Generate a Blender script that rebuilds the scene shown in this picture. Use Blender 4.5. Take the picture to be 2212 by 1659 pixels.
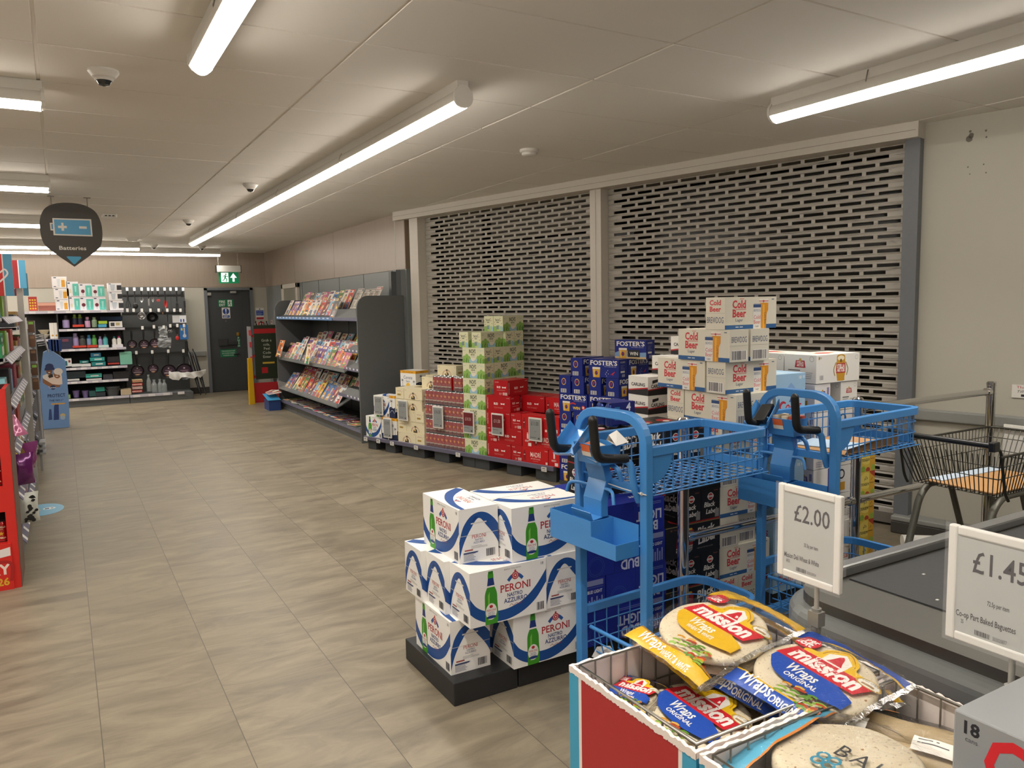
import bpy, math, random
from math import sin, cos, pi, radians, hypot, atan2
from mathutils import Vector, Matrix
from mathutils.geometry import tessellate_polygon

for _o in list(bpy.data.objects):
    bpy.data.objects.remove(_o)
random.seed(7)
SC = bpy.context.scene
COL = SC.collection

# ------------------------------------------------------------------ camera
FPX = 1673.022
YAW, PITCH, ROLL = 0.5250222, -0.1015371, -0.0189082
CAM = Vector((0.0, 0.0, 1.58))
_f = Vector((sin(YAW) * cos(PITCH), cos(YAW) * cos(PITCH), sin(PITCH)))
_r = Vector((cos(YAW), -sin(YAW), 0.0))
_u = _r.cross(_f)
RGT = _r * cos(ROLL) + _u * sin(ROLL)
UPV = _u * cos(ROLL) - _r * sin(ROLL)
FWD = _f
cam_d = bpy.data.cameras.new('camera')
cam = bpy.data.objects.new('camera', cam_d)
COL.objects.link(cam)
cam_d.sensor_width = 36.0
cam_d.lens = FPX / 2212.0 * 36.0
cam_d.clip_start = 0.05
cam_d.clip_end = 100
cam.matrix_world = Matrix(((RGT.x, UPV.x, -FWD.x, CAM.x), (RGT.y, UPV.y, -FWD.y, CAM.y),
                           (RGT.z, UPV.z, -FWD.z, CAM.z), (0, 0, 0, 1)))
SC.camera = cam

# ------------------------------------------------------------------ world, exposure
W = bpy.data.worlds.new('night')
SC.world = W
W.use_nodes = True
W.node_tree.nodes['Background'].inputs[0].default_value = (0.02, 0.022, 0.03, 1)
W.node_tree.nodes['Background'].inputs[1].default_value = 0.2
SC.view_settings.view_transform = 'Standard'
SC.view_settings.look = 'None'
SC.view_settings.gamma = 1.0
SC.view_settings.use_curve_mapping = False
SC.view_settings.exposure = 0.22
TUBE_POWER = 22.0        # radiance of the fluorescent diffusers
LAMP_WATT = 9.0          # downward light of one lamp
try:
    SC.cycles.use_denoising = True
    SC.cycles.max_bounces = 8
    SC.cycles.transparent_max_bounces = 16
    SC.cycles.caustics_reflective = False
    SC.cycles.caustics_refractive = False
    SC.cycles.sample_clamp_indirect = 4.0
except Exception:
    pass

# pixel (2212 x 1659) -> point on a real plane of the room
def ray(u, v):
    return (RGT * ((u - 1106.0) / FPX) - UPV * ((v - 829.5) / FPX) + FWD)
def onY(u, v, y):
    d = ray(u, v); return CAM + d * (y / d.y)
def onX(u, v, x):
    d = ray(u, v); return CAM + d * (x / d.x)
def onZ(u, v, z):
    d = ray(u, v); return CAM + d * ((z - CAM.z) / d.z)

# ------------------------------------------------------------------ materials
_M = {}
def srgb(c):
    if isinstance(c, str):
        c = tuple(int(c[i:i + 2], 16) / 255 for i in (0, 2, 4))
    return tuple((x / 12.92 if x <= 0.04045 else ((x + 0.055) / 1.055) ** 2.4) for x in c)
def mat(name, col='808080', rough=0.5, metal=0.0, emit=0.0, alpha=1.0, var=0.06, scale=30.0, coat=0.0, trans=0.0, bump=0.0, spec=0.5):
    if name in _M:
        return _M[name]
    m = bpy.data.materials.new(name)
    m.use_nodes = True
    nt = m.node_tree
    b = nt.nodes['Principled BSDF']
    c = srgb(col)
    b.inputs['Base Color'].default_value = (*c, 1)
    b.inputs['Roughness'].default_value = rough
    b.inputs['Metallic'].default_value = metal
    b.inputs['Specular IOR Level'].default_value = spec
    if coat:
        b.inputs['Coat Weight'].default_value = coat
        b.inputs['Coat Roughness'].default_value = 0.08
    if trans:
        b.inputs['Transmission Weight'].default_value = trans
    if alpha < 1:
        b.inputs['Alpha'].default_value = alpha
    if emit:
        b.inputs['Emission Color'].default_value = (*c, 1)
        b.inputs['Emission Strength'].default_value = emit
    elif var or bump:
        tc = nt.nodes.new('ShaderNodeTexCoord')
        nz = nt.nodes.new('ShaderNodeTexNoise')
        nz.inputs['Scale'].default_value = scale
        nz.inputs['Detail'].default_value = 4
        nt.links.new(tc.outputs['Object'], nz.inputs['Vector'])
        if var:
            mx = nt.nodes.new('ShaderNodeMix')
            mx.data_type = 'RGBA'
            mx.inputs[6].default_value = (*[x * (1 - var) for x in c], 1)
            mx.inputs[7].default_value = (*[min(1, x * (1 + var)) for x in c], 1)
            nt.links.new(nz.outputs['Fac'], mx.inputs[0])
            nt.links.new(mx.outputs[2], b.inputs['Base Color'])
        if bump:
            bp = nt.nodes.new('ShaderNodeBump')
            bp.inputs['Strength'].default_value = bump
            bp.inputs['Distance'].default_value = 0.01
            nt.links.new(nz.outputs['Fac'], bp.inputs['Height'])
            nt.links.new(bp.outputs['Normal'], b.inputs['Normal'])
    m.diffuse_color = (*c, 1)
    _M[name] = m
    return m
_inks = {}
def ink(col, rough=0.45, coat=0.0):
    """printed colour"""
    k = (col, rough, coat)
    if k not in _inks:
        _inks[k] = mat('print_' + col + ('_gloss' if coat else '') + ('' if rough == .45 else '_%d' % int(rough * 100)), col, rough, var=0.03, scale=14, coat=coat)
    return _inks[k]

# ------------------------------------------------------------------ mesh builder
class MB:
    def __init__(s, T=None):
        s.v = []; s.f = []; s.m = []; s.sm = []; s.mats = []; s.T = T
    def mi(s, m):
        if isinstance(m, str):
            m = ink(m)
        if m not in s.mats:
            s.mats.append(m)
        return s.mats.index(m)
    def add(s, vs, fs, m, smooth=False, T=None):
        n = len(s.v)
        T = T if T is not None else s.T
        s.v.extend([tuple(T @ Vector(v)) for v in vs] if T is not None else [tuple(v) for v in vs])
        k = s.mi(m)
        for f in fs:
            s.f.append([i + n for i in f]); s.m.append(k); s.sm.append(smooth)
        return s
    def box(s, a, b, m, T=None):
        x0, x1 = sorted((a[0], b[0])); y0, y1 = sorted((a[1], b[1])); z0, z1 = sorted((a[2], b[2]))
        vs = [(x0, y0, z0), (x1, y0, z0), (x1, y1, z0), (x0, y1, z0), (x0, y0, z1), (x1, y0, z1), (x1, y1, z1), (x0, y1, z1)]
        return s.add(vs, [(0, 3, 2, 1), (4, 5, 6, 7), (0, 1, 5, 4), (1, 2, 6, 5), (2, 3, 7, 6), (3, 0, 4, 7)], m, T=T)
    def cbox(s, c, d, m, T=None):
        return s.box([c[i] - d[i] / 2 for i in range(3)], [c[i] + d[i] / 2 for i in range(3)], m, T)
    def quad(s, p, m, T=None):
        return s.add(p, [tuple(range(len(p)))], m, T=T)
    def prism(s, pts, h0, h1, m, axis='z', T=None, smooth=False):
        """polygon pts (2D, counter-clockwise) extruded along axis; x: (y,z), y: (x,z), z: (x,y)"""
        def P(p, h):
            return (h, p[0], p[1]) if axis == 'x' else ((p[0], h, p[1]) if axis == 'y' else (p[0], p[1], h))
        n = len(pts)
        vs = [P(p, h0) for p in pts] + [P(p, h1) for p in pts]
        s.add(vs, [tuple(range(n))[::-1], tuple(range(n, 2 * n))], m, T=T)
        return s.add(vs, [(i, (i + 1) % n, (i + 1) % n + n, i + n) for i in range(n)], m, smooth=smooth, T=T)
    def cyl(s, p0, p1, r, m, n=12, r1=None, cap=True, smooth=True):
        return s.tube([p0, p1], r, m, n, cap=cap, radii=[r, r if r1 is None else r1], smooth=smooth)
    def tube(s, path, r, m, n=10, cap=True, closed=False, radii=None, smooth=True, rect=None, up=None):
        """tube along path; rect=(w,h) gives a box section (w sideways, h along up)"""
        P = [Vector(p) for p in path]
        N = len(P)
        tang = []
        for i in range(N):
            a = P[i - 1] if (i > 0 or closed) else P[i]
            b = P[(i + 1) % N] if (i < N - 1 or closed) else P[i]
            t = (P[i] - a).normalized() + (b - P[i]).normalized() if (P[i] - a).length > 1e-9 and (b - P[i]).length > 1e-9 else (b - a)
            tang.append(t.normalized())
        ref = Vector(up) if up else (Vector((0, 0, 1)) if abs(tang[0].z) < 0.9 else Vector((1, 0, 0)))
        vs = []
        prev = None
        for i in range(N):
            t = tang[i]
            if prev is None or up:
                x = ref.cross(t)
                if x.length < 1e-6: x = Vector((1, 0, 0)).cross(t)
                x.normalize()
            else:
                x = (prev - t * prev.dot(t)).normalized()
            y = t.cross(x).normalized()
            prev = x
            rr = radii[i] if radii else r
            k = 1.0
            if rect and 0 < i < N - 1:
                d1 = (P[i] - P[i - 1]).normalized(); d2 = (P[i + 1] - P[i]).normalized()
                k = 1 / max(0.5, math.sqrt(max(0.0, (1 + d1.dot(d2)) / 2)))
            if rect:
                w, h = rect
                for a, b in ((-1, -1), (1, -1), (1, 1), (-1, 1)):
                    vs.append(P[i] + x * (a * w / 2 * k) + y * (b * h / 2))
            else:
                for j in range(n):
                    a = 2 * pi * j / n
                    vs.append(P[i] + x * (cos(a) * rr) + y * (sin(a) * rr))
        if rect: n = 4
        fs = []
        for i in range(N if closed else N - 1):
            b = ((i + 1) % N) * n
            for j in range(n):
                fs.append((i * n + j, i * n + (j + 1) % n, b + (j + 1) % n, b + j))
        s.add(vs, fs, m, smooth=smooth and not rect)
        if cap and not closed:
            s.add([vs[j] for j in range(n)], [tuple(range(n))[::-1]], m)
            s.add([vs[(N - 1) * n + j] for j in range(n)], [tuple(range(n))], m)
        return s
    def lathe(s, prof, m, n=16, c=(0, 0, 0), T=None, smooth=True, mats=None):
        """profile [(r,z)...] turned round z at c; mats: one material per profile segment"""
        vs = []
        for r, z in prof:
            for j in range(n):
                a = 2 * pi * j / n
                vs.append((c[0] + r * cos(a), c[1] + r * sin(a), c[2] + z))
        for i in range(len(prof) - 1):
            s.add([vs[k] for k in range(i * n, (i + 2) * n)], [(j, (j + 1) % n, n + (j + 1) % n, n + j) for j in range(n)],
                  mats[i] if mats else m, smooth=smooth, T=T)
        return s
    def sphere(s, c, r, m, n=12, sz=None, T=None):
        sz = sz or (1, 1, 1)
        k = n // 2
        vs = []
        for i in range(k + 1):
            ph = pi * i / k
            for j in range(n):
                a = 2 * pi * j / n
                vs.append((c[0] + r * sz[0] * sin(ph) * cos(a), c[1] + r * sz[1] * sin(ph) * sin(a), c[2] + r * sz[2] * cos(ph)))
        return s.add(vs, [(i * n + j, (i + 1) * n + j, (i + 1) * n + (j + 1) % n, i * n + (j + 1) % n) for i in range(k) for j in range(n)], m, smooth=True, T=T)
    def mesh(s, name):
        me = bpy.data.meshes.new(name)
        me.from_pydata(s.v, [], s.f)
        for m in s.mats:
            me.materials.append(m)
        me.polygons.foreach_set('material_index', s.m)
        me.polygons.foreach_set('use_smooth', s.sm)
        me.update()
        return me
    def build(s, name, parent=None, loc=None, rz=0.0, bevel=0.0, solid=0.0, seg=2):
        o = bpy.data.objects.new(name, s.mesh(name))
        COL.objects.link(o)
        if parent is not None: o.parent = parent
        if loc is not None: o.location = loc
        o.rotation_euler = (0, 0, rz)
        if solid:
            k = o.modifiers.new('solid', 'SOLIDIFY'); k.thickness = solid; k.offset = 0
        if bevel:
            k = o.modifiers.new('bevel', 'BEVEL'); k.width = bevel; k.segments = seg; k.limit_method = 'ANGLE'; k.angle_limit = radians(40)
        return o

# ------------------------------------------------------------------ object bookkeeping
def tag(o, label, cat, group=None):
    o['label'] = label; o['category'] = cat
    if group: o['group'] = group
    return o
def struct(o):
    o['kind'] = 'structure'; return o
def thing(name, label, cat, loc=(0, 0, 0), rz=0.0, group=None):
    o = bpy.data.objects.new(name, None)
    COL.objects.link(o)
    o.empty_display_size = 0.1
    o.location = loc; o.rotation_euler = (0, 0, rz)
    return tag(o, label, cat, group)
def dup(root, loc=None, rz=None, label=None, group=None):
    kids = list(root.children)
    r = root.copy(); COL.objects.link(r)
    if loc is not None: r.location = loc
    if rz is not None: r.rotation_euler = (r.rotation_euler[0], r.rotation_euler[1], rz)
    if label: r['label'] = label
    if group: r['group'] = group
    for ch in kids:
        c = ch.copy(); COL.objects.link(c); c.parent = r
        for g in ch.children:
            d = g.copy(); COL.objects.link(d); d.parent = c
    return r
ORD = ['first', 'second', 'third', 'fourth', 'fifth', 'sixth', 'seventh', 'eighth', 'ninth', 'tenth', 'eleventh', 'twelfth', 'thirteenth', 'fourteenth', 'fifteenth', 'sixteenth']

# ------------------------------------------------------------------ flat print: text and shapes
_T = {}
def text2d(s, italic=0.0, bold=0.0, sx=1.0, gap=1.0, serif=0.0):
    """unit-height lettering -> (verts, faces), centred on x, baseline y=0"""
    k = (s, italic, bold, sx, gap, serif)
    if k in _T: return _T[k]
    c = bpy.data.curves.new('t', 'FONT')
    c.body = s; c.size = 1.0; c.shear = italic; c.offset = bold; c.space_character = gap
    c.resolution_u = 2; c.fill_mode = 'FRONT'
    o = bpy.data.objects.new('t', c)
    COL.objects.link(o)
    dg = bpy.context.evaluated_depsgraph_get()
    me = o.evaluated_get(dg).to_mesh()
    vs = [(v.co.x, v.co.y) for v in me.vertices]
    fs = [tuple(p.vertices) for p in me.polygons]
    if serif and vs:
        cap = 0.69
        cnt = {}
        for f in fs:
            for i in range(len(f)):
                e = tuple(sorted((f[i], f[(i + 1) % len(f)])))
                cnt[e] = cnt.get(e, 0) + 1
        add = []
        for (a, b), q in cnt.items():
            if q != 1: continue
            (xa, ya), (xb, yb) = vs[a], vs[b]
            if abs(ya - yb) < 0.012 and 0.05 < abs(xa - xb) < 0.3:
                for lv, dn in ((0.0 - bold, 1), (cap + bold, -1), (0.73 + bold, -1), (0.5 + bold, -1)):
                    if abs(ya - lv) < 0.03:
                        add.append((min(xa, xb) - serif, max(xa, xb) + serif, ya, ya + dn * 0.055)); break
        for x0, x1, y0, y1 in add:
            n = len(vs)
            if y1 < y0: y0, y1 = y1, y0
            vs += [(x0, y0), (x1, y0), (x1, y1), (x0, y1)]
            fs.append((n, n + 1, n + 2, n + 3))
    o.evaluated_get(dg).to_mesh_clear()
    bpy.data.objects.remove(o); bpy.data.curves.remove(c)
    if vs:
        x0 = min(v[0] for v in vs); x1 = max(v[0] for v in vs)
        vs = [((v[0] - (x0 + x1) / 2) * sx, v[1]) for v in vs]
    _T[k] = (vs, fs)
    return _T[k]
def tx(s, x, y, size, m, rot=0.0, width=None, curve=None, **kw):
    """art item: text centred at x, baseline y, cap height about 0.69*size; width fits the string to a width"""
    vs, fs = text2d(s, **kw)
    k = size
    kx = size
    if width and vs:
        w = max(v[0] for v in vs) - min(v[0] for v in vs)
        kx = width / w
    c, si = cos(rot), sin(rot)
    out = []
    for a, b in vs:
        a *= kx; b *= k
        if curve:
            th = a / curve
            a, b = (curve + b) * sin(th), (curve + b) * cos(th) - curve
        out.append((x + a * c - b * si, y + a * si + b * c))
    return ('m', out, fs, m)
def po(pts, m): return ('m', pts, [tuple(range(len(pts)))], m)
def re_(x0, y0, x1, y1, m): return po([(x0, y0), (x1, y0), (x1, y1), (x0, y1)], m)
def ci(x, y, rx, m, ry=None, n=24, a0=0.0):
    ry = rx if ry is None else ry
    return po([(x + rx * cos(a0 + 2 * pi * i / n), y + ry * sin(a0 + 2 * pi * i / n)) for i in range(n)], m)
def ring(x, y, r0, r1, m, ky=1.0, n=28):
    v = []
    for i in range(n):
        a = 2 * pi * i / n
        v += [(x + r0 * cos(a), y + r0 * sin(a) * ky), (x + r1 * cos(a), y + r1 * sin(a) * ky)]
    return ('m', v, [(2 * i, 2 * i + 1, (2 * i + 3) % (2 * n), (2 * i + 2) % (2 * n)) for i in range(n)], m)
def sm(pts, k=6):
    """Catmull-Rom through pts"""
    out = []
    P = [pts[0]] + list(pts) + [pts[-1]]
    for i in range(1, len(P) - 2):
        for j in range(k):
            t = j / k
            out.append(tuple(0.5 * (2 * P[i][d] + (P[i + 1][d] - P[i - 1][d]) * t + (2 * P[i - 1][d] - 5 * P[i][d] + 4 * P[i + 1][d] - P[i + 2][d]) * t * t
                                    + (3 * P[i][d] - P[i - 1][d] - 3 * P[i + 1][d] + P[i + 2][d]) * t ** 3) for d in range(len(pts[0]))))
    out.append(tuple(pts[-1]))
    return out
def st(pts, w, m, w1=None, smooth=True):
    """stroke of width w (tapering to w1)"""
    P = sm(pts) if smooth and len(pts) > 2 else list(pts)
    v = []
    n = len(P)
    for i in range(n):
        a = P[max(0, i - 1)]; b = P[min(n - 1, i + 1)]
        dx, dy = b[0] - a[0], b[1] - a[1]
        l = hypot(dx, dy) or 1
        ww = (w + ((w1 if w1 is not None else w) - w) * i / max(1, n - 1)) / 2
        v += [(P[i][0] - dy / l * ww, P[i][1] + dx / l * ww), (P[i][0] + dy / l * ww, P[i][1] - dx / l * ww)]
    return ('m', v, [(2 * i, 2 * i + 1, 2 * i + 3, 2 * i + 2) for i in range(n - 1)], m)
def band(top, bot, m):
    """ribbon between two curves"""
    a, b = sm(top), sm(bot)
    n = min(len(a), len(b))
    return ('m', a[:n] + b[:n], [(i, n + i, n + i + 1, i + 1) for i in range(n - 1)], m)
def bars(x0, y0, x1, y1, m, n=9, seed=1, paper=None):
    """a bar code"""
    R = random.Random(seed)
    out = []
    if paper: out.append(re_(x0 - (x1 - x0) * .05, y0 - (y1 - y0) * .06, x1 + (x1 - x0) * .05, y1 + (y1 - y0) * .06, paper))
    w = (x1 - x0) / n
    for i in range(n):
        a = x0 + i * w
        out.append(re_(a, y0, a + w * R.choice((.35, .5, .7)), y1, m))
    return out
def lines(x0, y0, x1, y1, m, n=4, seed=1, fill=.5):
    """rows of illegibly small print"""
    R = random.Random(seed)
    h = (y1 - y0) / n
    return [re_(x0, y0 + i * h, x0 + (x1 - x0) * R.uniform(.6, 1), y0 + i * h + h * fill, m) for i in range(n)]
def shift(art, dx, dy, s=1.0, rot=0.0):
    c, k = cos(rot) * s, sin(rot) * s
    return [(a[0], [(dx + x * c - y * k, dy + x * k + y * c) for x, y in a[1]], a[2], a[3]) for a in art]
def clip(art, x0, y0, x1, y1):
    return [(a[0], [(min(max(x, x0), x1), min(max(y, y0), y1)) for x, y in a[1]], a[2], a[3]) for a in art]
def decal(mb, O, U, V, art, eps=0.0003, step=0.00002):
    """lay art (metres) on a face with origin O and axes U, V"""
    O, U, V = Vector(O), Vector(U), Vector(V)
    N = U.cross(V).normalized()
    for i, (_, pts, fs, m) in enumerate(art):
        o = O + N * (eps + step * i)
        vs = [o + U * x + V * y for x, y in pts]
        ff = []
        for f in fs:
            ar = sum(pts[f[j]][0] * pts[f[(j + 1) % len(f)]][1] - pts[f[(j + 1) % len(f)]][0] * pts[f[j]][1] for j in range(len(f)))
            ff.append(tuple(f) if ar >= 0 else tuple(f)[::-1])
        mb.add(vs, ff, m)
    return mb

# ================================================================== room
CZ = 2.698
def nodes(m):
    nt = m.node_tree
    return nt, nt.nodes['Principled BSDF'], lambda t, **k: _nn(nt, t, **k)
def _nn(nt, t, **k):
    n = nt.nodes.new('ShaderNode' + t)
    for a, b in k.items():
        if a.startswith('i_'):
            n.inputs[a[2:].replace('_', ' ')].default_value = b
        else:
            setattr(n, a, b)
    return n
def math_(nt, op, a, b=None, c=None):
    n = nt.nodes.new('ShaderNodeMath'); n.operation = op
    for i, x in enumerate((a, b, c)):
        if x is None: continue
        if isinstance(x, (int, float)): n.inputs[i].default_value = x
        else: nt.links.new(x, n.inputs[i])
    return n.outputs[0]
def mixc(nt, fac, a, b):
    n = nt.nodes.new('ShaderNodeMix'); n.data_type = 'RGBA'
    for sock, x in ((n.inputs[0], fac), (n.inputs[6], a), (n.inputs[7], b)):
        if isinstance(x, (int, float)): sock.default_value = x
        elif isinstance(x, tuple): sock.default_value = (*x, 1)
        else: nt.links.new(x, sock)
    return n.outputs[2]

def floor_material():
    m = bpy.data.materials.new('vinyl_floor_tiles'); m.use_nodes = True
    nt, b, N = nodes(m)
    tc = N('TexCoord')
    sep = N('SeparateXYZ'); nt.links.new(tc.outputs['Object'], sep.inputs[0])
    X, Y = sep.outputs[0], sep.outputs[1]
    col = math_(nt, 'FLOOR', math_(nt, 'DIVIDE', math_(nt, 'SUBTRACT', X, 0.03), 0.4575))
    fx = math_(nt, 'FRACT', math_(nt, 'DIVIDE', math_(nt, 'SUBTRACT', X, 0.03), 0.4575))
    jx = math_(nt, 'GREATER_THAN', math_(nt, 'ABSOLUTE', math_(nt, 'SUBTRACT', fx, 0.5)), 0.4965)
    ys = math_(nt, 'DIVIDE', math_(nt, 'ADD', Y, math_(nt, 'MULTIPLY', col, 0.37)), 0.915)
    row = math_(nt, 'FLOOR', ys)
    fy = math_(nt, 'FRACT', ys)
    jy = math_(nt, 'GREATER_THAN', math_(nt, 'ABSOLUTE', math_(nt, 'SUBTRACT', fy, 0.5)), 0.4988)
    # every tile carries its own streaked slate pattern
    cmb = N('CombineXYZ'); nt.links.new(col, cmb.inputs[0]); nt.links.new(row, cmb.inputs[1])
    wn = N('TexWhiteNoise'); nt.links.new(cmb.outputs[0], wn.inputs['Vector'])
    off = N('VectorMath', operation='MULTIPLY_ADD'); nt.links.new(wn.outputs['Color'], off.inputs[0])
    off.inputs[1].default_value = (9, 9, 9)
    mp = N('Mapping'); nt.links.new(tc.outputs['Object'], mp.inputs[0])
    mp.inputs['Rotation'].default_value = (0, 0, radians(-9)); mp.inputs['Scale'].default_value = (1.1, 3.6, 1)
    nt.links.new(mp.outputs[0], off.inputs[2])
    n1 = N('TexNoise', i_Scale=2.2, i_Detail=9.0, i_Roughness=0.62, i_Distortion=0.9); nt.links.new(off.outputs[0], n1.inputs['Vector'])
    n2 = N('TexNoise', i_Scale=14.0, i_Detail=6.0, i_Roughness=0.65, i_Distortion=1.5); nt.links.new(off.outputs[0], n2.inputs['Vector'])
    n3 = N('TexNoise', i_Scale=0.8, i_Detail=2.0); nt.links.new(tc.outputs['Object'], n3.inputs['Vector'])
    cr = N('ValToRGB'); nt.links.new(n1.outputs['Fac'], cr.inputs[0])
    e = cr.color_ramp.elements
    e[0].position = 0.33; e[0].color = (*srgb('655d4f'), 1)
    e[1].position = 0.68; e[1].color = (*srgb('968b76'), 1)
    k = cr.color_ramp.elements.new(0.5); k.color = (*srgb('7f7564'), 1)
    c1 = mixc(nt, math_(nt, 'MULTIPLY', n2.outputs['Fac'], 0.30), cr.outputs[0], srgb('5f584c'))
    c2 = mixc(nt, math_(nt, 'MULTIPLY', n3.outputs['Fac'], 0.22), c1, srgb('82775f'))
    c3 = mixc(nt, math_(nt, 'MULTIPLY', wn.outputs['Value'], 0.12), c2, srgb('716856'))
    c4 = mixc(nt, math_(nt, 'MULTIPLY', jx, 0.85), c3, srgb('45413a'))
    c5 = mixc(nt, math_(nt, 'MULTIPLY', jy, 0.09), c4, srgb('4d4941'))
    nt.links.new(c5, b.inputs['Base Color'])
    r = math_(nt, 'ADD', math_(nt, 'MULTIPLY', n1.outputs['Fac'], 0.22), 0.30)
    nt.links.new(r, b.inputs['Roughness'])
    b.inputs['Specular IOR Level'].default_value = 0.4
    bp = N('Bump', i_Strength=0.12, i_Distance=0.004); nt.links.new(n2.outputs['Fac'], bp.inputs['Height'])
    nt.links.new(bp.outputs[0], b.inputs['Normal'])
    return m
MFLOOR = floor_material()
MCEIL = mat('ceiling_tile', 'ebe8e1', 0.85, var=0.03, scale=1.2)
MTBAR = mat('ceiling_grid', 'efece5', 0.55, var=0.02)
MWALL = mat('wall_paint_grey', 'b5b2a6', 0.55, var=0.03, scale=2)
MCLAD = mat('wall_cladding_grey', '7f8585', 0.42, var=0.04, scale=2)
MSKIRT = mat('skirting_dark', '3b3936', 0.6)
MRAIL = mat('bumper_rail_grey', '8b8d8a', 0.42)
MWHITE = mat('white_painted_trim', 'cfc9bf', 0.45, var=0.03)
MGFRAME = mat('grey_coated_frame', '6a6e74', 0.4)
MPLAST = mat('white_plastic', 'dedcd6', 0.4, var=0.02)
MDARK = mat('dark_metal', '2a2b2c', 0.5)
def beige_material():
    m = bpy.data.materials.new('beige_laminate_panel'); m.use_nodes = True
    nt, b, N = nodes(m)
    tc = N('TexCoord'); mp = N('Mapping'); nt.links.new(tc.outputs['Object'], mp.inputs[0])
    mp.inputs['Scale'].default_value = (14, 14, 0.7)
    n = N('TexNoise', i_Scale=3.0, i_Detail=5.0); nt.links.new(mp.outputs[0], n.inputs['Vector'])
    c = mixc(nt, n.outputs['Fac'], srgb('97897b'), srgb('a5978a'))
    nt.links.new(c, b.inputs['Base Color']); b.inputs['Roughness'].default_value = 0.38
    return m
MBEIGE = beige_material()
MBEIGED = mat('beige_laminate_dark', '83725f', 0.42)

WXR, YB = 3.58, 15.85          # right wall of the far part, back wall
A = Vector((3.5, 8.65, 0)); B = Vector((4.78, 3.1, 0))
SD = (B - A).normalized(); SN = Vector((-SD.y, SD.x, 0))   # along the shutter wall, into the wall
A = A + SN * .06; B = B + SN * .06
SANG = atan2(SD.y, SD.x)
def S(t, n, z): return A + SD * t + SN * n + Vector((0, 0, z))
TS = Matrix.Translation(A) @ Matrix.Rotation(SANG, 4, 'Z')    # local x along shutter wall, y into wall

fl = MB().box((-9, -6, -0.1), (9, 17, 0), MFLOOR); struct(fl.build('floor'))
ce = MB()
ce.box((-9, -6, CZ + 0.006), (9, 17, CZ + 0.1), MTBAR)
gx, gy = -0.0128, 3.2618
for i in range(-8, 8):
    for j in range(-16, 24):
        x0, y0 = gx + 1.2 * i + 0.006, gy + 0.6 * j + 0.004
        x1, y1 = gx + 1.2 * (i + 1) - 0.006, gy + 0.6 * (j + 1) - 0.004
        k = random.uniform(0, 0.002)
        ce.add([(x0, y0, CZ + .006), (x1, y0, CZ + .006), (x1, y1, CZ + .006), (x0, y1, CZ + .006),
                (x0 + .003, y0 + .003, CZ - k), (x1 - .003, y0 + .003, CZ - k), (x1 - .003, y1 - .003, CZ - k), (x0 + .003, y1 - .003, CZ - k)],
               [(4, 7, 6, 5), (0, 4, 5, 1), (1, 5, 6, 2), (2, 6, 7, 3), (3, 7, 4, 0)], MCEIL)
struct(ce.build('ceiling'))

# back wall with the fire door opening
DX0, DX1, DZ = 2.41, 3.31, 2.015
wb = MB()
wb.box((-9, YB, 0), (DX0, YB + .2, CZ), MWALL)
wb.box((DX1, YB, 0), (WXR, YB + .2, CZ), MWALL)
wb.box((DX0, YB, DZ), (DX1, YB + .2, CZ), MWALL)
struct(wb.build('wall_back'))
struct(MB().box((-9, YB - .014, 2.03), (WXR, YB - .001, CZ), MBEIGE).build('trim_1'))
# right wall of the far part: grey cladding with a white framed hatch, beige panel above
wr = MB()
wr.box((WXR, 8.62, 0), (WXR + .2, 17, CZ), MCLAD)
struct(wr.build('wall_right'))
pn = MB()
for ya in (8.62, 11.35, 13.6):
    pn.box((WXR - .014, ya + .004, 2.03), (WXR - .001, {8.62: 11.346, 11.35: 13.596, 13.6: YB - .016}[ya], CZ), MBEIGE)
pn.box((WXR - .014, 8.605, 2.03), (WXR + .08, 8.62, CZ), MBEIGED)
struct(pn.build('trim_2'))
gp = MB()
for yy in (9.06, 10.12, 11.18, 12.24, 13.2):
    gp.box((WXR - .003, yy - .004, 0.1), (WXR - .0005, yy + .004, 2.03), MDARK)
struct(gp.build('trim_3'))
wf = MB()
for a, b in (((13.36, 1.70), (13.46, 2.03)), ((14.36, 1.70), (14.46, 2.03)), ((13.36, 1.95), (14.46, 2.03))):
    wf.box((WXR - .05, a[0], a[1]), (WXR - .001, b[0], b[1]), MWHITE)
wf.box((WXR - .03, 13.46, 1.0), (WXR - .02, 14.36, 1.95), mat('hatch_panel', '8d8c80', .4))
for a, b in (((13.46, 1.0), (13.50, 1.95)), ((14.32, 1.0), (14.36, 1.95))):
    wf.box((WXR - .045, a[0], a[1]), (WXR - .021, b[0], b[1]), MWHITE)
struct(wf.build('window_1', bevel=.006))
for nm, (x0, x1) in (('trim_4', (-3, DX0 - .02)), ('trim_5', (DX1 + .03, WXR - .02))):
    r = MB().box((x0, YB - .045, .71), (x1, YB - .001, .82), MRAIL); struct(r.build(nm, bevel=.02, seg=3))
sk = MB().box((-9, YB - .02, 0), (DX0, YB - .001, .12), MSKIRT).box((DX1, YB - .02, 0), (WXR - .002, YB - .001, .12), MSKIRT)
struct(sk.build('baseboard_back'))
struct(MB().box((WXR - .02, 12.7, 0), (WXR - .001, YB - .021, .12), MSKIRT).build('baseboard_right'))

# walls that close the shop behind the camera
struct(MB().box((-9.2, -6, 0), (-9, 17, CZ), MWALL).build('wall_left'))
struct(MB().box((-9, -6.2, 0), (9, -6, CZ), MWALL).build('wall_front'))

# shutter wall (slightly splayed) and its continuation to the right
ws = MB(TS)
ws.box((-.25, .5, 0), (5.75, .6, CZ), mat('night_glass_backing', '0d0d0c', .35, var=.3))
ws.box((5.72, .06, 0), (12, .6, CZ), MWALL)
ws.box((-.25, .06, 0), (-.02, .6, CZ), MWALL)
struct(ws.build('wall_shutter'))
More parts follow.
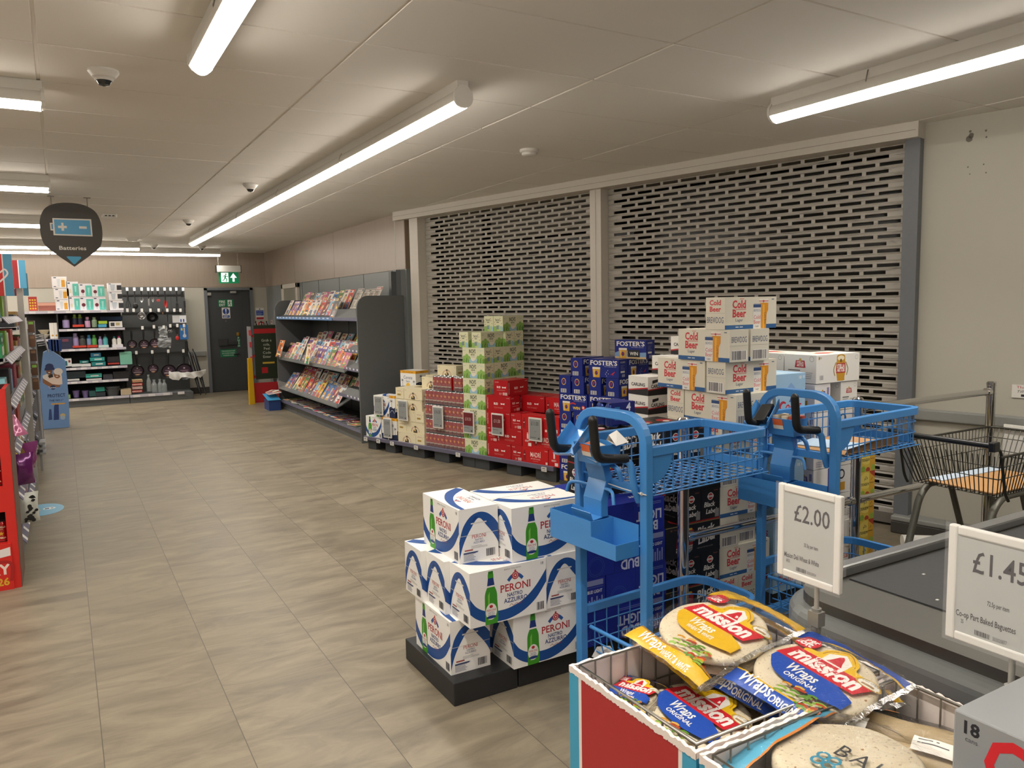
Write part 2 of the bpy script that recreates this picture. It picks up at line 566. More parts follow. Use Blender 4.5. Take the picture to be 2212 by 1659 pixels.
# patches of old filler on the painted wall
fp = MB(TS)
for u, v, r in ((2098, 293, .017), (2094, 300, .02), (2130, 282, .007), (2131, 296, .006), (2096, 284, .008), (2091, 361, .005), (2125, 355, .005), (2095, 376, .004), (2130, 373, .005)):
    d = ray(u, v); P0 = S(0, .06, 0); t = (P0 - CAM).dot(SN) / d.dot(SN); q = TS.inverted() @ (CAM + d * t)
    fp.add([(q.x + r * cos(2 * pi * i / 12) * random.uniform(.8, 1.1), .0592, q.z + r * sin(2 * pi * i / 12)) for i in range(12)], [tuple(range(12))], mat('filler_patch', '6f6b63', .7))
o = fp.build('wall_patches'); struct(o); o.name = 'trim_6'
struct(MB(TS).box((5.73, .02, .77), (12, .059, .845), MRAIL).build('trim_7', bevel=.012, seg=3))
sk = MB(TS).box((5.64, -.06, 0), (12, .058, .085), MSKIRT).box((5.64, -.062, .085), (12, .058, .12), MRAIL)
struct(sk.build('baseboard_shutter', bevel=.008))

# roller shutters
def shutter_material():
    m = bpy.data.materials.new('shutter_lath_aluminium'); m.use_nodes = True
    nt, b, N = nodes(m)
    tc = N('TexCoord'); mp = N('Mapping'); nt.links.new(tc.outputs['Object'], mp.inputs[0])
    mp.inputs['Scale'].default_value = (1.6, 1.6, 22)
    n = N('TexNoise', i_Scale=2.4, i_Detail=6.0, i_Roughness=.7); nt.links.new(mp.outputs[0], n.inputs['Vector'])
    cr = N('ValToRGB'); nt.links.new(n.outputs['Fac'], cr.inputs[0])
    cr.color_ramp.elements[0].position = .30; cr.color_ramp.elements[0].color = (*srgb('5a5855'), 1)
    cr.color_ramp.elements[1].position = .46; cr.color_ramp.elements[1].color = (*srgb('aeaaa2'), 1)
    nt.links.new(cr.outputs[0], b.inputs['Base Color'])
    b.inputs['Metallic'].default_value = .0; b.inputs['Roughness'].default_value = .4
    return m
MSHUT = shutter_material()
def shutter(t0, t1, ref, label):
    root = thing('roller_shutter', label, 'shutter', S((t0 + t1) / 2, .1, 0), SANG, 'perforated roller shutters')
    xc = (t0 + t1) / 2
    P, HH, HW, GP = .0485, .027, .150, .178
    zt = 2.592
    mb = MB()
    k = 0
    z = zt + P
    y = 0.0
    row = -1
    while z > 0.05:
        top = z + (P - HH) / 2
        a = ref + (0 if row % 2 == 0 else GP / 2)
        hs = []
        h = a - GP * 40
        while h < t1 - .04:
            if h - HW > t0 + .05: hs.append((h - HW, h))
            h += GP
        za, zb, zc, zd = top, z, z - HH, z - HH - (P - HH) / 2
        yb = .006
        # convex lath: two sloping flanges and the web between the slots
        mb.add([(t0 - xc, yb, za), (t1 - xc, yb, za), (t1 - xc, 0, zb), (t0 - xc, 0, zb)], [(0, 3, 2, 1)], MSHUT)
        mb.add([(t0 - xc, 0, zc), (t1 - xc, 0, zc), (t1 - xc, yb, zd), (t0 - xc, yb, zd)], [(0, 3, 2, 1)], MSHUT)
        xs = [t0] + [q for p in hs for q in p] + [t1]
        for i in range(0, len(xs), 2):
            mb.add([(xs[i] - xc, 0, zb), (xs[i + 1] - xc, 0, zb), (xs[i + 1] - xc, 0, zc), (xs[i] - xc, 0, zc)], [(0, 3, 2, 1)], MSHUT)
        z -= P; row += 1
    o = mb.build('slat_curtain', root); 
    k = o.modifiers.new('solid', 'SOLIDIFY'); k.thickness = .006; k.offset = -1
    MB().box((t0 - xc, -.012, .02), (t1 - xc, .02, .09), mat('shutter_bottom_rail', '77746f', .45, .3)).build('bottom_rail', root)
    return root
shutter(.318, 2.922, .567, 'perforated grey roller shutter on the left, behind the green cider packs')
shutter(3.058, 5.632, 5.587, 'perforated grey roller shutter on the right, behind the cream lager cases')
fr = MB(TS)
fr.box((.155, -.01, 0), (.315, .2, 2.60), MWHITE)
fr.box((2.925, 0, 0), (3.055, .2, 2.60), MWHITE)
fr.box((2.985, -.004, 0), (2.995, 0, 2.60), MWHITE)
fr.box((-.10, -.06, 2.597), (5.735, .45, CZ - .001), MWHITE)
fr.box((-.09, -.0615, 2.642), (5.72, -.06, 2.645), mat('seam', '8c867c', .6))
fr.box((5.636, -.005, .1), (5.73, .2, 2.60), MGFRAME)
struct(fr.build('trim_8', bevel=.004))
# grey steel posts beside the magazine unit
pf = MB()
pf.box((3.40, 8.66, 0), (3.46, 8.74, 2.0), mat('post_dark_grey', '4e5357', .45))
pf.box((3.461, 8.66, 0), (3.52, 8.74, 2.02), MGFRAME)
pf.box((3.521, 8.66, 0), (3.579, 8.74, 2.02), mat('post_light_grey', '84898b', .45))
struct(pf.build('trim_9'))
# the dim shop front beyond the shutters: pale notices on the glass
nb = MB(TS)
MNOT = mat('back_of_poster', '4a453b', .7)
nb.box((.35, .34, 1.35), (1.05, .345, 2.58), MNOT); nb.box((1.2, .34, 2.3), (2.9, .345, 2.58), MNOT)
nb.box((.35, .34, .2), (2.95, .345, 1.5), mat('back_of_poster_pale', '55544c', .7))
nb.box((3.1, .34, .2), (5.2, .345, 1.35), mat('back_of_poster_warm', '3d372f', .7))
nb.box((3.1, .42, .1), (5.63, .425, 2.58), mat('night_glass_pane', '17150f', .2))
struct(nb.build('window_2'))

# ------------------------------------------------------------------ fire door in the back wall
dr = MB()
dr.box((DX0 + .06, YB + .03, .01), (DX1 - .06, YB + .08, DZ - .05), mat('charcoal_door', '3b3d3f', .5, var=.03))
dr.box((DX1 - .2, YB + .02, .01), (DX1 - .06, YB + .031, DZ - .05), mat('charcoal_door', '3b3d3f'))
dr.box((DX0 + .055, YB + .09, .005), (DX1 - .055, YB + .1, DZ - .05), MDARK)
door = struct(dr.build('door_1'))
fm = MB()
for a, b in (((DX0, 0), (DX0 + .055, DZ)), ((DX1 - .055, 0), (DX1, DZ)), ((DX0, DZ - .045), (DX1, DZ))):
    fm.box((a[0], YB - .03, a[1]), (b[0], YB + .19, b[1]), MGFRAME)
fmo = struct(fm.build('door_frame', door))
def wallbox(x0, z0, x1, z1, d, m, y=YB + .03):
    return MB().box((x0, y - d, z0), (x1, y, z1), m)
MGREEN = mat('sign_green', '0f6b45', .45)
def running_man(x, y, s, m):
    """pictogram of a running person, about s tall, centred at x, feet at y"""
    q = lambda p: [(x + a * s, y + b * s) for a, b in p]
    return [ci(x + .08 * s, y + .88 * s, .085 * s, m, n=14),
            st(q([(.04, .76), (-.04, .42)]), .17 * s, m), st(q([(.02, .72), (.22, .60), (.34, .68)]), .07 * s, m),
            st(q([(.0, .74), (-.2, .66), (-.26, .46)]), .07 * s, m), st(q([(-.02, .44), (.16, .30), (.10, .02)]), .10 * s, m),
            st(q([(-.05, .44), (-.16, .22), (-.36, .16)]), .10 * s, m)]
s = MB().box((2.662, YB + .026, 1.648), (2.952, YB + .029, 1.794), MGREEN)
decal(s, (2.662, YB + .026, 1.648), (1, 0, 0), (0, 0, 1), [tx('FIRE', .075, .08, .065, 'dfe6de', width=.11, bold=.02), tx('EXIT', .075, .018, .065, 'dfe6de', width=.11, bold=.02),
      re_(.175, .012, .255, .134, 'dfe6de')] + running_man(.212, .018, .105, MGREEN))
tag(s.build('fire_exit_sign'), 'green fire exit sign stuck at the top of the charcoal door', 'sign')
s = MB().box((2.723, YB + .026, 1.428), (2.874, YB + .029, 1.636), MPLAST)
decal(s, (2.723, YB + .026, 1.428), (1, 0, 0), (0, 0, 1), [ci(.075, .135, .06, '1f3f86'), st([(.075, .185), (.075, .115)], .026, 'e8e8e4', .012, smooth=False), ci(.075, .095, .011, 'e8e8e4', n=12), re_(.012, .012, .139, .062, '1f3f86')]
      + lines(.025, .02, .125, .058, 'c9cede', 3))
tag(s.build('mandatory_sign'), 'white sign with blue exclamation disc on the charcoal fire door', 'sign')
MB().sphere((2.79, YB + .025, 1.37), .014, mat('chrome', 'd8d8d8', .08, 1.0, var=0), 10).build('door_viewer', door)
MB().box((2.632, YB - .02, .892), (2.80, YB + .03, 1.036), mat('door_black', '2c2d2e', .5)).build('lock_box', door, bevel=.01)
MB().box((2.80, YB - .01, .905), (2.98, YB + .015, .985), mat('door_black', '2c2d2e')).build('push_pad', door, bevel=.01)
MB().cyl((3.0, YB + .02, .735), (2.90, YB + .0, .72), .013, mat('door_black', '2c2d2e')).build('door_handle', door)
MB().box((2.97, YB - .01, 1.08), (3.02, YB + .029, 1.15), mat('brass_bolt', 'b58c3a', .35, .8)).build('bolt', door, bevel=.008)
MB().box((2.89, YB - .03, 1.91), (3.0, YB + .028, 1.955), mat('closer_grey', '9a9a96', .4)).build('door_closer', door, bevel=.006)
MB().box((2.47, YB - .02, 1.87), (2.54, YB + .028, 1.93), mat('closer_grey', '9a9a96')).build('door_contact', door, bevel=.006)
s = MB().box((2.977, YB + .024, .857), (3.035, YB + .028, 1.076), MGREEN)
decal(s, (2.977, YB + .024, .857), (1, 0, 0), (0, 0, 1), [tx(c, .029, .166 - .052 * i, .055, 'dfe6de', bold=.02) for i, c in enumerate('PUSH')])
tag(s.build('push_sign'), 'narrow upright green PUSH sign on the charcoal door', 'sign')
s = MB().box((2.654, YB + .024, .671), (2.952, YB + .028, .828), MGREEN)
decal(s, (2.654, YB + .024, .671), (1, 0, 0), (0, 0, 1), [tx('THIS DOOR MUST NOT', .149, .108, .035, 'c9d6cb', width=.25), tx('BE LOCKED DURING', .149, .066, .035, 'c9d6cb', width=.23), tx('WORKING HOURS', .149, .024, .035, 'c9d6cb', width=.2)])
tag(s.build('door_notice'), 'wide green notice low on the charcoal fire door', 'sign')
s = MB().box((3.352, YB - .008, 1.383), (3.51, YB - .002, 1.618), MPLAST)
decal(s, (3.352, YB - .008, 1.383), (1, 0, 0), (0, 0, 1), [re_(.008, .085, .15, .19, '27459b'), re_(.008, .008, .15, .052, 'a3202c'), ci(.079, .212, .012, '27459b', n=12), tx('Fire action', .079, .165, .026, 'e8e8f0', width=.12)] + lines(.02, .095, .14, .15, '8c9ac9', 4))
tag(s.build('fire_action_notice'), 'white blue and red fire action notice right of the charcoal door', 'notice')
s = thing('fire_call_point', 'red fire alarm call point below the fire action notice', 'alarm', (3.44, YB - .001, 1.297))
MB().box((-.05, -.045, -.043), (.05, 0, .043), mat('alarm_red', 'b01e22', .4)).build('housing', s, bevel=.008)
MB().box((-.032, -.05, -.016), (.032, -.045, .016), MPLAST).build('glass_panel', s)
for (z0, z1, lb) in ((1.46, 1.56, 'upper red and white sticker beside the magazine unit'), (1.30, 1.38, 'lower red and white sticker beside the magazine unit')):
    s = MB().box((WXR - .004, 15.1 if z0 > 1.4 else 15.45, z0), (WXR - .001, 15.24 if z0 > 1.4 else 15.6, z1), MPLAST)
    y0 = 15.24 if z0 > 1.4 else 15.6
    decal(s, (WXR - .004, y0, z0), (0, -1, 0), (0, 0, 1), [re_(.02, .02, .06, .08, 'b8323c'), re_(.075, .02, .13, .06, 'b8323c')])
    tag(s.build('equipment_sticker'), lb, 'sticker')

# ------------------------------------------------------------------ hanging exit sign
YE = 15.2
x0, x1 = onY(466, 573, YE).x, onY(519, 573, YE).x
zt, zm, zl = onY(490, 574, YE).z, onY(490, 588, YE).z, onY(490, 612, YE).z
ex = thing('exit_sign', 'illuminated green running man exit sign hanging on chains', 'sign', ((x0 + x1) / 2, YE, zl))
hw = (x1 - x0) / 2
MB().box((-hw, -.05, zm - zl), (hw, .05, zt - zl), MPLAST).build('housing', ex, bevel=.008)
for sx in (-1, 1):
    MB().box((sx * hw - .006, -.055, zm - zl - .01), (sx * hw + .006, .055, zt - zl + .006), MDARK).build('end_cap', ex)
pl = MB().box((-hw + .04, -.006, 0), (hw - .04, .006, zm - zl), mat('sign_green_lit', '0a7a4c', .3, emit=.35))
w, h = 2 * hw - .08, zm - zl
lw = mat('sign_white_lit', 'e6f3ea', .3, emit=.9)
decal(pl, (-hw + .04, -.006, 0), (1, 0, 0), (0, 0, 1), [re_(w * .12, h * .12, w * .48, h * .95, lw), st([(w * .73, h * .15), (w * .73, h * .62)], w * .1, lw, smooth=False), po([(w * .56, h * .5), (w * .73, h * .92), (w * .9, h * .5)], lw)]
      + running_man(w * .32, h * .14, h * .76, mat('sign_green_lit')))
pl.build('sign_panel', ex)
for sx in (-.8, .8):
    c = MB()
    n = 8
    L = (CZ - zt) / n
    for i in range(n):
        c.tube([(sx * hw + .008 * cos(a) * (i % 2), .008 * cos(a) * ((i + 1) % 2), zt - zl + L * (i + .5) + L * .55 * sin(a)) for a in [2 * pi * q / 8 for q in range(8)]], .003, mat('chain_white', 'c9c6bd', .4, .3), 5, closed=True)
    c.build('chain', ex)

# ------------------------------------------------------------------ fluorescent battens
MTUBE = mat('lit_diffuser', 'fff5e8', .4, emit=TUBE_POWER)
MBODY = mat('batten_body', 'd6d3cc', .4, var=.02)
def batten(p0, p1, label, mods=1, group=None, wide=.085, drop=.035):
    """batten along p0->p1 just below the ceiling: spine, reflector, lit diffuser, end caps, clips"""
    p0, p1 = Vector(p0), Vector(p1)
    L = (p1 - p0).length
    ang = atan2(p1.y - p0.y, p1.x - p0.x)
    t = thing('ceiling_batten_light', label, 'light', p0, ang, group)
    zc = CZ - drop
    w = wide
    sp = MB().prism([(-.03, CZ - .001), (-.03, CZ - .05), (.03, CZ - .05), (.03, CZ - .001)], 0, L, MBODY, 'x'); sp.build('spine', t)
    # upper half shell
    pr = [(-w * .47, CZ - .103), (w * .47, CZ - .103)] + [(w / 2 * cos(a), CZ - .085 + .048 * sin(a)) for a in [radians(-18) + radians(216) * i / 14 for i in range(15)]]
    MB().prism(pr, .004, L - .004, MBODY, 'x', smooth=True).build('reflector', t)
    ml = L / mods
    for i in range(mods):
        dp = [(w * .47 * x, CZ - .104 - .036 * (1 - x * x)) for x in [-1 + j / 6 for j in range(13)]]
        MB().prism([(a, b) for a, b in dp], ml * i + .012, ml * (i + 1) - .012, MTUBE, 'x', smooth=True).build('diffuser', t)
        la = bpy.data.lights.new('fluorescent_lamp', 'AREA'); la.shape = 'RECTANGLE'; la.size = ml - .03; la.size_y = w * .9
        la.energy = LAMP_WATT * ml * w / .17; la.color = (1.0, .955, .885); la.spread = radians(122)
        lo = bpy.data.objects.new('fluorescent_lamp', la); COL.objects.link(lo); lo.parent = t; lo.location = (ml * (i + .5), 0, CZ - .1415)
        if i:
            MB().tube([(ml * i, (w / 2 + .004) * cos(a), CZ - .085 + .052 * sin(a)) for a in [2 * pi * j / 20 for j in range(20)]], .006, MBODY, 6, closed=True).build('joint_ring', t)
    cp = [(w / 2 * 1.04 * cos(a), CZ - .085 + .05 * sin(a)) for a in [pi + pi * j / 12 for j in range(13)]] + [(w / 2, CZ - .06), (.022, CZ - .025), (-.022, CZ - .025), (-w / 2, CZ - .06)]
    for a in (0, L):
        MB().prism(cp, a - .008, a + .008, MPLAST, 'x').build('end_cap', t)
    nclip = max(2, int(L / .9))
    for i in range(nclip):
        x = (i + .5) * L / nclip
        MB().tube([(x, .045 * s_, z) for s_, z in ((-.7, CZ - .008), (-1.02, CZ - .06), (-.9, CZ - .075))], .003, mat('clip_wire', '8d8a84', .4, .5), 5).build('clip', t)
    return t
batten((1.812, 3.56, 0), (1.812, 12.74, 0), 'long run of white ceiling light above the middle of the aisle', 5, wide=.10)
batten((.58, 3.55, 0), (.58, -.05, 0), 'bright ceiling light tube cut off by the top edge', 2, wide=.10)
batten((3.52, 3.10, 0), (3.52, -.5, 0), 'bright ceiling light tube near the shutter on the right', 2, wide=.10)
for yy, xe, lb in ((4.49, .0, 'ceiling light tube at left edge nearest the camera'), (7.45, .0, 'second ceiling light tube at left edge, above the batteries sign'),
                   (10.5, -.1, 'third ceiling light tube back, behind the batteries sign'), (13.85, 1.18, 'ceiling light tube ending above the charcoal fire door aisle'),
                   (15.0, 2.6, 'ceiling light tube along the back wall beside the exit sign')):
    batten((xe, yy, 0), (-5.4, yy, 0), lb, 3)
for yy in (1.5, -1.5, -4.2):
    batten((.0, yy, 0), (-5.4, yy, 0), 'ceiling light tube behind the camera', 3, group='ceiling lights behind the camera')
batten((1.812, -1.2, 0), (1.812, -4.8, 0), 'ceiling light tube behind the camera', 2, group='ceiling lights behind the camera')

# ceiling fittings
def dome_camera(x, y, label, s=1.0):
    t = thing('dome_camera', label, 'camera', (x, y, CZ), 0, 'white dome cameras on the ceiling')
    MB().lathe([(0, 0), (.065 * s, 0), (.067 * s, -.012 * s), (.05 * s, -.034 * s), (.036 * s, -.040 * s), (0, -.040 * s)], MPLAST, 20).build('housing', t)
    MB().lathe([(.034 * s, -.036 * s), (.033 * s, -.052 * s), (.024 * s, -.068 * s), (0, -.075 * s)], mat('dome_smoked', '24262a', .08, coat=.6), 16).build('dome', t)
    MB().lathe([(.038 * s, -.038 * s), (.041 * s, -.044 * s), (.036 * s, -.05 * s)], MPLAST, 16).build('trim_ring', t)
dome_camera(.25, 4.15, 'large white dome camera left of the near light tube')
dome_camera(1.543, 7.24, 'white dome camera beside the long light run')
dome_camera(1.443, 10.34, 'small white dome camera above the exit sign side of the ceiling')
dome_camera(1.437, 14.35, 'tiny far dome camera left of the end of the light run')
dome_camera(2.2, 14.4, 'tiny far dome camera just below the end of the light run')
def disc(x, y, r, name, label, sq=False):
    t = thing(name, label, 'detector', (x, y, CZ))
    if sq:
        MB().box((-r, -r, -.03), (r, r, 0), MPLAST).build('base', t, bevel=.006)
        g = MB()
        for k in (-.5, 0, .5): g.box((k * r - .012, -r - .001, -.027), (k * r + .012, -r * .5, -.016), MDARK)
        g.build('vent', t)
    else:
        MB().lathe([(0, 0), (r, 0), (r, -.018), (r * .93, -.024), (0, -.024)], MPLAST, 24).build('base', t)
        MB().lathe([(r * .8, -.024), (r * .75, -.042), (r * .5, -.048), (0, -.048)], MPLAST, 24).build('sensor_head', t)
disc(3.02, 4.9, .07, 'smoke_detector', 'round white smoke detector in front of the shutters')
disc(.566, 10.1, .075, 'motion_sensor', 'square white sensor with dark slots right of the batteries sign', True)
disc(1.03, 13.2, .09, 'ceiling_speaker', 'flat white ceiling disc far back above the light tubes')

# ------------------------------------------------------------------ batteries sign
YS = 8.706
bs = thing('batteries_sign', 'dark hanging Batteries sign with a blue battery picture', 'sign', (.155, YS, 2.0))
def q(u, v):
    p = onY(u, v, YS); return (p.x - .155, p.z - 2.0)
K = lambda x, y: (80 + x / 9.756, 420 + y / 9.756)
out = [q(*K(*p)) for p in sm([(785, 1520), (740, 1490), (300, 1185), (130, 1010), (60, 720), (70, 480), (170, 290), (380, 195), (680, 178), (980, 225), (1220, 360), (1340, 580), (1378, 830), (1350, 1060), (1250, 1185), (840, 1490), (785, 1520)], 5)][:-1]
mb = MB().prism(out, -.008, .008, mat('sign_charcoal', '403d39', .6, var=.03), 'y')
def ap(pts, m): return po([q(*K(*p)) for p in pts], m)
BL = '4f93ba'
art = [ap([(322, 500), (1140, 525), (1172, 888), (350, 860)], 'cfcabf'), ap([(356, 528), (1110, 552), (1140, 858), (382, 833)], BL),
       ap([(268, 600), (326, 598), (343, 762), (285, 758)], 'cfcabf'), ap([(300, 625), (328, 625), (338, 733), (310, 733)], '3f7aa6'),
       ap([(440, 660), (625, 665), (629, 715), (443, 710)], 'cfcabf'), ap([(508, 598), (555, 598), (572, 768), (518, 766)], 'cfcabf'),
       ap([(885, 672), (1045, 677), (1049, 727), (890, 722)], 'cfcabf'), ap([(620, 1318), (640, 1305), (915, 1312), (935, 1340), (800, 1470), (770, 1470)], '3f97bd')]
c0 = q(*K(758, 1170)); wd = q(*K(1043, 1170))[0] - q(*K(475, 1170))[0]
art.append(tx('Batteries', c0[0], c0[1], .052, 'cfcabf', width=wd, bold=.015))
decal(mb, (0, -.008, 0), (1, 0, 0), (0, 0, 1), art)
mb.build('sign_board', bs)
for hx, hp in ((.0, q(*K(300, 230))), (.309, q(*K(1065, 260)))):
    MB().cyl((hp[0], 0, hp[1]), (hp[0], 0, CZ - 2.0), .006, mat('hanger', '77746c', .5, .4), 6).box((hp[0] - .03, -.01, CZ - 2.006), (hp[0] + .03, .01, CZ - 2.0), mat('hanger')).build('hanger', bs)

# ================================================================== printed cartons
WHT, CRM = 'f1efe9', 'ece6d2'
def carton_mesh(name, L, Wd, H, body, art, rough=.45, seam=None, top=None):
    """box with its lower centre at the origin; art: dict F/B (long sides), R/L (ends), T"""
    bm = mat('card_' + name, body, rough, var=.025, scale=6)
    mb = MB().box((-L / 2, -Wd / 2, 0), (L / 2, Wd / 2, H), bm)
    if top: mb.quad([(-L / 2, -Wd / 2, H + .0003), (L / 2, -Wd / 2, H + .0003), (L / 2, Wd / 2, H + .0003), (-L / 2, Wd / 2, H + .0003)], top)
    F = art.get('F', []); R = art.get('R', []); B = art.get('B', F); Lf = art.get('L', R); T = art.get('T', [])
    decal(mb, (-L / 2, -Wd / 2, 0), (1, 0, 0), (0, 0, 1), clip(F, 0, 0, L, H))
    decal(mb, (L / 2, Wd / 2, 0), (-1, 0, 0), (0, 0, 1), clip(B, 0, 0, L, H))
    decal(mb, (L / 2, -Wd / 2, 0), (0, 1, 0), (0, 0, 1), clip(R, 0, 0, Wd, H))
    decal(mb, (-L / 2, Wd / 2, 0), (0, -1, 0), (0, 0, 1), clip(Lf, 0, 0, Wd, H))
    decal(mb, (-L / 2, -Wd / 2, H + (.0004 if top else 0)), (1, 0, 0), (0, 1, 0), clip(T, 0, 0, L, Wd))
    # folds of the end flaps
    if seam:
        for sx in (-1, 1):
            mb.box((sx * (L / 2 + .0002) - .0003, -Wd / 2, H * .5), (sx * (L / 2 + .0002) + .0003, Wd / 2, H * .5 + .0016), seam)
    return mb.mesh(name)
def sc(art, L, H): return [(a[0], [(x * L, y * H) for x, y in a[1]], a[2], a[3]) for a in art]

def crest(x, y, s, m1, m2, m3):
    return [st([(x - 1.5 * s, y - .75 * s), (x - .75 * s, y - .05 * s), (x, y + .1 * s), (x + .75 * s, y - .05 * s), (x + 1.5 * s, y - .75 * s)], .62 * s, m2), ci(x, y, .72 * s, m1), ring(x, y, .42 * s, .5 * s, WHT), ci(x, y, .28 * s, m3), ci(x, y, .13 * s, WHT, n=10), ci(x, y + .86 * s, .2 * s, m1, n=10)]
def beer_bottle(x, y, h, glass='3f9426', neck='233a7a', lab='eceae4'):
    w = h * .125
    P = [(-1, 0), (1, 0), (1.04, .45), (.95, .6), (.5, .75), (.4, .97), (-.4, .97), (-.5, .75), (-.95, .6), (-1.04, .45)]
    out = [po([(x + a * w, y + b * h) for a, b in sm(P + [P[0]], 4)], glass),
           po([(x - w * .55, y + h * .08), (x - w * .25, y + h * .08), (x - w * .2, y + h * .62), (x - w * .5, y + h * .55)], '7cc04a'),
           po([(x - .62 * w, y + .73 * h), (x + .62 * w, y + .73 * h), (x + .44 * w, y + .87 * h), (x - .44 * w, y + .87 * h)], neck),
           po([(x - .7 * w, y + .70 * h), (x + .7 * w, y + .70 * h), (x + .62 * w, y + .73 * h), (x - .62 * w, y + .73 * h)], lab),
           ci(x, y + .24 * h, w * .93, lab, h * .155), ci(x, y + .135 * h, w * .8, neck, h * .03),
           ci(x, y + .335 * h, w * .3, 'b3262e', h * .03, n=10), tx('PERONI', x, y + .245 * h, h * .06, 'b3262e', width=w * 1.5, serif=.03), tx('NASTRO', x, y + .205 * h, h * .04, '233a7a', width=w * 1.0), tx('AZZURRO', x, y + .17 * h, h * .04, '233a7a', width=w * 1.2),
           re_(x - .4 * w, y + .95 * h, x + .4 * w, y + 1.0 * h, '2c7a1e')]
    return out
RB = '1c4d92'
def art_peroni(L, Wd, H):
    F = [band([(0, .54 * H), (.08 * L, .37 * H), (.2 * L, .26 * H), (.36 * L, .215 * H), (.52 * L, .23 * H), (.7 * L, .33 * H), (.86 * L, .53 * H), (L, .80 * H)],
              [(0, .26 * H), (.08 * L, .15 * H), (.2 * L, .055 * H), (.36 * L, .02 * H), (.52 * L, .03 * H), (.7 * L, .12 * H), (.86 * L, .29 * H), (L, .56 * H)], RB)]
    F += beer_bottle(.265 * L, .0, .97 * H)
    F += crest(.585 * L, .80 * H, .075 * H * 1.35, 'b5322f', '2b5aa0', 'c9514b')
    F += [tx('PERONI', .585 * L, .535 * H, .19 * H, 'b3262e', width=.4 * L, serif=.035, bold=.01), tx('NASTRO', .575 * L, .43 * H, .1 * H, '263f7c', width=.2 * L, bold=.015), tx('AZZURRO', .585 * L, .325 * H, .115 * H, '263f7c', width=.31 * L, bold=.015),
          st([(.5 * L, .25 * H), (.53 * L, .29 * H), (.55 * L, .255 * H), (.6 * L, .285 * H), (.62 * L, .26 * H), (.67 * L, .28 * H)], .008 * H, 'a8433f'), tx('BIRRA ITALIANA', .55 * L, .93 * H, .035 * H, '8d8d88', width=.22 * L),
          tx('18', .945 * L, .9 * H, .075 * H, '6d6d70')]
    F += bars(.865 * L, .05 * H, .965 * L, .2 * H, '3a3a48', 9, 3)
    R = [band([(0, .40 * H), (.1 * Wd, .66 * H), (.28 * Wd, .84 * H), (.5 * Wd, .91 * H), (.72 * Wd, .87 * H), (.9 * Wd, .75 * H), (Wd, .64 * H)],
              [(0, .08 * H), (.1 * Wd, .34 * H), (.28 * Wd, .60 * H), (.5 * Wd, .80 * H), (.72 * Wd, .62 * H), (.9 * Wd, .43 * H), (Wd, .28 * H)], RB),
         po([(0, .40 * H), (0, .14 * H), (.14 * Wd, .48 * H), (.1 * Wd, .6 * H)], RB),
         po([(.28 * Wd, .70 * H), (.5 * Wd, .83 * H), (.4 * Wd, .84 * H)], '163d78'),
         re_(.30 * Wd, .70 * H, .70 * Wd, .725 * H, 'd9d7d1'),
         tx('PERONI', .5 * Wd, .435 * H, .1 * H, 'b3262e', width=.36 * Wd, serif=.03), tx('NASTRO', .5 * Wd, .385 * H, .05 * H, '263f7c', width=.2 * Wd), tx('AZZURRO', .5 * Wd, .335 * H, .055 * H, '263f7c', width=.28 * Wd)]
    R += lines(.3 * Wd, .25 * H, .72 * Wd, .31 * H, '9a9a98', 3, 2, .3) + lines(.1 * Wd, .04 * H, .5 * Wd, .2 * H, '6d7286', 7, 4, .35) + [re_(.1 * Wd, .165 * H, .46 * Wd, .19 * H, '34436e'), re_(.13 * Wd, .215 * H, .34 * Wd, .24 * H, 'a04a48')]
    R += bars(.68 * Wd, .06 * H, .92 * Wd, .2 * H, '34343e', 11, 5)
    T = [band([(.12 * L, Wd), (.3 * L, .6 * Wd), (.5 * L, .35 * Wd), (.75 * L, .2 * Wd), (L, .16 * Wd)], [(0, Wd * .9), (.15 * L, .5 * Wd), (.42 * L, .2 * Wd), (.72 * L, .06 * Wd), (L, .06 * Wd)], RB)]
    T += shift([tx('PERONI', 0, .0, .17 * H, 'b3262e', width=.33 * L, serif=.035), tx('NASTRO', 0, -.1 * H, .08 * H, '263f7c', width=.17 * L), tx('AZZURRO', 0, -.2 * H, .09 * H, '263f7c', width=.25 * L)] + crest(0, .22 * H, .06 * H, 'b5322f', '2b5aa0', 'c9514b'), .6 * L, .62 * Wd, rot=pi)
    return dict(F=F, R=R, T=T)
def palm(x, y, h, m):
    return [st([(x, y), (x + .05 * h, y + .5 * h), (x, y + h)], .06 * h, m)] + [st([(x, y + h), (x + .22 * h * cos(a), y + h + .2 * h * sin(a) + .05 * h), (x + .42 * h * cos(a), y + h + .34 * h * sin(a) - .06 * h)], .07 * h, m, .01 * h) for a in (-.3, .5, 1.2, 2.0, 2.7, 3.5)]
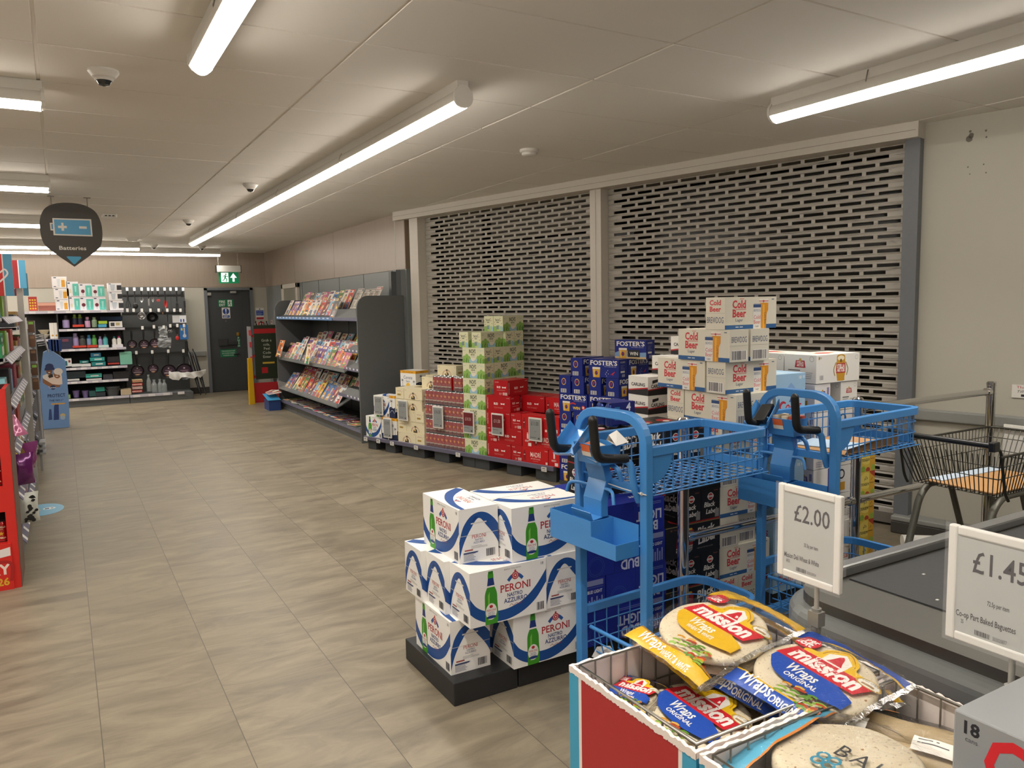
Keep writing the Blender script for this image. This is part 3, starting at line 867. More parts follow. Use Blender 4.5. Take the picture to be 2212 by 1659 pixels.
def art_corona(L, Wd, H):
    N = '1b2748'
    F = [re_(0, .88 * H, L, H, 'e3a324'), tx('MIN IN ESCAPE', L / 2, .905 * H, .075 * H, '5a3c0c', width=.7 * L), re_(0, 0, L, .24 * H, N), ci(.5 * L, .3 * H, .14 * L, 'e8b73a'), re_(.34 * L, .1 * H, .66 * L, .24 * H, N), st([(0, .24 * H), (.3 * L, .27 * H), (.6 * L, .21 * H), (L, .25 * H)], .05 * H, N),
         tx('Corona', .5 * L, .62 * H, .22 * H, '243a74', width=.56 * L, serif=.03), tx('Extra', .5 * L, .48 * H, .13 * H, '243a74', width=.25 * L, serif=.03)] + palm(.13 * L, .24 * H, .3 * H, N) + palm(.88 * L, .22 * H, .28 * H, N)
    R = [re_(0, .88 * H, Wd, H, 'e3a324'), tx('MIN', Wd / 2, .905 * H, .075 * H, '5a3c0c', width=.3 * Wd), re_(0, 0, Wd, .42 * H, N), st([(0, .4 * H), (.3 * Wd, .46 * H), (.7 * Wd, .4 * H), (Wd, .45 * H)], .06 * H, N), st([(.1 * Wd, .22 * H), (.5 * Wd, .34 * H), (.9 * Wd, .2 * H)], .02 * H, 'b9c4d8')] + palm(.4 * Wd, .4 * H, .33 * H, N)
    return dict(F=F, R=R, T=[re_(.1 * L, .2 * Wd, .9 * L, .45 * Wd, 'd9dbe0'), re_(0, 0, L, .08 * Wd, 'e3a324')])
def beer_man(x, y, s):
    """bust of a man in hat and jacket holding a glass"""
    return [ci(x, y + .26 * s, .42 * s, '3f3a30', .3 * s), po([(x - .45 * s, y), (x + .45 * s, y), (x + .36 * s, y + .36 * s), (x - .36 * s, y + .36 * s)], '3f3a30'), po([(x - .1 * s, y + .2 * s), (x + .1 * s, y + .2 * s), (x, y + .5 * s)], 'd8d2c0'), ci(x + .04 * s, y + .66 * s, .15 * s, 'c79a78', .19 * s), re_(x - .26 * s, y + .76 * s, x + .32 * s, y + .82 * s, '4d4a33'), re_(x - .15 * s, y + .8 * s, x + .2 * s, y + .98 * s, '4d4a33'),
            re_(x - .08 * s, y + .57 * s, x + .14 * s, y + .60 * s, '6b5340'), po([(x - .3 * s, y + .22 * s), (x - .08 * s, y + .22 * s), (x - .05 * s, y + .46 * s), (x - .33 * s, y + .46 * s)], 'c9a23a'), re_(x - .33 * s, y + .44 * s, x - .05 * s, y + .52 * s, 'efe9da')]
def art_moretti(L, Wd, H):
    F = [tx('BIRRA MORETTI', .5 * L, .52 * H, .2 * H, 'a03a30', curve=.47 * H, width=.34 * L * 1.6, serif=.03)] + beer_man(.5 * L, .04 * H, .62 * H) + [re_(.42 * L, .02 * H, .6 * L, .05 * H, 'b58a4a')]
    F += lines(.04 * L, .78 * H, .16 * L, .9 * H, 'c4b48c', 2) + [ci(.93 * L, .84 * H, .03 * L, 'd5c9a5')]
    R = [re_(.2 * Wd, .28 * H, .62 * Wd, .44 * H, 'a58a3a'), tx('BIRRA MORETTI', .45 * Wd, .66 * H, .1 * H, 'a03a30', width=.5 * Wd), st([(.7 * Wd, .3 * H), (.75 * Wd, .6 * H), (.95 * Wd, .75 * H)], .02 * H, 'b9a878')]
    return dict(F=F, R=R, T=lines(.2 * L, .3 * Wd, .8 * L, .7 * Wd, 'd6cba8', 3))
def art_inch(L, Wd, H):
    G, G2, BLU, K = '8fb95e', '5f8f3f', '9fc6d8', '2a2f2b'
    F = []
    for x, w, h in ((.08, .1, .38), (.2, .12, .5), (.3, .1, .36), (.72, .1, .4), (.84, .12, .52), (.95, .1, .42)):
        F += [ci(x * L, .1 * H, w * L, G, h * H, n=12), ci((x + .02) * L, .08 * H, w * .6 * L, G2, h * .55 * H, n=9)]
    F += [band([(.3 * L, .3 * H), (.42 * L, .22 * H), (.56 * L, .2 * H), (.66 * L, .3 * H)], [(.3 * L, .02 * H), (.42 * L, .02 * H), (.56 * L, .02 * H), (.68 * L, .02 * H)], BLU), ci(.48 * L, .3 * H, .1 * L, CRM, .18 * H)]
    for x, y in ((.14, .12), (.22, .2), (.66, .1), (.9, .2)): F.append(ci(x * L, y * H, .014 * L, 'b04a33', n=8))
    F += [tx("INCH'S", .46 * L, .64 * H, .36 * H, K, width=.3 * L, bold=.02), tx('MEDIUM', .47 * L, .5 * H, .12 * H, K, width=.16 * L, bold=.02), tx('APPLE CIDER', .48 * L, .37 * H, .08 * H, '5a5f55', width=.15 * L), st([(.7 * L, .8 * H), (.78 * L, .88 * H), (.86 * L, .78 * H)], .015 * H, 'a8c3c9'), st([(.82 * L, .76 * H), (.9 * L, .84 * H), (.98 * L, .76 * H)], .015 * H, 'a8c3c9'), re_(.03 * L, .8 * H, .14 * L, .83 * H, 'b9bfa6')]
    R = [ci(.15 * Wd, .0, .3 * Wd, G, .35 * H, n=10), ci(.8 * Wd, .0, .3 * Wd, BLU, .35 * H, n=10), ci(.55 * Wd, .02, .2 * Wd, 'b9cf7f', .3 * H, n=9), tx("INCH'S", .45 * Wd, .66 * H, .2 * H, K, width=.45 * Wd, bold=.02), re_(.32 * Wd, .56 * H, .58 * Wd, .6 * H, K), re_(.3 * Wd, .12 * H, .56 * Wd, .38 * H, '7f93a0')]
    for x, y in ((.12, .6), (.2, .8), (.78, .7), (.85, .5), (.7, .85), (.15, .45)): R.append(ci(x * Wd, y * H, .035 * Wd, 'a24738', n=8))
    return dict(F=F, R=R, T=[ci(.3 * L, .5 * Wd, .1 * L, 'cfd8b0'), tx("INCH'S", .62 * L, .4 * Wd, .2 * H, K, width=.25 * L)])
def bowtie(x, y, s, m): return [po([(x - s, y + .3 * s), (x, y + .12 * s), (x + s, y + .38 * s), (x + s * .85, y - .3 * s), (x, y - .14 * s), (x - s * .85, y - .32 * s)], m)]
def art_bud(L, Wd, H):
    F = [tx('FRIDGE PACK', .07 * L, .5 * H, .12 * H, 'f2e6e2', rot=pi / 2, width=.72 * H), tx('BUD', .40 * L, .42 * H, .2 * H, 'f4ebe8', width=.17 * L, bold=.03)] + bowtie(.68 * L, .5 * H, .085 * L, 'f4ebe8') + [re_(.3 * L, .27 * H, .7 * L, .285 * H, 'c9766e'), tx('KING OF BEERS', .5 * L, .2 * H, .07 * H, 'd78f86', width=.36 * L), tx('10x440', .9 * L, .86 * H, .075 * H, 'ecd5d2', width=.12 * L)]
    R = [tx('BUD', .34 * Wd, .5 * H, .18 * H, 'f4ebe8', width=.26 * Wd, bold=.03)] + bowtie(.72 * Wd, .55 * H, .14 * Wd, 'f4ebe8') + [re_(.2 * Wd, .36 * H, .8 * Wd, .38 * H, 'd7a09a')] + bars(.62 * Wd, .06 * H, .94 * Wd, .24 * H, 'f1dedb', 8, 3) + lines(.36 * Wd, .08 * H, .58 * Wd, .22 * H, 'd79a95', 3) + [tx('10x440', .2 * Wd, .84 * H, .1 * H, 'ecd5d2', width=.26 * Wd)]
    return dict(F=F, R=R, T=bowtie(.6 * L, .5 * Wd, .1 * L, 'd9a7a2') + [re_(.2 * L, .4 * Wd, .4 * L, .6 * Wd, 'c85a55')])
def man_m(x, y, s, m): return [ci(x, y + .86 * s, .07 * s, m, n=10), re_(x - .11 * s, y + .9 * s, x + .11 * s, y + .94 * s, m), po([(x - .14 * s, y + .42 * s), (x + .16 * s, y + .42 * s), (x + .12 * s, y + .78 * s), (x - .12 * s, y + .78 * s)], m), po([(x - .14 * s, y), (x - .02 * s, y), (x + .02 * s, y + .45 * s), (x - .13 * s, y + .45 * s)], m), po([(x + .04 * s, y), (x + .16 * s, y), (x + .16 * s, y + .45 * s), (x, y + .45 * s)], m)]
def art_madri(L, Wd, H):
    V, V2 = 'f3dcd6', '8c1a1c'
    F = [tx('MADRÍ', .52 * L, .42 * H, .42 * H, V, width=.4 * L, bold=.01), tx('EXCEPCIONAL', .52 * L, .27 * H, .1 * H, V, width=.36 * L), tx('EL ALMA DE MADRID', .52 * L, .15 * H, .06 * H, 'e0a39b', width=.2 * L), tx('10x440', .92 * L, .84 * H, .1 * H, V, width=.1 * L), re_(.9 * L, .06 * H, .97 * L, .2 * H, V)] + man_m(.09 * L, .12 * H, .72 * H, V2) + [st([(.06 * L, .5 * H), (.12 * L, .52 * H)], .04 * H, V)]
    R = man_m(.5 * Wd, .4 * H, .55 * H, V) + [tx('MADRÍ', .5 * Wd, .2 * H, .18 * H, V, width=.6 * Wd), re_(.5 * Wd, .06 * H, .9 * Wd, .15 * H, 'e9c7c2'), tx('10x440', .2 * Wd, .86 * H, .08 * H, V, width=.25 * Wd)]
    R2 = man_m(.5 * Wd, .5 * H, .42 * H, V) + lines(.25 * Wd, .32 * H, .72 * Wd, .44 * H, V, 3) + [re_(.55 * Wd, .06 * H, .85 * Wd, .26 * H, 'eee0dc')]
    return dict(F=F, R=R2, L=R, T=[re_(.1 * L, .15 * Wd, .9 * L, .3 * Wd, 'd8675f'), re_(.05 * L, .75 * Wd, .95 * L, .82 * Wd, 'e0837c')])
def roundel(x, y, s, back=None):
    out = [ci(x, y, s * .8, back, s)] if back else []
    return out + [ring(x, y, s * .62, s * .82, 'd9a94a', 1.22), tx('F', x, y - .33 * s, s * 1.0, 'b3262e', serif=.05, bold=.04, width=s * .62)]
def glass_lager(x, y, w, h):
    return [po([(x - w * .42, y), (x + w * .42, y), (x + w * .5, y + h * .8), (x - w * .5, y + h * .8)], 'd9a63a'), po([(x - w * .5, y + h * .8), (x + w * .5, y + h * .8), (x + w * .5, y + h), (x - w * .5, y + h)], 'efe8da'), po([(x - w * .3, y + .05 * h), (x - w * .15, y + .05 * h), (x - w * .2, y + h * .75), (x - w * .38, y + h * .75)], 'ecc76a')]
def roo(x, y, s, m): return [po([(x + a * s, y + b * s) for a, b in ((-.9, -.35), (-.4, -.2), (-.1, .15), (.25, .25), (.5, .55), (.75, .5), (.55, .2), (.3, -.05), (.1, -.15), (.25, -.5), (.05, -.5), (-.1, -.2), (-.35, -.35))], m)]
def art_fosters(L, Wd, H, win=0):
    F = [tx("FOSTER'S", .5 * L, .68 * H, .34 * H, WHT, width=.9 * L, serif=.04, bold=.025), tx('THE AMBER NECTAR', .72 * L, .58 * H, .07 * H, 'c9cbe0', width=.4 * L)]
    if win == 2: F += [po([(0, 0), (L, 0), (L, .35 * H), (.6 * L, .3 * H), (.3 * L, .5 * H), (0, .3 * H)], '7fa3cf'), re_(0, 0, L, .1 * H, 'd3b98c'), re_(.42 * L, .08 * H, .8 * L, .48 * H, '23252e'), tx('WIN', .61 * L, .18 * H, .26 * H, WHT, width=.26 * L, bold=.02)]
    F += glass_lager(.26 * L, .0, .26 * L, .56 * H) + roundel(.26 * L, .24 * H, .15 * H, '28357a')
    if win == 1: F += [tx('WIN', .62 * L, .13 * H, .22 * H, 'e3c23c', width=.26 * L, bold=.04), ci(.86 * L, .26 * H, .06 * L, 'cf4a44', n=10), ci(.86 * L, .26 * H, .03 * L, WHT, n=8), st([(.4 * L, .42 * H), (.5 * L, .48 * H), (.6 * L, .42 * H)], .08 * H, 'c83a3a')]
    elif win == 0: F += [ci(.6 * L + dx * L, .3 * H + dy * H, .012 * L, WHT, n=5) for dx, dy in ((0, 0), (.04, .1), (-.03, -.1), (.06, -.08), (.0, -.2))] + roo(.8 * L, .24 * H, .1 * L, 'c8383c')
    R = roundel(.42 * Wd, .66 * H, .2 * H) + bars(.18 * Wd, .05 * H, .62 * Wd, .24 * H, '2a2f5e', 8, 3, WHT)
    Rb = [tx("FOSTER'S", .45 * Wd, .8 * H, .12 * H, WHT, width=.55 * Wd, serif=.04)] + lines(.2 * Wd, .45 * H, .7 * Wd, .72 * H, '7f88bd', 5, 2, .3) + [re_(.2 * Wd, .28 * H, .66 * Wd, .38 * H, WHT)] + bars(.35 * Wd, .05 * H, .7 * Wd, .2 * H, 'c9cbe0', 7, 3)
    return dict(F=F, R=Rb, L=R, T=[re_(.1 * L, .2 * Wd, .5 * L, .4 * Wd, '55609e')])
def art_budlight(L, Wd, H):
    P = 'c9d0ea'
    F = shift([tx('BUD', 0, .1 * H, .4 * H, P, width=.3 * L, bold=.03), tx('LIGHT', 0, -.24 * H, .4 * H, P, width=.42 * L, bold=.03)], .74 * L, .42 * H, rot=pi) + [re_(.48 * L, .0, .485 * L, H, '1d2c6b')] + lines(.55 * L, .84 * H, .95 * L, .94 * H, '6f7fc4', 2, 2, .4)
    F += [ring(.2 * L, .3 * H, .1 * L, .105 * L, '3d5fae'), ring(.2 * L, .3 * H, .125 * L, .13 * L, '3d5fae')]
    R = [re_(.1 * Wd, .78 * H, .9 * Wd, .94 * H, '8c96c4'), tx('BUD LIGHT', .5 * Wd, .56 * H, .13 * H, 'dfe4f2', width=.7 * Wd, bold=.03), re_(.1 * Wd, .72 * H, .9 * Wd, .74 * H, '5566b0')] + [re_((.2 + .12 * i) * Wd, .08 * H, (.27 + .12 * i) * Wd, (.36 + .1 * (i % 2)) * H, '8f9ad0') for i in range(6)]
    R2 = bars(.15 * Wd, .6 * H, .8 * Wd, .9 * H, '4a4a52', 10, 3, 'c9c9c9') + [re_(.2 * Wd, .08 * H, .6 * Wd, .12 * H, '7ea0d6')]
    T = shift([tx('BUD', 0, .05 * Wd, .3 * Wd, 'dfe4f2', width=.24 * L, bold=.03), tx('LIGHT', 0, -.27 * Wd, .3 * Wd, 'dfe4f2', width=.32 * L, bold=.03)], .72 * L, .5 * Wd, rot=pi) + [ci(.72 * L, .3 * Wd, .05 * L, '7ea0d6')]
    return dict(F=F, R=R, L=R2, T=T)
def can_art(x, y, w, h, tilt=.12):
    s = lambda pts: [(x + a * w + b * tilt * w, y + b * h) for a, b in pts]
    return [po(s([(-.5, .1), (-.35, 0), (.35, 0), (.5, .1), (.5, .88), (.38, .97), (-.38, .97), (-.5, .88)]), 'a8272c'), po(s([(-.5, .12), (.5, .18), (.5, .3), (-.5, .26)]), 'e7e1d8'), po(s([(-.5, .16), (.5, .21), (.5, .235), (-.5, .19)]), '1c1c20'), po(s([(-.5, .2), (.5, .255), (.5, .27), (-.5, .22)]), '1c1c20'), po(s([(-.4, .9), (.4, .9), (.36, .98), (-.36, .98)]), 'd2b53c'), po(s([(-.5, .1), (-.35, 0), (.35, 0), (.5, .1), (.5, .17), (-.5, .11)]), '8f8f92')]
def shield(x, y, s): return [ci(x, y, s, 'e8e2da', n=16), ci(x, y, .8 * s, 'b3262e', n=16), re_(x - s * 1.1, y - .25 * s, x + s * 1.1, y + .25 * s, 'efe9e2'), tx('CARLING', x, y - .16 * s, .42 * s, '20202a', width=1.8 * s)]
def art_black(L, Wd, H):
    V = 'e9e6df'
    F = can_art(.33 * L, .1 * H, .3 * L, .78 * H) + [tx('Black', .74 * L, .62 * H, .34 * H, V, italic=.22, width=.34 * L, bold=.03, rot=.12, serif=.03), tx('Label', .76 * L, .34 * H, .34 * H, V, italic=.22, width=.34 * L, bold=.03, rot=.12, serif=.03), tx('PREMIUM BRITISH LAGER', .72 * L, .16 * H, .05 * H, '9d9a92', width=.3 * L), tx('18', .1 * L, .86 * H, .09 * H, '9d6e5a'), re_(.14 * L, .88 * H, .24 * L, .9 * H, '7a4a3c'), re_(0, .975 * H, L, H, '8a7a50')]
    R = shield(.5 * Wd, .74 * H, .12 * H) + [tx('Black', .45 * Wd, .42 * H, .22 * H, V, italic=.22, width=.6 * Wd, bold=.02), tx('Label', .55 * Wd, .2 * H, .22 * H, V, italic=.22, width=.6 * Wd, bold=.02), re_(0, 0, Wd, .04 * H, '9c2328'), re_(.74 * Wd, .06 * H, .96 * Wd, .32 * H, '8d8d8d'), re_(.68 * Wd, .9 * H, .9 * Wd, .93 * H, '7a4a3c')]
    return dict(F=F, R=R, T=[ci(.35 * L, .5 * Wd, .12 * L, 'a8272c'), ci(.42 * L, .45 * Wd, .05 * L, 'e7e1d8'), re_(.55 * L, .3 * Wd, .9 * L, .6 * Wd, '3a3a3e')])
def pint(x, y, w, h):
    a = [(-.28, 0), (.28, 0), (.34, .5), (.5, .62), (.5, .86), (-.42, .86), (-.38, .5)]
    return [po([(x + p * w, y + q_ * h) for p, q_ in a], 'dc9427'), po([(x - .05 * w, y), (x + .1 * w, y), (x + .12 * w, y + .8 * h), (x - .08 * w, y + .8 * h)], 'eab04a'), re_(x - .44 * w, y + .86 * h, x + .5 * w, y + 1.0 * h, 'e9e3d6'), re_(x - .46 * w, y + .9 * h, x + .52 * w, y + .93 * h, 'c76a72'), ci(x, y + .91 * h, .09 * w, 'c8383c', n=8), tx('Cold Beer', x + .08 * w, y + .33 * h, .34 * w, '8f4a14', rot=-pi / 2, width=.42 * h)]
def art_brewdog(L, Wd, H, back=False):
    RD, NV = 'cf4148', '27456f'
    F = [re_(0, 0, L, .13 * H, '2f5f95'), tx('Cold', .27 * L, .66 * H, .33 * H, RD, width=.26 * L, serif=.035, bold=.03), re_(.2 * L, .60 * H, .4 * L, .612 * H, RD), re_(.2 * L, .625 * H, .4 * L, .632 * H, RD), tx('Beer', .27 * L, .38 * H, .33 * H, RD, width=.26 * L, serif=.035, bold=.03), re_(.28 * L, .93 * H, .36 * L, .945 * H, RD), tx('Lager', .27 * L, .24 * H, .13 * H, NV, width=.14 * L, serif=.02), re_(.2 * L, .05 * H, .26 * L, .08 * H, 'c6d2de'), re_(.28 * L, .05 * H, .34 * L, .08 * H, 'c6d2de')]
    F += pint(.74 * L, 0, .19 * L, .94 * H) + [re_(.54 * L, 0, .69 * L, .72 * H, 'e4e2dc'), re_(.54 * L, .66 * H, .69 * L, .76 * H, '34507f'), re_(.55 * L, .76 * H, .68 * L, .79 * H, 'b9bcc2'), tx('BREWDOG', .615 * L, .53 * H, .12 * H, '4a5d80', width=.13 * L), tx('Cold', .615 * L, .3 * H, .17 * H, RD, width=.13 * L, serif=.03), tx('Beer', .615 * L, .15 * H, .17 * H, RD, width=.13 * L, serif=.03), tx('Lager', .615 * L, .05 * H, .08 * H, NV, width=.07 * L), re_(.9 * L, .9 * H, .95 * L, .93 * H, '5a6b80')]
    E1 = [tx('Cold', .5 * Wd, .76 * H, .22 * H, RD, width=.6 * Wd, serif=.035, bold=.03), tx('Beer', .5 * Wd, .56 * H, .22 * H, RD, width=.6 * Wd, serif=.035, bold=.03), tx('BREWDOG', .5 * Wd, .2 * H, .27 * H, NV, width=.86 * Wd), re_(0, 0, .0, .0, NV)]
    E2 = [tx('BREWDOG', .5 * Wd, .6 * H, .26 * H, NV, width=.8 * Wd)] + bars(.14 * Wd, .06 * H, .86 * Wd, .34 * H, '33323c', 12, 5, WHT) + [re_(.1 * Wd, .05 * H, .11 * Wd, .36 * H, '33323c')]
    return dict(F=F, R=E2, L=(E2 if back else E1), T=[tx('Cold Beer', .4 * L, .35 * Wd, .3 * Wd, RD, width=.3 * L, serif=.03), re_(.62 * L, .2 * Wd, .85 * L, .8 * Wd, 'd9c79c')])
def art_carling(L, Wd, H):
    K = '1e1e22'
    F = [po([(0, 0), (L, 0), (L, .5 * H), (0, .28 * H)], K), st([(0, .3 * H), (L, .52 * H)], .06 * H, 'b3262e', smooth=False), po([(.1 * L, .62 * H), (.24 * L, .72 * H), (.24 * L, .86 * H), (.1 * L, .8 * H)], K), tx('CARLING', .22 * L, .4 * H, .26 * H, K, width=.3 * L, bold=.03)]
    R = [po([(0, 0), (Wd, 0), (Wd, .4 * H), (0, .2 * H)], K), st([(0, .22 * H), (Wd, .42 * H)], .07 * H, 'b3262e', smooth=False), tx('CARLING', .5 * Wd, .48 * H, .24 * H, K, width=.7 * Wd, bold=.03)]
    return dict(F=F, R=R)
def art_coors(L, Wd, H):
    B, RD = '2f62b0', 'bf2233'
    R = [po([(.3 * Wd, .62 * H), (.5 * Wd, .8 * H), (.58 * Wd, .74 * H), (.72 * Wd, .6 * H), (.5 * Wd, .66 * H)], '86aad6'), po([(.44 * Wd, .36 * H), (.5 * Wd, .45 * H), (.57 * Wd, .36 * H)], B), tx('Coors', .5 * Wd, .17 * H, .3 * H, RD, italic=.25, width=.74 * Wd, bold=.015), st([(.14 * Wd, .24 * H), (.17 * Wd, .36 * H), (.27 * Wd, .38 * H), (.3 * Wd, .34 * H)], .025 * H, RD), tx('18', .82 * Wd, .87 * H, .1 * H, WHT, bold=.02), re_(.9 * Wd, .88 * H, .98 * Wd, .94 * H, 'c9dcec')]
    F = [re_(0, 0, .3 * L, H, B), tx('N', .15 * L, .62 * H, .3 * H, WHT, width=.2 * L, bold=.03), tx('WE', .15 * L, .3 * H, .16 * H, '7fb6e6', width=.2 * L, bold=.02), tx('Coors', .64 * L, .3 * H, .3 * H, RD, italic=.25, width=.5 * L)]
    return dict(F=F, R=R, T=[re_(.1 * L, .3 * Wd, .9 * L, .6 * Wd, 'c9dcec'), tx('Coors', .5 * L, .4 * Wd, .2 * H, 'c86a74', italic=.25, width=.4 * L)])
def chalice(x, y, s):
    g = [(-.32, 0), (.32, 0), (.36, .12), (.46, .45), (.40, .8), (.32, 1.0), (-.32, 1.0), (-.40, .8), (-.46, .45), (-.36, .12)]
    return [po([(x + a * s * .62, y + b * s) for a, b in sm(g + [g[0]], 4)], 'c8952c'), ci(x, y + .88 * s, .2 * s, 'efe3c4', .1 * s), po([(x - .28 * s, y + .3 * s), (x + .28 * s, y + .3 * s), (x + .25 * s, y + .68 * s), (x - .25 * s, y + .68 * s)], 'b3202c'), st([(x - .28 * s, y + .72 * s), (x - .42 * s, y + .45 * s), (x - .34 * s, y + .2 * s)], .05 * s, 'a08a4a'), st([(x + .28 * s, y + .72 * s), (x + .42 * s, y + .45 * s), (x + .34 * s, y + .2 * s)], .05 * s, 'a08a4a'),
            tx('STELLA', x, y + .5 * s, .2 * s, 'f4efe6', width=.46 * s, bold=.04), tx('ARTOIS', x, y + .35 * s, .2 * s, 'f4efe6', width=.46 * s, bold=.04), ci(x, y + .78 * s, .07 * s, '7a5a1c')]
def seal(x, y, s, m): return [po([(x - s, y - .6 * s), (x + s, y - .6 * s), (x + .8 * s, y + .5 * s), (x - .8 * s, y + .5 * s)], m), ci(x, y + .6 * s, .25 * s, 'c9a24a', n=8), tx('STELLA', x, y + .02 * s, .5 * s, 'f4efe6', width=1.3 * s, bold=.03), tx('ARTOIS', x, y - .42 * s, .5 * s, 'f4efe6', width=1.3 * s, bold=.03)]
def art_stella(L, Wd, H, col='b3202c', side=0):
    F = chalice(.56 * L, .04 * H, .92 * H) if not side else shift([ci(.0, .0, .45 * H, '8a5a1a', .3 * H), ci(.0, .03 * H, .42 * H, 'd9a338', .24 * H), re_(-.45 * H, -.25 * H, -.32 * H, .25 * H, 'efe3c4'), tx('STELLA', 0, -.04 * H, .1 * H, 'a02a2a', rot=pi / 2, width=.3 * H)], .4 * L, .5 * H)
    F = F + [re_(.05 * L, .84 * H, .075 * L, .94 * H, 'a08a3c'), re_(.08 * L, .86 * H, .12 * L, .93 * H, 'c9c5b8'), ring(.93 * L, .85 * H, .03 * L, .034 * L, '8d8a78')] + bars(.08 * L, .12 * H, .16 * L, .28 * H, '6d6d72', 6, 2)
    R = seal(.5 * Wd, .68 * H, .17 * Wd, col) + lines(.12 * Wd, .1 * H, .5 * Wd, .42 * H, 'a5a5a8', 5, 3, .4) + lines(.58 * Wd, .16 * H, .9 * Wd, .42 * H, 'a5a5a8', 4, 5, .4) + [re_(.12 * Wd, .42 * H, .5 * Wd, .46 * H, '6d6d72'), ring(.86 * Wd, .86 * H, .06 * Wd, .07 * Wd, '9a9788')]
    return dict(F=F, R=R, T=[po([(.3 * L, .5 * Wd), (.5 * L, .3 * Wd), (.8 * L, .5 * Wd), (.5 * L, .7 * Wd)], 'd8783a'), ci(.5 * L, .5 * Wd, .1 * L, 'c8383c')])
def art_unfil(L, Wd, H):
    P = '4a3a84'
    R = seal(.5 * Wd, .66 * H, .2 * Wd, P) + lines(.15 * Wd, .08 * H, .8 * Wd, .3 * H, 'b9b5c4', 3) + [re_(.78 * Wd, .6 * H, .92 * Wd, .86 * H, '8d85ae')]
    F = [re_(.38 * L, 0, .52 * L, H, P), tx('STELLA ARTOIS', .45 * L, .5 * H, .08 * H, 'cfc9e4', rot=pi / 2, width=.8 * H), re_(.65 * L, .1 * H, .85 * L, .4 * H, 'c8952c'), ring(.75 * L, .7 * H, .06 * L, .09 * L, '3a3a44')]
    return dict(F=F, R=R)
def art_strongbow(L, Wd, H):
    K = '2a2a1e'
    R = [ci(.4 * Wd, .62 * H, .42 * Wd, 'e6d169', .34 * H), re_(.62 * Wd, 0, Wd, H, 'd9a83a'), po([(.62 * Wd, H), (Wd, H), (Wd, .72 * H), (.7 * Wd, .9 * H)], 'b0432c'), ci(.18 * Wd, .1 * H, .16 * Wd, '8fae3c', .13 * H), ci(.5 * Wd, .06 * H, .14 * Wd, 'b04a33', .11 * H), ci(.86 * Wd, .12 * H, .14 * Wd, '9db84a', .14 * H), st([(.3 * Wd, .62 * H), (.38 * Wd, .78 * H), (.5 * Wd, .72 * H)], .02 * H, K), st([(.28 * Wd, .7 * H), (.52 * Wd, .7 * H)], .018 * H, K), tx('STRONGBOW', .33 * Wd, .42 * H, .16 * H, K, width=.56 * Wd, bold=.02), st([(.74 * Wd, .62 * H), (.84 * Wd, .72 * H)], .02 * H, K), tx('STRONGBOW', .8 * Wd, .48 * H, .08 * H, K, width=.3 * Wd)]
    return dict(F=R and sc([(a[0], [(x / Wd, y / H) for x, y in a[1]], a[2], a[3]) for a in R], L, H), R=R)

KINDS = {}
def kind(k, L, Wd, H, body, art, **kw): KINDS[k] = (carton_mesh('beer_case', L, Wd, H, body, art, **kw), L, Wd, H)
def _k(k, body, d, fn, *a, **kw):
    KINDS[k] = (carton_mesh(k, *d, body, fn(*d, *a), **kw), *d)
_k('peroni', 'f1f0ec', (.353, .18, .223), art_peroni, seam='cfcdc6')
_k('peroni_small', 'efeeea', (.275, .20, .236), art_peroni)
_k('corona', 'ecebe6', (.262, .19, .244), art_corona)
_k('corona_end', 'ecebe6', (.262, .10, .244), art_corona)
_k('moretti', 'e6dcbb', (.29, .135, .1165), art_moretti)
_k('inch', 'dfe0bd', (.298, .125, .1475), art_inch)
_k('bud', 'b3161f', (.31, .135, .1475), art_bud, rough=.35)
_k('bud_end', 'b3161f', (.28, .18, .1475), art_bud, rough=.35)
_k('madri', 'c41a20', (.31, .125, .1475), art_madri, rough=.35)
_k('fosters', '1f2f86', (.308, .125, .1535), art_fosters, 0, rough=.35)
_k('fosters_win', '1f2f86', (.308, .125, .1535), art_fosters, 1, rough=.35)
_k('fosters_beach', '1f2f86', (.308, .125, .1535), art_fosters, 2, rough=.35)
_k('budlight', '1f2f96', (.343, .112, .1515), art_budlight, rough=.35)
_k('black', '17181c', (.338, .118, .1515), art_black, rough=.35)
_k('brewdog', 'dcd7c6', (.34, .122, .1495), art_brewdog, seam='bdb8a8')
_k('brewdog_b', 'dcd7c6', (.34, .122, .1495), art_brewdog, True, seam='bdb8a8')
_k('carling', 'e2e0da', (.30, .16, .0985), art_carling)
_k('coors', '9fc3de', (.30, .215, .222), art_coors, rough=.38)
_k('stella', 'e8e6e0', (.345, .20, .1465), art_stella)
_k('stella_side', 'e8e6e0', (.345, .20, .1465), art_stella, 'b3202c', 1)
_k('stella_end', 'e8e6e0', (.30, .135, .1465), art_stella)
_k('unfiltered', 'e8e6e4', (.30, .12, .1465), art_unfil)
_k('strongbow', 'd9be4a', (.30, .125, .1345), art_strongbow)

def place(k, fr, x0, y0, z, o, label, group, name='beer_case', jit=1.0):
    """box of kind k with its lower corner at (x0,y0) of frame fr=(origin, angle); o quarter turns"""
    me, L, Wd, H = KINDS[k]
    ex, ey = (L, Wd) if o % 2 == 0 else (Wd, L)
    O, a = fr
    c, s_ = cos(a), sin(a)
    x, y = x0 + ex / 2, y0 + ey / 2
    ob = bpy.data.objects.new(name, me)
    COL.objects.link(ob)
    ob.location = (O[0] + x * c - y * s_, O[1] + x * s_ + y * c, z)
    ob.rotation_euler = (0, 0, a + o * pi / 2 + random.uniform(-.005, .005) * jit)
    return tag(ob, label, 'box', group)
PA = Vector((2.896, 8.303, 0)); PANG = atan2(-2.642, .814)
FP = ((PA.x, PA.y), PANG)
FI = ((0, 0), 0.0)

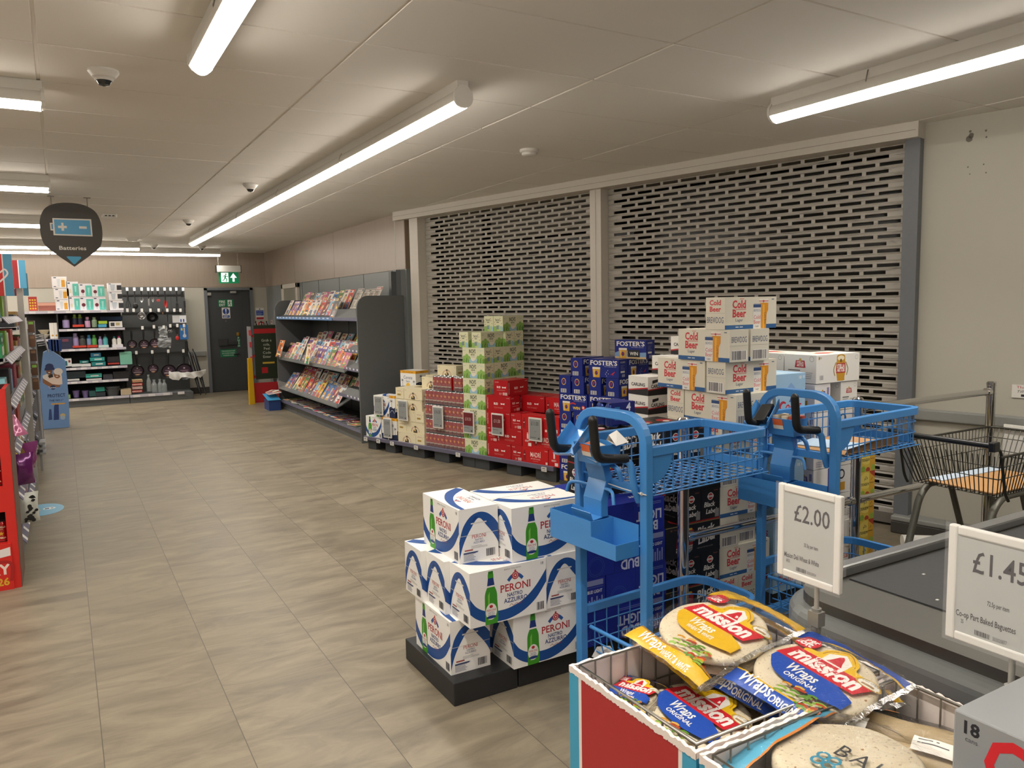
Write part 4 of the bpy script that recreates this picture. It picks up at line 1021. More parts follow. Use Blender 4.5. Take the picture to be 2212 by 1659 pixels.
# ================================================================== pallet display along the shutter
def PT(t, n, z):
    return Vector((PA.x + t * cos(PANG) - n * sin(PANG), PA.y + t * sin(PANG) + n * cos(PANG), z))
MPAL = mat('pallet_dark_grey', '3d4043', .6, var=.08)
MRAILP = mat('price_rail_lilac_grey', '6b6a80', .4)
pd = thing('pallet_display_base', 'low dark grey pallet plinth with lilac price rail under the beer packs', 'display base', PT(1.385, 0, 0), PANG)
def lp(t): return t - 1.385
MB().box((lp(-.02), .0, .105), (lp(2.765), .47, .139), MPAL).build('deck', pd)
for t0, t1 in ((.02, .16), (.33, .50), (.62, .98), (1.14, 1.36), (1.56, 1.73), (1.735, 1.93), (2.16, 2.34), (2.52, 2.76)):
    MB().box((lp(t0), .01, 0), (lp(t1), .46, .105), MPAL).build('foot_block', pd, bevel=.004)
rl = MB().prism([(-.002, .100), (-.014, .104), (-.020, .142), (-.002, .146)], lp(-.02), lp(2.75), MRAILP, 'x')
rl.build('price_rail', pd)
for t in (-.01, .22, .46, .86, 1.5, 2.62):
    m = MB().box((lp(t), -.027, .092), (lp(t + .06), -.021, .132), MPLAST)
    decal(m, (lp(t), -.027, .092), (1, 0, 0), (0, 0, 1), bars(.01, .006, .05, .018, '5a5a5a', 6, 2) + [re_(.01, .024, .045, .032, '6a6a6a')])
    m.build('shelf_tag', pd)
p2 = MB().box((-.46, 0, 0), (.46, .46, .034), MPAL); tag(p2.build('pallet_board', None, PT(3.27, -.005, 0), PANG), 'thin dark pallet board under the blue lager packs', 'pallet')

Z0 = .140
# bottled lager at the far end
G1 = 'bottled lager cases at the far end of the pallet display'
place('peroni_small', FP, .0, .005, Z0, 0, 'white and blue bottle lager case at the far left bottom of the pallet display', G1)
place('peroni_small', FP, .145, .012, Z0 + .239, 0, 'white and blue bottle lager case, second layer at far left of the pallet display', G1)
place('corona', FP, .285, .006, Z0, 0, 'white and navy lager case behind the lower price card at far left', G1)
place('corona_end', FP, .428, .005, Z0 + .247, 1, 'white and navy palm tree case beside the upper far left price card', G1)
for i, zz in enumerate((Z0, Z0 + .246, Z0 + .492)):
    place('corona', FP, .272, .30, zz, 0, ['lowest palm tree case of the back stack at far left', 'middle palm tree case of the back stack at far left', 'palm tree and sun case with orange strip, top of the far left stack'][i], G1)
# cream packs
G2 = 'cream lager packs with the man in a hat'
h = .1175
for r, seq in enumerate(((('L', .565), ('E', .86)), (('E', .565), ('L', .704)), (('L', .565), ('E', .86)), (('E', .535), ('L', .675)), (('E', .548), ('L', .688)))):
    for kx, x in seq:
        place('moretti', FP, x, .005 + .004 * (r % 2), Z0 + r * h, 0 if kx == 'L' else 3, 'cream man-in-hat lager pack, %s row of the front cream stack, %s' % (ORD[r], 'long side out' if kx == 'L' else 'end out'), G2)
for r in range(6):
    place('moretti', FP, .70, .305, Z0 + r * h, 0, 'cream lager pack, %s row of the hidden back column' % ORD[r], G2)
place('moretti', FP, .835, .13, Z0 + 5 * h, 0, 'cream man-in-hat lager pack alone on the front cream stack, below the topmost one', G2)
place('moretti', FP, .92, .28, Z0 + 6 * h, 0, 'topmost cream man-in-hat lager pack of the pallet display', G2)

# red cans in clear film
MCANR = mat('can_red', 'b11a1f', .25, .35, var=.04, coat=.4); MALU = mat('can_aluminium', 'b9bbbd', .25, .9, var=0); MCANK = mat('can_dark_red', '6a0f14', .3, .3)
def can_mesh(r=.029, h=.143):
    mb = MB()
    mb.lathe([(0, .002), (r * .8, 0), (r * .97, .004), (r, .007), (r, .034), (r, .046), (r, h - .009), (r * .9, h - .003), (r * .9, h), (r * .84, h - .003), (0, h - .004)], MCANR, 12, mats=[MALU, MALU, MALU, MCANK, mat('can_silver_band', 'c9b9a8', .3, .4), MCANR, MALU, MALU, MALU, MALU])
    for a0 in (-pi / 2, 0):
        pts = []
        for i in range(10):
            rr = .017 if i % 2 == 0 else .008
            an = pi / 2 + 2 * pi * i / 10
            u, v = rr * cos(an), h * .62 + rr * sin(an)
            th = a0 + u / r
            pts.append(((r + .0006) * cos(th), (r + .0006) * sin(th), v))
        mb.add(pts, [tuple(range(10))], mat('star_gold', 'd98a2c', .35))
        q0 = []
        for u, v in ((-.018, .075), (.018, .075), (.018, .082), (-.018, .082)):
            th = a0 + u / r; q0.append(((r + .0006) * cos(th), (r + .0006) * sin(th), v - .018))
        mb.add(q0, [(0, 1, 2, 3)], 'd9b9b0')
    return mb.mesh('can')
CAN = can_mesh()
MFILM = mat('clear_film', 'ffffff', .08, alpha=.10, var=0)
def can_pack(x0, y0, z, label, cols=5, rows=2, end=False):
    P_ = .0582
    w, d = cols * P_, rows * P_
    c = PT(x0 + w / 2, y0 + d / 2, z)
    t = thing('can_pack', label, 'can pack', c, PANG, 'film-wrapped packs of red cans')
    for i in range(cols):
        for j in range(rows):
            o = bpy.data.objects.new('can', CAN); COL.objects.link(o); o.parent = t
            o.location = (-w / 2 + P_ * (i + .5), -d / 2 + P_ * (j + .5), 0.001)
    fb = MB().box((-w / 2 - .0005, -d / 2 - .0005, .002), (w / 2 + .0005, d / 2 + .0005, .1445), MFILM)
    if end:
        fb.box((w / 2 - .001, -d / 2, .01), (w / 2 + .001, d / 2, .14), ink('c0141c'))
    fb.build('film_wrap', t, bevel=.006)
    return t
EH = .1485
for r in range(4):
    for c in range(2):
        can_pack(1.005 + .296 * c, .005 + .004 * ((r + c) % 2), Z0 + r * EH, 'film-wrapped pack of red star cans, %s layer up, %s column' % (ORD[r], ('left', 'right')[c]))
can_pack(1.13, .01, Z0 + 4 * EH, 'film-wrapped pack of red star cans standing on top at left', end=True)
can_pack(1.44, .02, Z0 + 4 * EH, 'short film-wrapped pack of red star cans on top beside the green cider boxes', cols=2)

# cider tower
G3 = 'pale green cider packs'
ih = .1485
for r in range(7):
    place('inch', FP, 1.6 + random.uniform(-.006, .006), .005, Z0 + r * ih, 0, 'pale green cider pack, long side out, %s row of the front cider column' % ORD[r], G3)
place('inch', FP, 1.56, .005, Z0 + 7 * ih, 1, 'pale green cider pack, left of the two on top of the front column', G3)
place('inch', FP, 1.735, .005, Z0 + 7 * ih, 1, 'pale green cider pack, right of the two on top of the front column', G3)
for r in range(9):
    lb = 'pale green cider pack, back column, %s row, ' % ORD[r]
    if r == 8:
        place('inch', FP, 1.645, .27, Z0 + r * ih, 1, 'pale green cider pack, left of the two topmost ones', G3)
        place('inch', FP, 1.775, .27, Z0 + r * ih, 1, 'pale green cider pack, right of the two topmost ones', G3)
    elif r == 7:
        place('inch', FP, 1.60, .308, Z0 + r * ih, 0, lb + 'nearer end', G3)
        place('inch', FP, 1.60, .438, Z0 + r * ih, 0, lb + 'farther end', G3)
    elif r % 2 == 0:
        place('inch', FP, 1.775, .272, Z0 + r * ih, 1, lb + 'long side towards the blue packs', G3)
        place('inch', FP, 1.60, .140, Z0 + r * ih, 0, lb + 'end towards the blue packs', G3)
    else:
        place('inch', FP, 1.775, .140, Z0 + r * ih, 1, lb + 'long side towards the blue packs', G3)
        place('inch', FP, 1.60, .444, Z0 + r * ih, 0, lb + 'end towards the blue packs', G3)

# red packs
G4 = 'red lager packs of the pallet display'
bh = .1485
L4 = 'red bow-tie lager pack, '
place('bud', FP, 1.912, .005, Z0, 0, L4 + 'bottom row, long side out', G4)
place('bud', FP, 2.228, .005, Z0, 3, L4 + 'bottom row, end out', G4)
place('bud', FP, 1.912, .006, Z0 + bh, 3, L4 + 'second row, end out', G4)
place('bud', FP, 2.052, .005, Z0 + bh, 0, L4 + 'second row, long side out', G4)
place('bud', FP, 1.912, .005, Z0 + 2 * bh, 0, L4 + 'third row, long side out', G4)
place('bud', FP, 2.228, .005, Z0 + 2 * bh, 3, L4 + 'third row, end out', G4)
place('bud', FP, 1.915, .006, Z0 + 3 * bh, 0, L4 + 'fourth row, under the crosswise one', G4)
place('bud_end', FP, 2.02, .005, Z0 + 4 * bh, 3, 'red lager pack standing crosswise on top of the red packs', G4)
L5 = 'bright red standing-man lager pack, '
place('madri', FP, 2.366, .004, Z0, 0, L5 + 'bottom row, big lettering out', G4)
place('madri', FP, 2.682, .005, Z0, 3, L5 + 'bottom row, end out', G4)
place('madri', FP, 2.369, .006, Z0 + bh, 3, L5 + 'second row, end out', G4)
place('madri', FP, 2.499, .004, Z0 + bh, 0, L5 + 'second row, long side out', G4)
place('madri', FP, 2.366, .004, Z0 + 2 * bh, 0, L5 + 'third row, long side out', G4)
place('madri', FP, 2.682, .005, Z0 + 2 * bh, 3, L5 + 'third row, end out', G4)
for r in range(4):
    place('bud', FP, 1.98, .325, Z0 + r * bh, 0, L4 + '%s row of the back row' % ORD[r], G4)
    place('madri', FP, 2.30, .325, Z0 + r * bh, 0, L5 + '%s row of the back row' % ORD[r], G4)
    if r in (1, 3): place('madri', FP, 2.50, .19, Z0 + r * bh, 0, L5 + ('top layer beside the blue packs' if r == 3 else '%s row of the middle row' % ORD[r]), G4)
    if r == 3: place('bud', FP, 2.18, .184, Z0 + 3 * bh, 0, L4 + 'top layer behind the crosswise one', G4)

# price cards standing on the display
def price_card(t, n, z0, z1, w, price, label, red=False):
    c = PT(t, n, z0)
    o = thing('price_card', label, 'price card', c, PANG, 'electronic price cards of the pallet display')
    hh = z1 - z0
    MB().box((-w / 2, -.006, 0), (w / 2, .006, hh), MPLAST).build('frame', o, bevel=.004)
    s = MB().box((-w / 2 + .012, -.0075, .014), (w / 2 - .012, -.006, hh - .014), mat('eink_grey', '8f9393', .35, var=.02))
    W_, H_ = w - .024, hh - .028
    K = '2c2c30'
    art = [tx(price, W_ / 2, H_ * .70, .05, K, width=W_ * .68), re_(W_ * .46, H_ * .4, W_ * .62, H_ * .415, '5a5c5e')] + [re_(W_ * .08, H_ * .10, W_ * .6, H_ * .125, '4a4c4e'), re_(W_ * .78, H_ * .05, W_ * .92, H_ * .12, '3a3c3e')]
    if red:
        art = [re_(0, H_ * .34, W_, H_, '6b2127'), tx(price, W_ / 2, H_ * .60, .045, 'd8b9b6', width=W_ * .62), re_(W_ * .08, H_ * .22, W_ * .6, H_ * .24, '4a4c4e'), re_(W_ * .78, H_ * .05, W_ * .92, H_ * .12, '3a3c3e')]
    decal(s, (-w / 2 + .012, -.0075, .014), (1, 0, 0), (0, 0, 1), art)
    s.build('screen', o)
    MB().box((-.006, .0062, -.02), (.006, .010, hh * .6), mat('clear_clip', 'c9c9c6', .2)).build('clip', o)
for a in ((.275, -.02, .405, .62, .15, '£15.50', 'grey price card with 15.50 in front of the far left bottle case'), (.415, -.018, .165, .385, .14, '£13.95', 'grey price card with 13.95 low at the far left'),
          (.69, -.02, .38, .60, .155, '£11.00', 'grey price card with 11.00 on the cream packs'), (1.245, -.02, .35, .575, .155, '£16.00', 'grey price card with 16.00 on the red can packs'),
          (1.69, -.02, .34, .56, .155, '£10.50', 'dark red price card with 10.50 on the green cider packs', True), (2.08, -.02, .36, .57, .155, '£11.50', 'dark red price card with 11.50 on the red packs', True),
          (2.55, -.02, .355, .57, .155, '£11.00', 'grey price card half hidden by the black trolley handle')):
    price_card(*a)

# blue packs
G6 = 'royal blue lager packs'
fh = .155; FZ = .036
L6 = 'royal blue lager pack, '
def fos(k, t, n, r, o, lb): place(k, FP, t, n, FZ + r * fh, o, L6 + lb, G6)
for r in range(4):
    nm = ORD[r]
    if r % 2 == 0:
        fos('fosters_win' if r % 4 == 0 else 'fosters', 2.81, .005, r, 0, 'glass picture out, %s row up at the left column' % nm)
        fos('fosters', 3.125, .005, r, 0, 'glass picture out, %s row up at the right column' % nm)
    else:
        for i in range(4): fos('fosters', 2.815 + .155 * i, .005, r, 1, 'ring emblem end out, %s row up, %s from left' % (nm, ORD[i]))
fos('fosters_win', 2.81, .005, 4, 0, 'prize lettering out, fifth row up at the left')
fos('fosters_win', 3.132, .005, 4, 0, 'prize lettering out, fifth row up at the right')
for i, t in enumerate((2.812, 2.958, 3.135, 3.315)): fos('fosters', t, .005, 5, 1, 'ring emblem end out, sixth row up, %s from left' % ORD[i])
fos('fosters', 2.944, .005, 6, 1, 'ring emblem end out alone at the left of the seventh row')
fos('fosters', 3.138, .002, 6, 0, 'kangaroo side out on the seventh row')
for r in range(7):
    if r not in (1, 3, 5): fos('fosters', 3.32, .137, r, 1, 'side towards the cream cases, %s row up' % ORD[r])
    if r in (0, 2, 4, 5):
        fos('fosters', 2.812, .137 if r != 5 else .324, r, 1 if r != 5 else 0, 'hidden behind the left column, %s row up' % ORD[r])
fos('fosters', 3.135, .14, 6, 1, 'hidden behind the kangaroo side')
fos('fosters', 3.135, .324, 5, 0, 'hidden behind the sixth row')
fos('fosters_beach', 3.30, .155, 7, 0, 'beach picture, alone on top of the blue stack')

# ================================================================== island of beer cases in front of the shutters
MPLINTH = mat('plinth_black', '232426', .5, var=.15, scale=40)
for x0, x1, lb in ((1.247, 1.540, 'black plinth block at the left end, under the white bottle cases'), (1.545, 2.64, 'long black plinth under the bright blue and black cases'), (2.645, 3.84, 'black plinth under the cream and white cases')):
    p = MB().box((-(x1 - x0) / 2, 0, 0), ((x1 - x0) / 2, .50, .096), MPLINTH)
    tag(p.build('display_plinth', None, ((x0 + x1) / 2, 2.656, 0), 0, bevel=.004), lb, 'plinth')
PZ = .0965
G = 'white bottle lager cases of the near stack'
for z, x, y, o, lb in ((0, 1.268, 2.722, 3, 'bottom layer, left front, bottle side towards the aisle'), (0, 1.508, 2.632, 0, 'bottom layer, right front, bottle side out'), (0, 1.46, 2.82, 0, 'bottom layer at the back'),
                       (1, 1.308, 2.617, 0, 'middle layer, big bottle side out over the gap'), (1, 1.285, 2.799, 0, 'middle layer, second end from the front on the left'), (1, 1.262, 2.981, 0, 'middle layer, third end from the front on the left'), (1, 1.668, 2.625, 3, 'middle layer, end out at the right'),
                       (2, 1.326, 2.737, 3, 'top layer, left one with its end out'), (2, 1.513, 2.637, 0, 'top layer, front one right, bottle side out'), (2, 1.513, 2.822, 0, 'top layer, behind the right one')):
    place('peroni', FI, x, y, PZ + .2235 * z, o, 'white blue-ribbon bottle case, ' + lb, G)
G = 'bright blue lager cases'
BH = .1525
LB = 'bright blue lager case, '
for r, items in enumerate(((('L', 1.86), ('E', 2.205)), (('E', 1.865), ('L', 1.981)), (('L', 1.86), ('E', 2.205)), (('L', 1.968),))):
    for i, (o, x) in enumerate(items):
        place('budlight', FI, x, 2.634, PZ + r * BH, 0 if o == 'L' else 3, LB + '%s row up, %s' % (ORD[r], 'upside-down lettering out' if o == 'L' else 'end out'), G)
for r in range(4):
    place('budlight', FI, 1.968, 2.98, PZ + r * BH, 0, LB + 'hidden rear column, %s row up' % ORD[r], G)
place('budlight', FI, 1.968, 2.75, PZ + 3 * BH, 0, LB + 'fourth row up, second from the front', G)
place('budlight', FI, 1.968, 2.865, PZ + 3 * BH, 0, LB + 'fourth row up, third from the front', G)
for r in range(3):
    if r != 1:
        place('budlight', FI, 1.86, 2.75, PZ + r * BH, 0, LB + 'hidden, %s row up behind the front' % ORD[r], G)
    place('budlight', FI, 1.99 if r == 1 else 1.855, 2.865, PZ + r * BH, 0, LB + 'hidden third line, %s row up' % ORD[r], G)
G = 'black lager cases'
LB = 'black and red can lager case, '
for r in range(4):
    if r % 2 == 0:
        place('black', FI, 2.318, 2.632, PZ + r * BH, 0, LB + '%s row up, white lettering out' % ORD[r], G)
        place('black', FI, 2.318, 2.752, PZ + r * BH, 0, LB + 'hidden second line, %s row up' % ORD[r], G)
    else:
        for i in range(2): place('black', FI, 2.416 + .12 * i - (.0 if r == 1 else .0), 2.632, PZ + r * BH, 3, LB + '%s row up, %s end' % (ORD[r], ('left', 'right')[i]), G)
place('black', FI, 2.318, 2.632, PZ + 4 * BH, 0, LB + 'fifth row up, behind the blue wire basket', G)
place('black', FI, 2.318, 2.752, PZ + 4 * BH, 0, LB + 'hidden, fifth row up second line', G)
place('black', FI, 2.318, 2.632, PZ + 5 * BH, 3, LB + 'sixth row up, emblem end behind the basket', G)
place('black', FI, 2.44, 2.632, PZ + 5 * BH, 3, LB + 'sixth row up, second emblem end', G)
place('black', FI, 1.97, 2.79, PZ + 4 * BH, 0, LB + 'on the blue cases, lower one', G)
place('black', FI, 1.97, 2.785, PZ + 5 * BH, 0, LB + 'on the blue cases, upper one with big can', G)
# four pack of blue cans
MCB = mat('can_blue', '17357f', .22, .5, var=.03, coat=.4)
t = thing('can_pack', 'blue four-pack of cans lying on top of the black lager cases', 'can pack', (2.19, 2.845, PZ + 6 * BH + .001), 0)
cb = MB().lathe([(0, .002), (.025, 0), (.0325, .009), (.033, .02), (.033, .098), (.027, .113), (.027, .116), (.024, .113), (0, .112)], MCB, 16, mats=[MALU, MALU, MCB, MCB, MCB, MALU, MALU, MALU]).mesh('can')
for i in range(2):
    for j in range(2):
        o = bpy.data.objects.new('can', cb); COL.objects.link(o); o.parent = t; o.location = (-.034 + .068 * i, -.034 + .068 * j, 0)
sl = MB()
NV = ink('1b2470')
sl.box((-.068, -.0685, .018), (.069, -.0678, .1175), NV).box((-.068, .0678, .018), (.069, .0685, .1175), NV).box((-.068, -.0685, .117), (.069, .0685, .1176), NV)
decal(sl, (-.068, -.0685, .018), (1, 0, 0), (0, 0, 1), [tx('4', .10, .06, .05, 'dfe4f2', bold=.03), tx('BUD', .09, .02, .035, '8fa0d8', width=.05), re_(.02, .02, .05, .08, '2f6fb0')])
sl.build('sleeve', t)

# cream cases
G = 'cream cold beer cases'
LB = 'cream cold beer case, '
RH = .1502
def bd(k, x, y, r, o, lb): place(k, FI, x, y, PZ + RH * r, o, LB + lb, G)
bd('brewdog', 2.66, 2.634, 0, 1, 'bottom row, front left end out'); bd('brewdog', 2.785, 2.634, 0, 1, 'bottom row, second end out')
bd('brewdog', 2.66, 2.634, 1, 0, 'second row up, long side out')
bd('brewdog', 2.66, 2.634, 2, 3, 'third row up, bar code end out'); bd('brewdog', 2.795, 2.65, 2, 3, 'third row up, end set back')
bd('brewdog', 2.66, 2.634, 3, 0, 'fourth row up, long side out')
bd('brewdog', 2.66, 2.634, 4, 3, 'fifth row up, bar code end behind the basket'); bd('brewdog', 2.786, 2.64, 4, 3, 'fifth row up, second end')
bd('brewdog', 2.662, 2.63, 5, 0, 'sixth row up, long side behind the basket')
bd('brewdog', 2.66, 2.757, 5, 0, 'sixth row up, second line'); bd('brewdog', 2.66, 2.883, 5, 0, 'sixth row up, third line')
for r in (1, 3): bd('brewdog', 2.66, 2.76, r, 0, 'hidden second line, %s row up' % ORD[r]); bd('brewdog', 2.66, 2.886, r, 0, 'hidden third line, %s row up' % ORD[r])
for r in (0, 2, 4): bd('brewdog', 2.66, 2.985, r, 0, 'hidden rear line, %s row up' % ORD[r])
bd('brewdog', 2.665, 2.545, 6, 3, 'seventh row up, long side towards the black cases'); bd('brewdog', 2.79, 2.55, 6, 3, 'seventh row up, hidden beside it')
bd('brewdog', 2.665, 2.892, 6, 0, 'seventh row up, end with two-line lettering at left')
bd('brewdog', 2.655, 2.735, 7, 3, 'eighth row up, left one, pint picture towards the aisle'); bd('brewdog_b', 2.652, 2.600, 7, 0, 'eighth row up, right one, bar code end left')
bd('brewdog', 2.788, 2.735, 7, 3, 'eighth row up, hidden inside')
bd('brewdog', 2.647, 2.572, 8, 3, 'ninth row up, left one of two'); bd('brewdog', 2.785, 2.572, 8, 3, 'ninth row up, right one, bar code end out')
bd('brewdog', 2.645, 2.600, 9, 0, 'topmost of all')
G = 'white and black lager packs behind the cream cases'
for i in range(14):
    x = 2.63 + (.165 if i == 12 else .30 if i == 13 else 0)
    place('carling', FI, x, 3.125, PZ - .0955 + .0993 * i, 0, 'white and black lager pack behind the cream cases, %s from the floor' % ORD[i], G)
G = 'pale blue lager cases'
for r in range(5):
    place('coors', FI, 3.03, 2.634, PZ + .2235 * r + .012 * (r > 0) * 0, 3, 'pale blue lager case with red script, %s row up' % ORD[r], G)
G = 'white chalice lager cases'
LB = 'white chalice lager case, '
for r in range(7):
    lb = '%s row up, ' % ORD[r]
    if r % 2 == 0:
        place('unfiltered', FI, 3.326, 2.64, PZ + RH * r, 3, 'white lager case with purple seal, ' + lb + 'end out', G)
        place('stella_end', FI, 3.53, 2.64, PZ + RH * r, 3, LB + lb + 'right end out', G)
    elif r == 1:
        place('stella', FI, 3.326, 2.634, PZ + RH * r, 0, LB + lb + 'long side out', G)
    else:
        place('unfiltered', FI, 3.328, 2.64, PZ + RH * r, 0, 'white lager case with purple stripe, ' + lb + 'long side out', G)
        place('unfiltered', FI, 3.328, 2.78, PZ + RH * r, 0, 'white lager case with purple stripe, ' + lb + 'second line', G)
    if r % 2 == 1: place('stella', FI, 3.328, 2.90 if r > 1 else 2.84, PZ + RH * r, 0, LB + lb + 'hidden rear', G)
    else: place('stella', FI, 3.328, 2.945, PZ + RH * r, 0, LB + lb + 'hidden rear line', G)
place('stella', FI, 3.325, 2.634, PZ + RH * 7, 0, LB + 'top one with big chalice facing the trolleys', G)
place('stella_side', FI, 3.325, 2.842, PZ + RH * 7, 3, LB + 'top one with the glass lying sideways', G)
G = 'yellow cider packs'
for r in range(5):
    place('strongbow', FI, 3.705 + .006 * r * 0, 2.635, PZ + .1355 * r, 3, 'yellow cider pack with apples, %s from the floor' % ORD[r], G)

# ================================================================== blue picking trolleys
MBLU = mat('trolley_blue', '3f86c9', .38, .0, var=.04, scale=12, coat=.25)
MGRIP = mat('grip_black_rubber', '141414', .5, bump=.15, scale=120)
MCHROME = mat('chrome', 'd8d8d8', .08, 1.0, var=0)
MCARD = mat('brown_cardboard', 'b98d5c', .8, var=.08, scale=20)
MRUB = mat('castor_rubber', '2b2b2c', .6)
def roundpath(pts, r, k=5):
    """round the inner corners of a polyline"""
    P = [Vector(p) for p in pts]
    out = [P[0]]
    for i in range(1, len(P) - 1):
        a = (P[i - 1] - P[i]); b = (P[i + 1] - P[i])
        q = min(r, a.length * .49, b.length * .49)
        s0 = P[i] + a.normalized() * q; s1 = P[i] + b.normalized() * q
        for j in range(k + 1):
            t_ = j / k
            out.append(s0 * (1 - t_) ** 2 + P[i] * 2 * t_ * (1 - t_) + s1 * t_ ** 2)
    out.append(P[-1])
    return out
def trolley(label, loc, rz):
    """local x along the trolley, y to its left; origin on the floor under the right post"""
    W_, Lb = .365, .665
    zr, zb, zl, za = 1.06, .905, .372, 1.195
    t = thing('picking_trolley', label, 'trolley', loc, rz, 'blue picking trolleys')
    tu = .034
    # hoop: two posts and the rounded top
    path = roundpath([(0, 0, .10), (0, 0, za - .017), (0, W_, za - .017), (0, W_, .10)], .115, 8)
    MB().tube(path, 0, MBLU, rect=(tu, tu), up=(1, 0, 0)).build('hoop_frame', t, bevel=.004)
    # handles: each a blue stub and a black grip, upright then bent
    for y, nm in ((.062, 'r'), (W_ - .062, 'l')):
        MB().tube(roundpath([(-.005, y - (.03 if nm == 'r' else -.03), .88), (-.028, y - (.03 if nm == 'r' else -.03), .93), (-.035, y - (.02 if nm == 'r' else -.02), 1.02), (-.06, y, 1.035)], .03), .013, MBLU, 10).build('handle_stub', t)
        g = roundpath([(-.045, y - (.012 if nm == 'r' else -.012), 1.036), (-.11, y, 1.042), (-.175, y, 1.052), (-.19, y, 1.185)], .055, 7)
        MB().tube(g, .0165, MGRIP, 12).sphere(g[-1], .0165, MGRIP, 12).build('handle_grip', t)
    # upper basket
    i_ = .01
    rim = roundpath([(.0, W_, zr), (Lb, W_ - i_, zr), (Lb, i_, zr), (.0, 0, zr)], .05, 6)
    MB().tube(rim, 0, MBLU, rect=(.026, .034), up=(0, 0, 1)).build('basket_rim', t, bevel=.003)
    wr_ = .0028
    w = MB()
    n = 15
    for i in range(1, n):
        x = Lb * i / n
        for y in (i_ * x / Lb, W_ - i_ * x / Lb):
            w.cyl((x, y, zb), (x, y, zr - .01), wr_, MBLU, 6, cap=False)
        w.cyl((x, .0, zb), (x, W_, zb), wr_, MBLU, 6, cap=False)
    for k in range(1, 8):
        y = W_ * k / 8
        w.cyl((Lb, y, zb), (Lb, y, zr - .01), wr_, MBLU, 6, cap=False)
    for k in range(11):
        a, b = (.03, W_ * k / 10), (Lb, W_ * k / 10)
        w.cyl((a[0], a[1], zb - .004), (b[0], b[1], zb - .004), wr_, MBLU, 6, cap=False)
    for z in (zb + .005, zb + .055, zb + .105):
        w.tube(roundpath([(.0, W_, z), (Lb, W_ - i_, z), (Lb, i_, z), (.0, 0, z)], .04, 4), wr_, MBLU, 6, cap=False)
    w.build('basket_wires', t)
    MB().box((Lb - .012, W_ - .07, zb), (Lb + .002, W_ - .04, zr), MBLU).build('basket_upright', t)
    MB().box((Lb - .01, .05, zb + .0), (Lb, W_ - .05, zb + .035), MBLU).build('basket_end_plate', t)
    # gusset plates where the basket meets the posts
    for y in (-.006, W_ + .003):
        pts = [(.017, zr - .012), (.017, zr - .115)] + [(.017 + .105 * sin(a), zr - .012 - .103 * cos(a)) for a in [pi / 2 * j / 8 for j in range(1, 9)]]
        MB().prism(pts, y, y + .003, MBLU, 'y').build('gusset_plate', t)
    MB().tube([(.0, .012, zb + .015), (.0, W_ - .012, zb + .015)], 0, MBLU, rect=(.022, .03)).build('cross_bar', t)
    # scanner cradle: folded column, tilted tray, parcel pocket
    yc = W_ / 2 + .045
    col = MB()
    prof = [(-.055, .80), (-.055, .86), (-.03, .93), (-.055, 1.02), (-.05, 1.06)]
    wd = .05
    for (x0, z0), (x1, z1) in zip(prof[:-1], prof[1:]):
        col.add([(x0, yc - wd, z0), (x0, yc + wd, z0), (x1, yc + wd, z1), (x1, yc - wd, z1)], [(0, 1, 2, 3)], MBLU)
        for s_ in (-1, 1):
            col.add([(x0, yc + s_ * wd, z0), (x1, yc + s_ * wd, z1), (x1 + .03, yc + s_ * wd, z1), (x0 + .03, yc + s_ * wd, z0)], [(0, 1, 2, 3)], MBLU)
    o = col.build('cradle_column', t, solid=.003)
    lp_ = MB().add([(-.055, yc - .055, .80), (-.055, yc + .055, .80), (-.10, yc + .055, .795), (-.10, yc - .055, .795), (-.112, yc + .055, .825), (-.112, yc - .055, .825)], [(0, 1, 2, 3), (3, 2, 4, 5)], MBLU)
    lp_.build('cradle_lip', t, solid=.003)
    tr = MB(Matrix.Translation((-.075, W_ / 2 + .115, 1.065)) @ Matrix.Rotation(radians(-32), 4, 'Y') @ Matrix.Rotation(radians(12), 4, 'Z'))
    tr.add([(-.075, -.042, 0), (.075, -.042, 0), (.075, .042, 0), (-.075, .042, 0)], [(0, 1, 2, 3)], MBLU)
    tr.add([(-.075, -.042, 0), (.075, -.042, 0), (.075, -.055, .045), (-.075, -.055, .035)], [(0, 1, 2, 3)], MBLU)
    tr.add([(-.075, .042, 0), (.075, .042, 0), (.075, .055, .045), (-.075, .055, .035)], [(0, 1, 2, 3)], MBLU)
    tr.add([(-.075, -.042, 0), (-.075, .042, 0), (-.088, .042, .02), (-.088, -.042, .02)], [(0, 1, 2, 3)], MBLU)
    tr.build('scanner_tray', t, solid=.003)
    pk = MB()
    yp = W_ / 2 + .02
    B4 = [(-.085, yp - .062), (.0, yp - .062), (.0, yp + .062), (-.085, yp + .062)]
    T4 = [(-.105, yp - .07), (.0, yp - .07), (.0, yp + .07), (-.105, yp + .07)]
    vs = [(x, y, 1.0) for x, y in B4] + [(x, y, 1.075) for x, y in T4]
    pk.add(vs, [(0, 1, 2, 3), (0, 1, 5, 4), (1, 2, 6, 5), (2, 3, 7, 6), (3, 0, 4, 7)], MBLU)
    pk.build('parcel_pocket', t, solid=.003)
    st_ = MB().quad([(-.1005, yp - .02, 1.045), (-.1005, yp + .03, 1.045), (-.107, yp + .03, 1.072), (-.107, yp - .02, 1.072)], 'd9652e').quad([(-.0955, yp - .02, 1.028), (-.0955, yp + .03, 1.028), (-.1005, yp + .03, 1.045), (-.1005, yp - .02, 1.045)], 'dcd6c8')
    st_.build('torn_sticker', t)
    # hooks
    for y0, dy in ((yc - .02, -1), (yc + .02, 1)):
        MB().tube(roundpath([(-.03, y0, .90), (-.04, y0 + dy * .06, .905), (-.065, y0 + dy * .105, .905), (-.07, y0 + dy * .115, .865)], .02), .0065, MBLU, 8).build('hook', t)
    MB().tube(roundpath([(-.0, yc - .03, .985), (-.01, yc - .09, .985), (-.0, yc - .10, .935)], .03), .009, MBLU, 8).build('cable_arm', t)
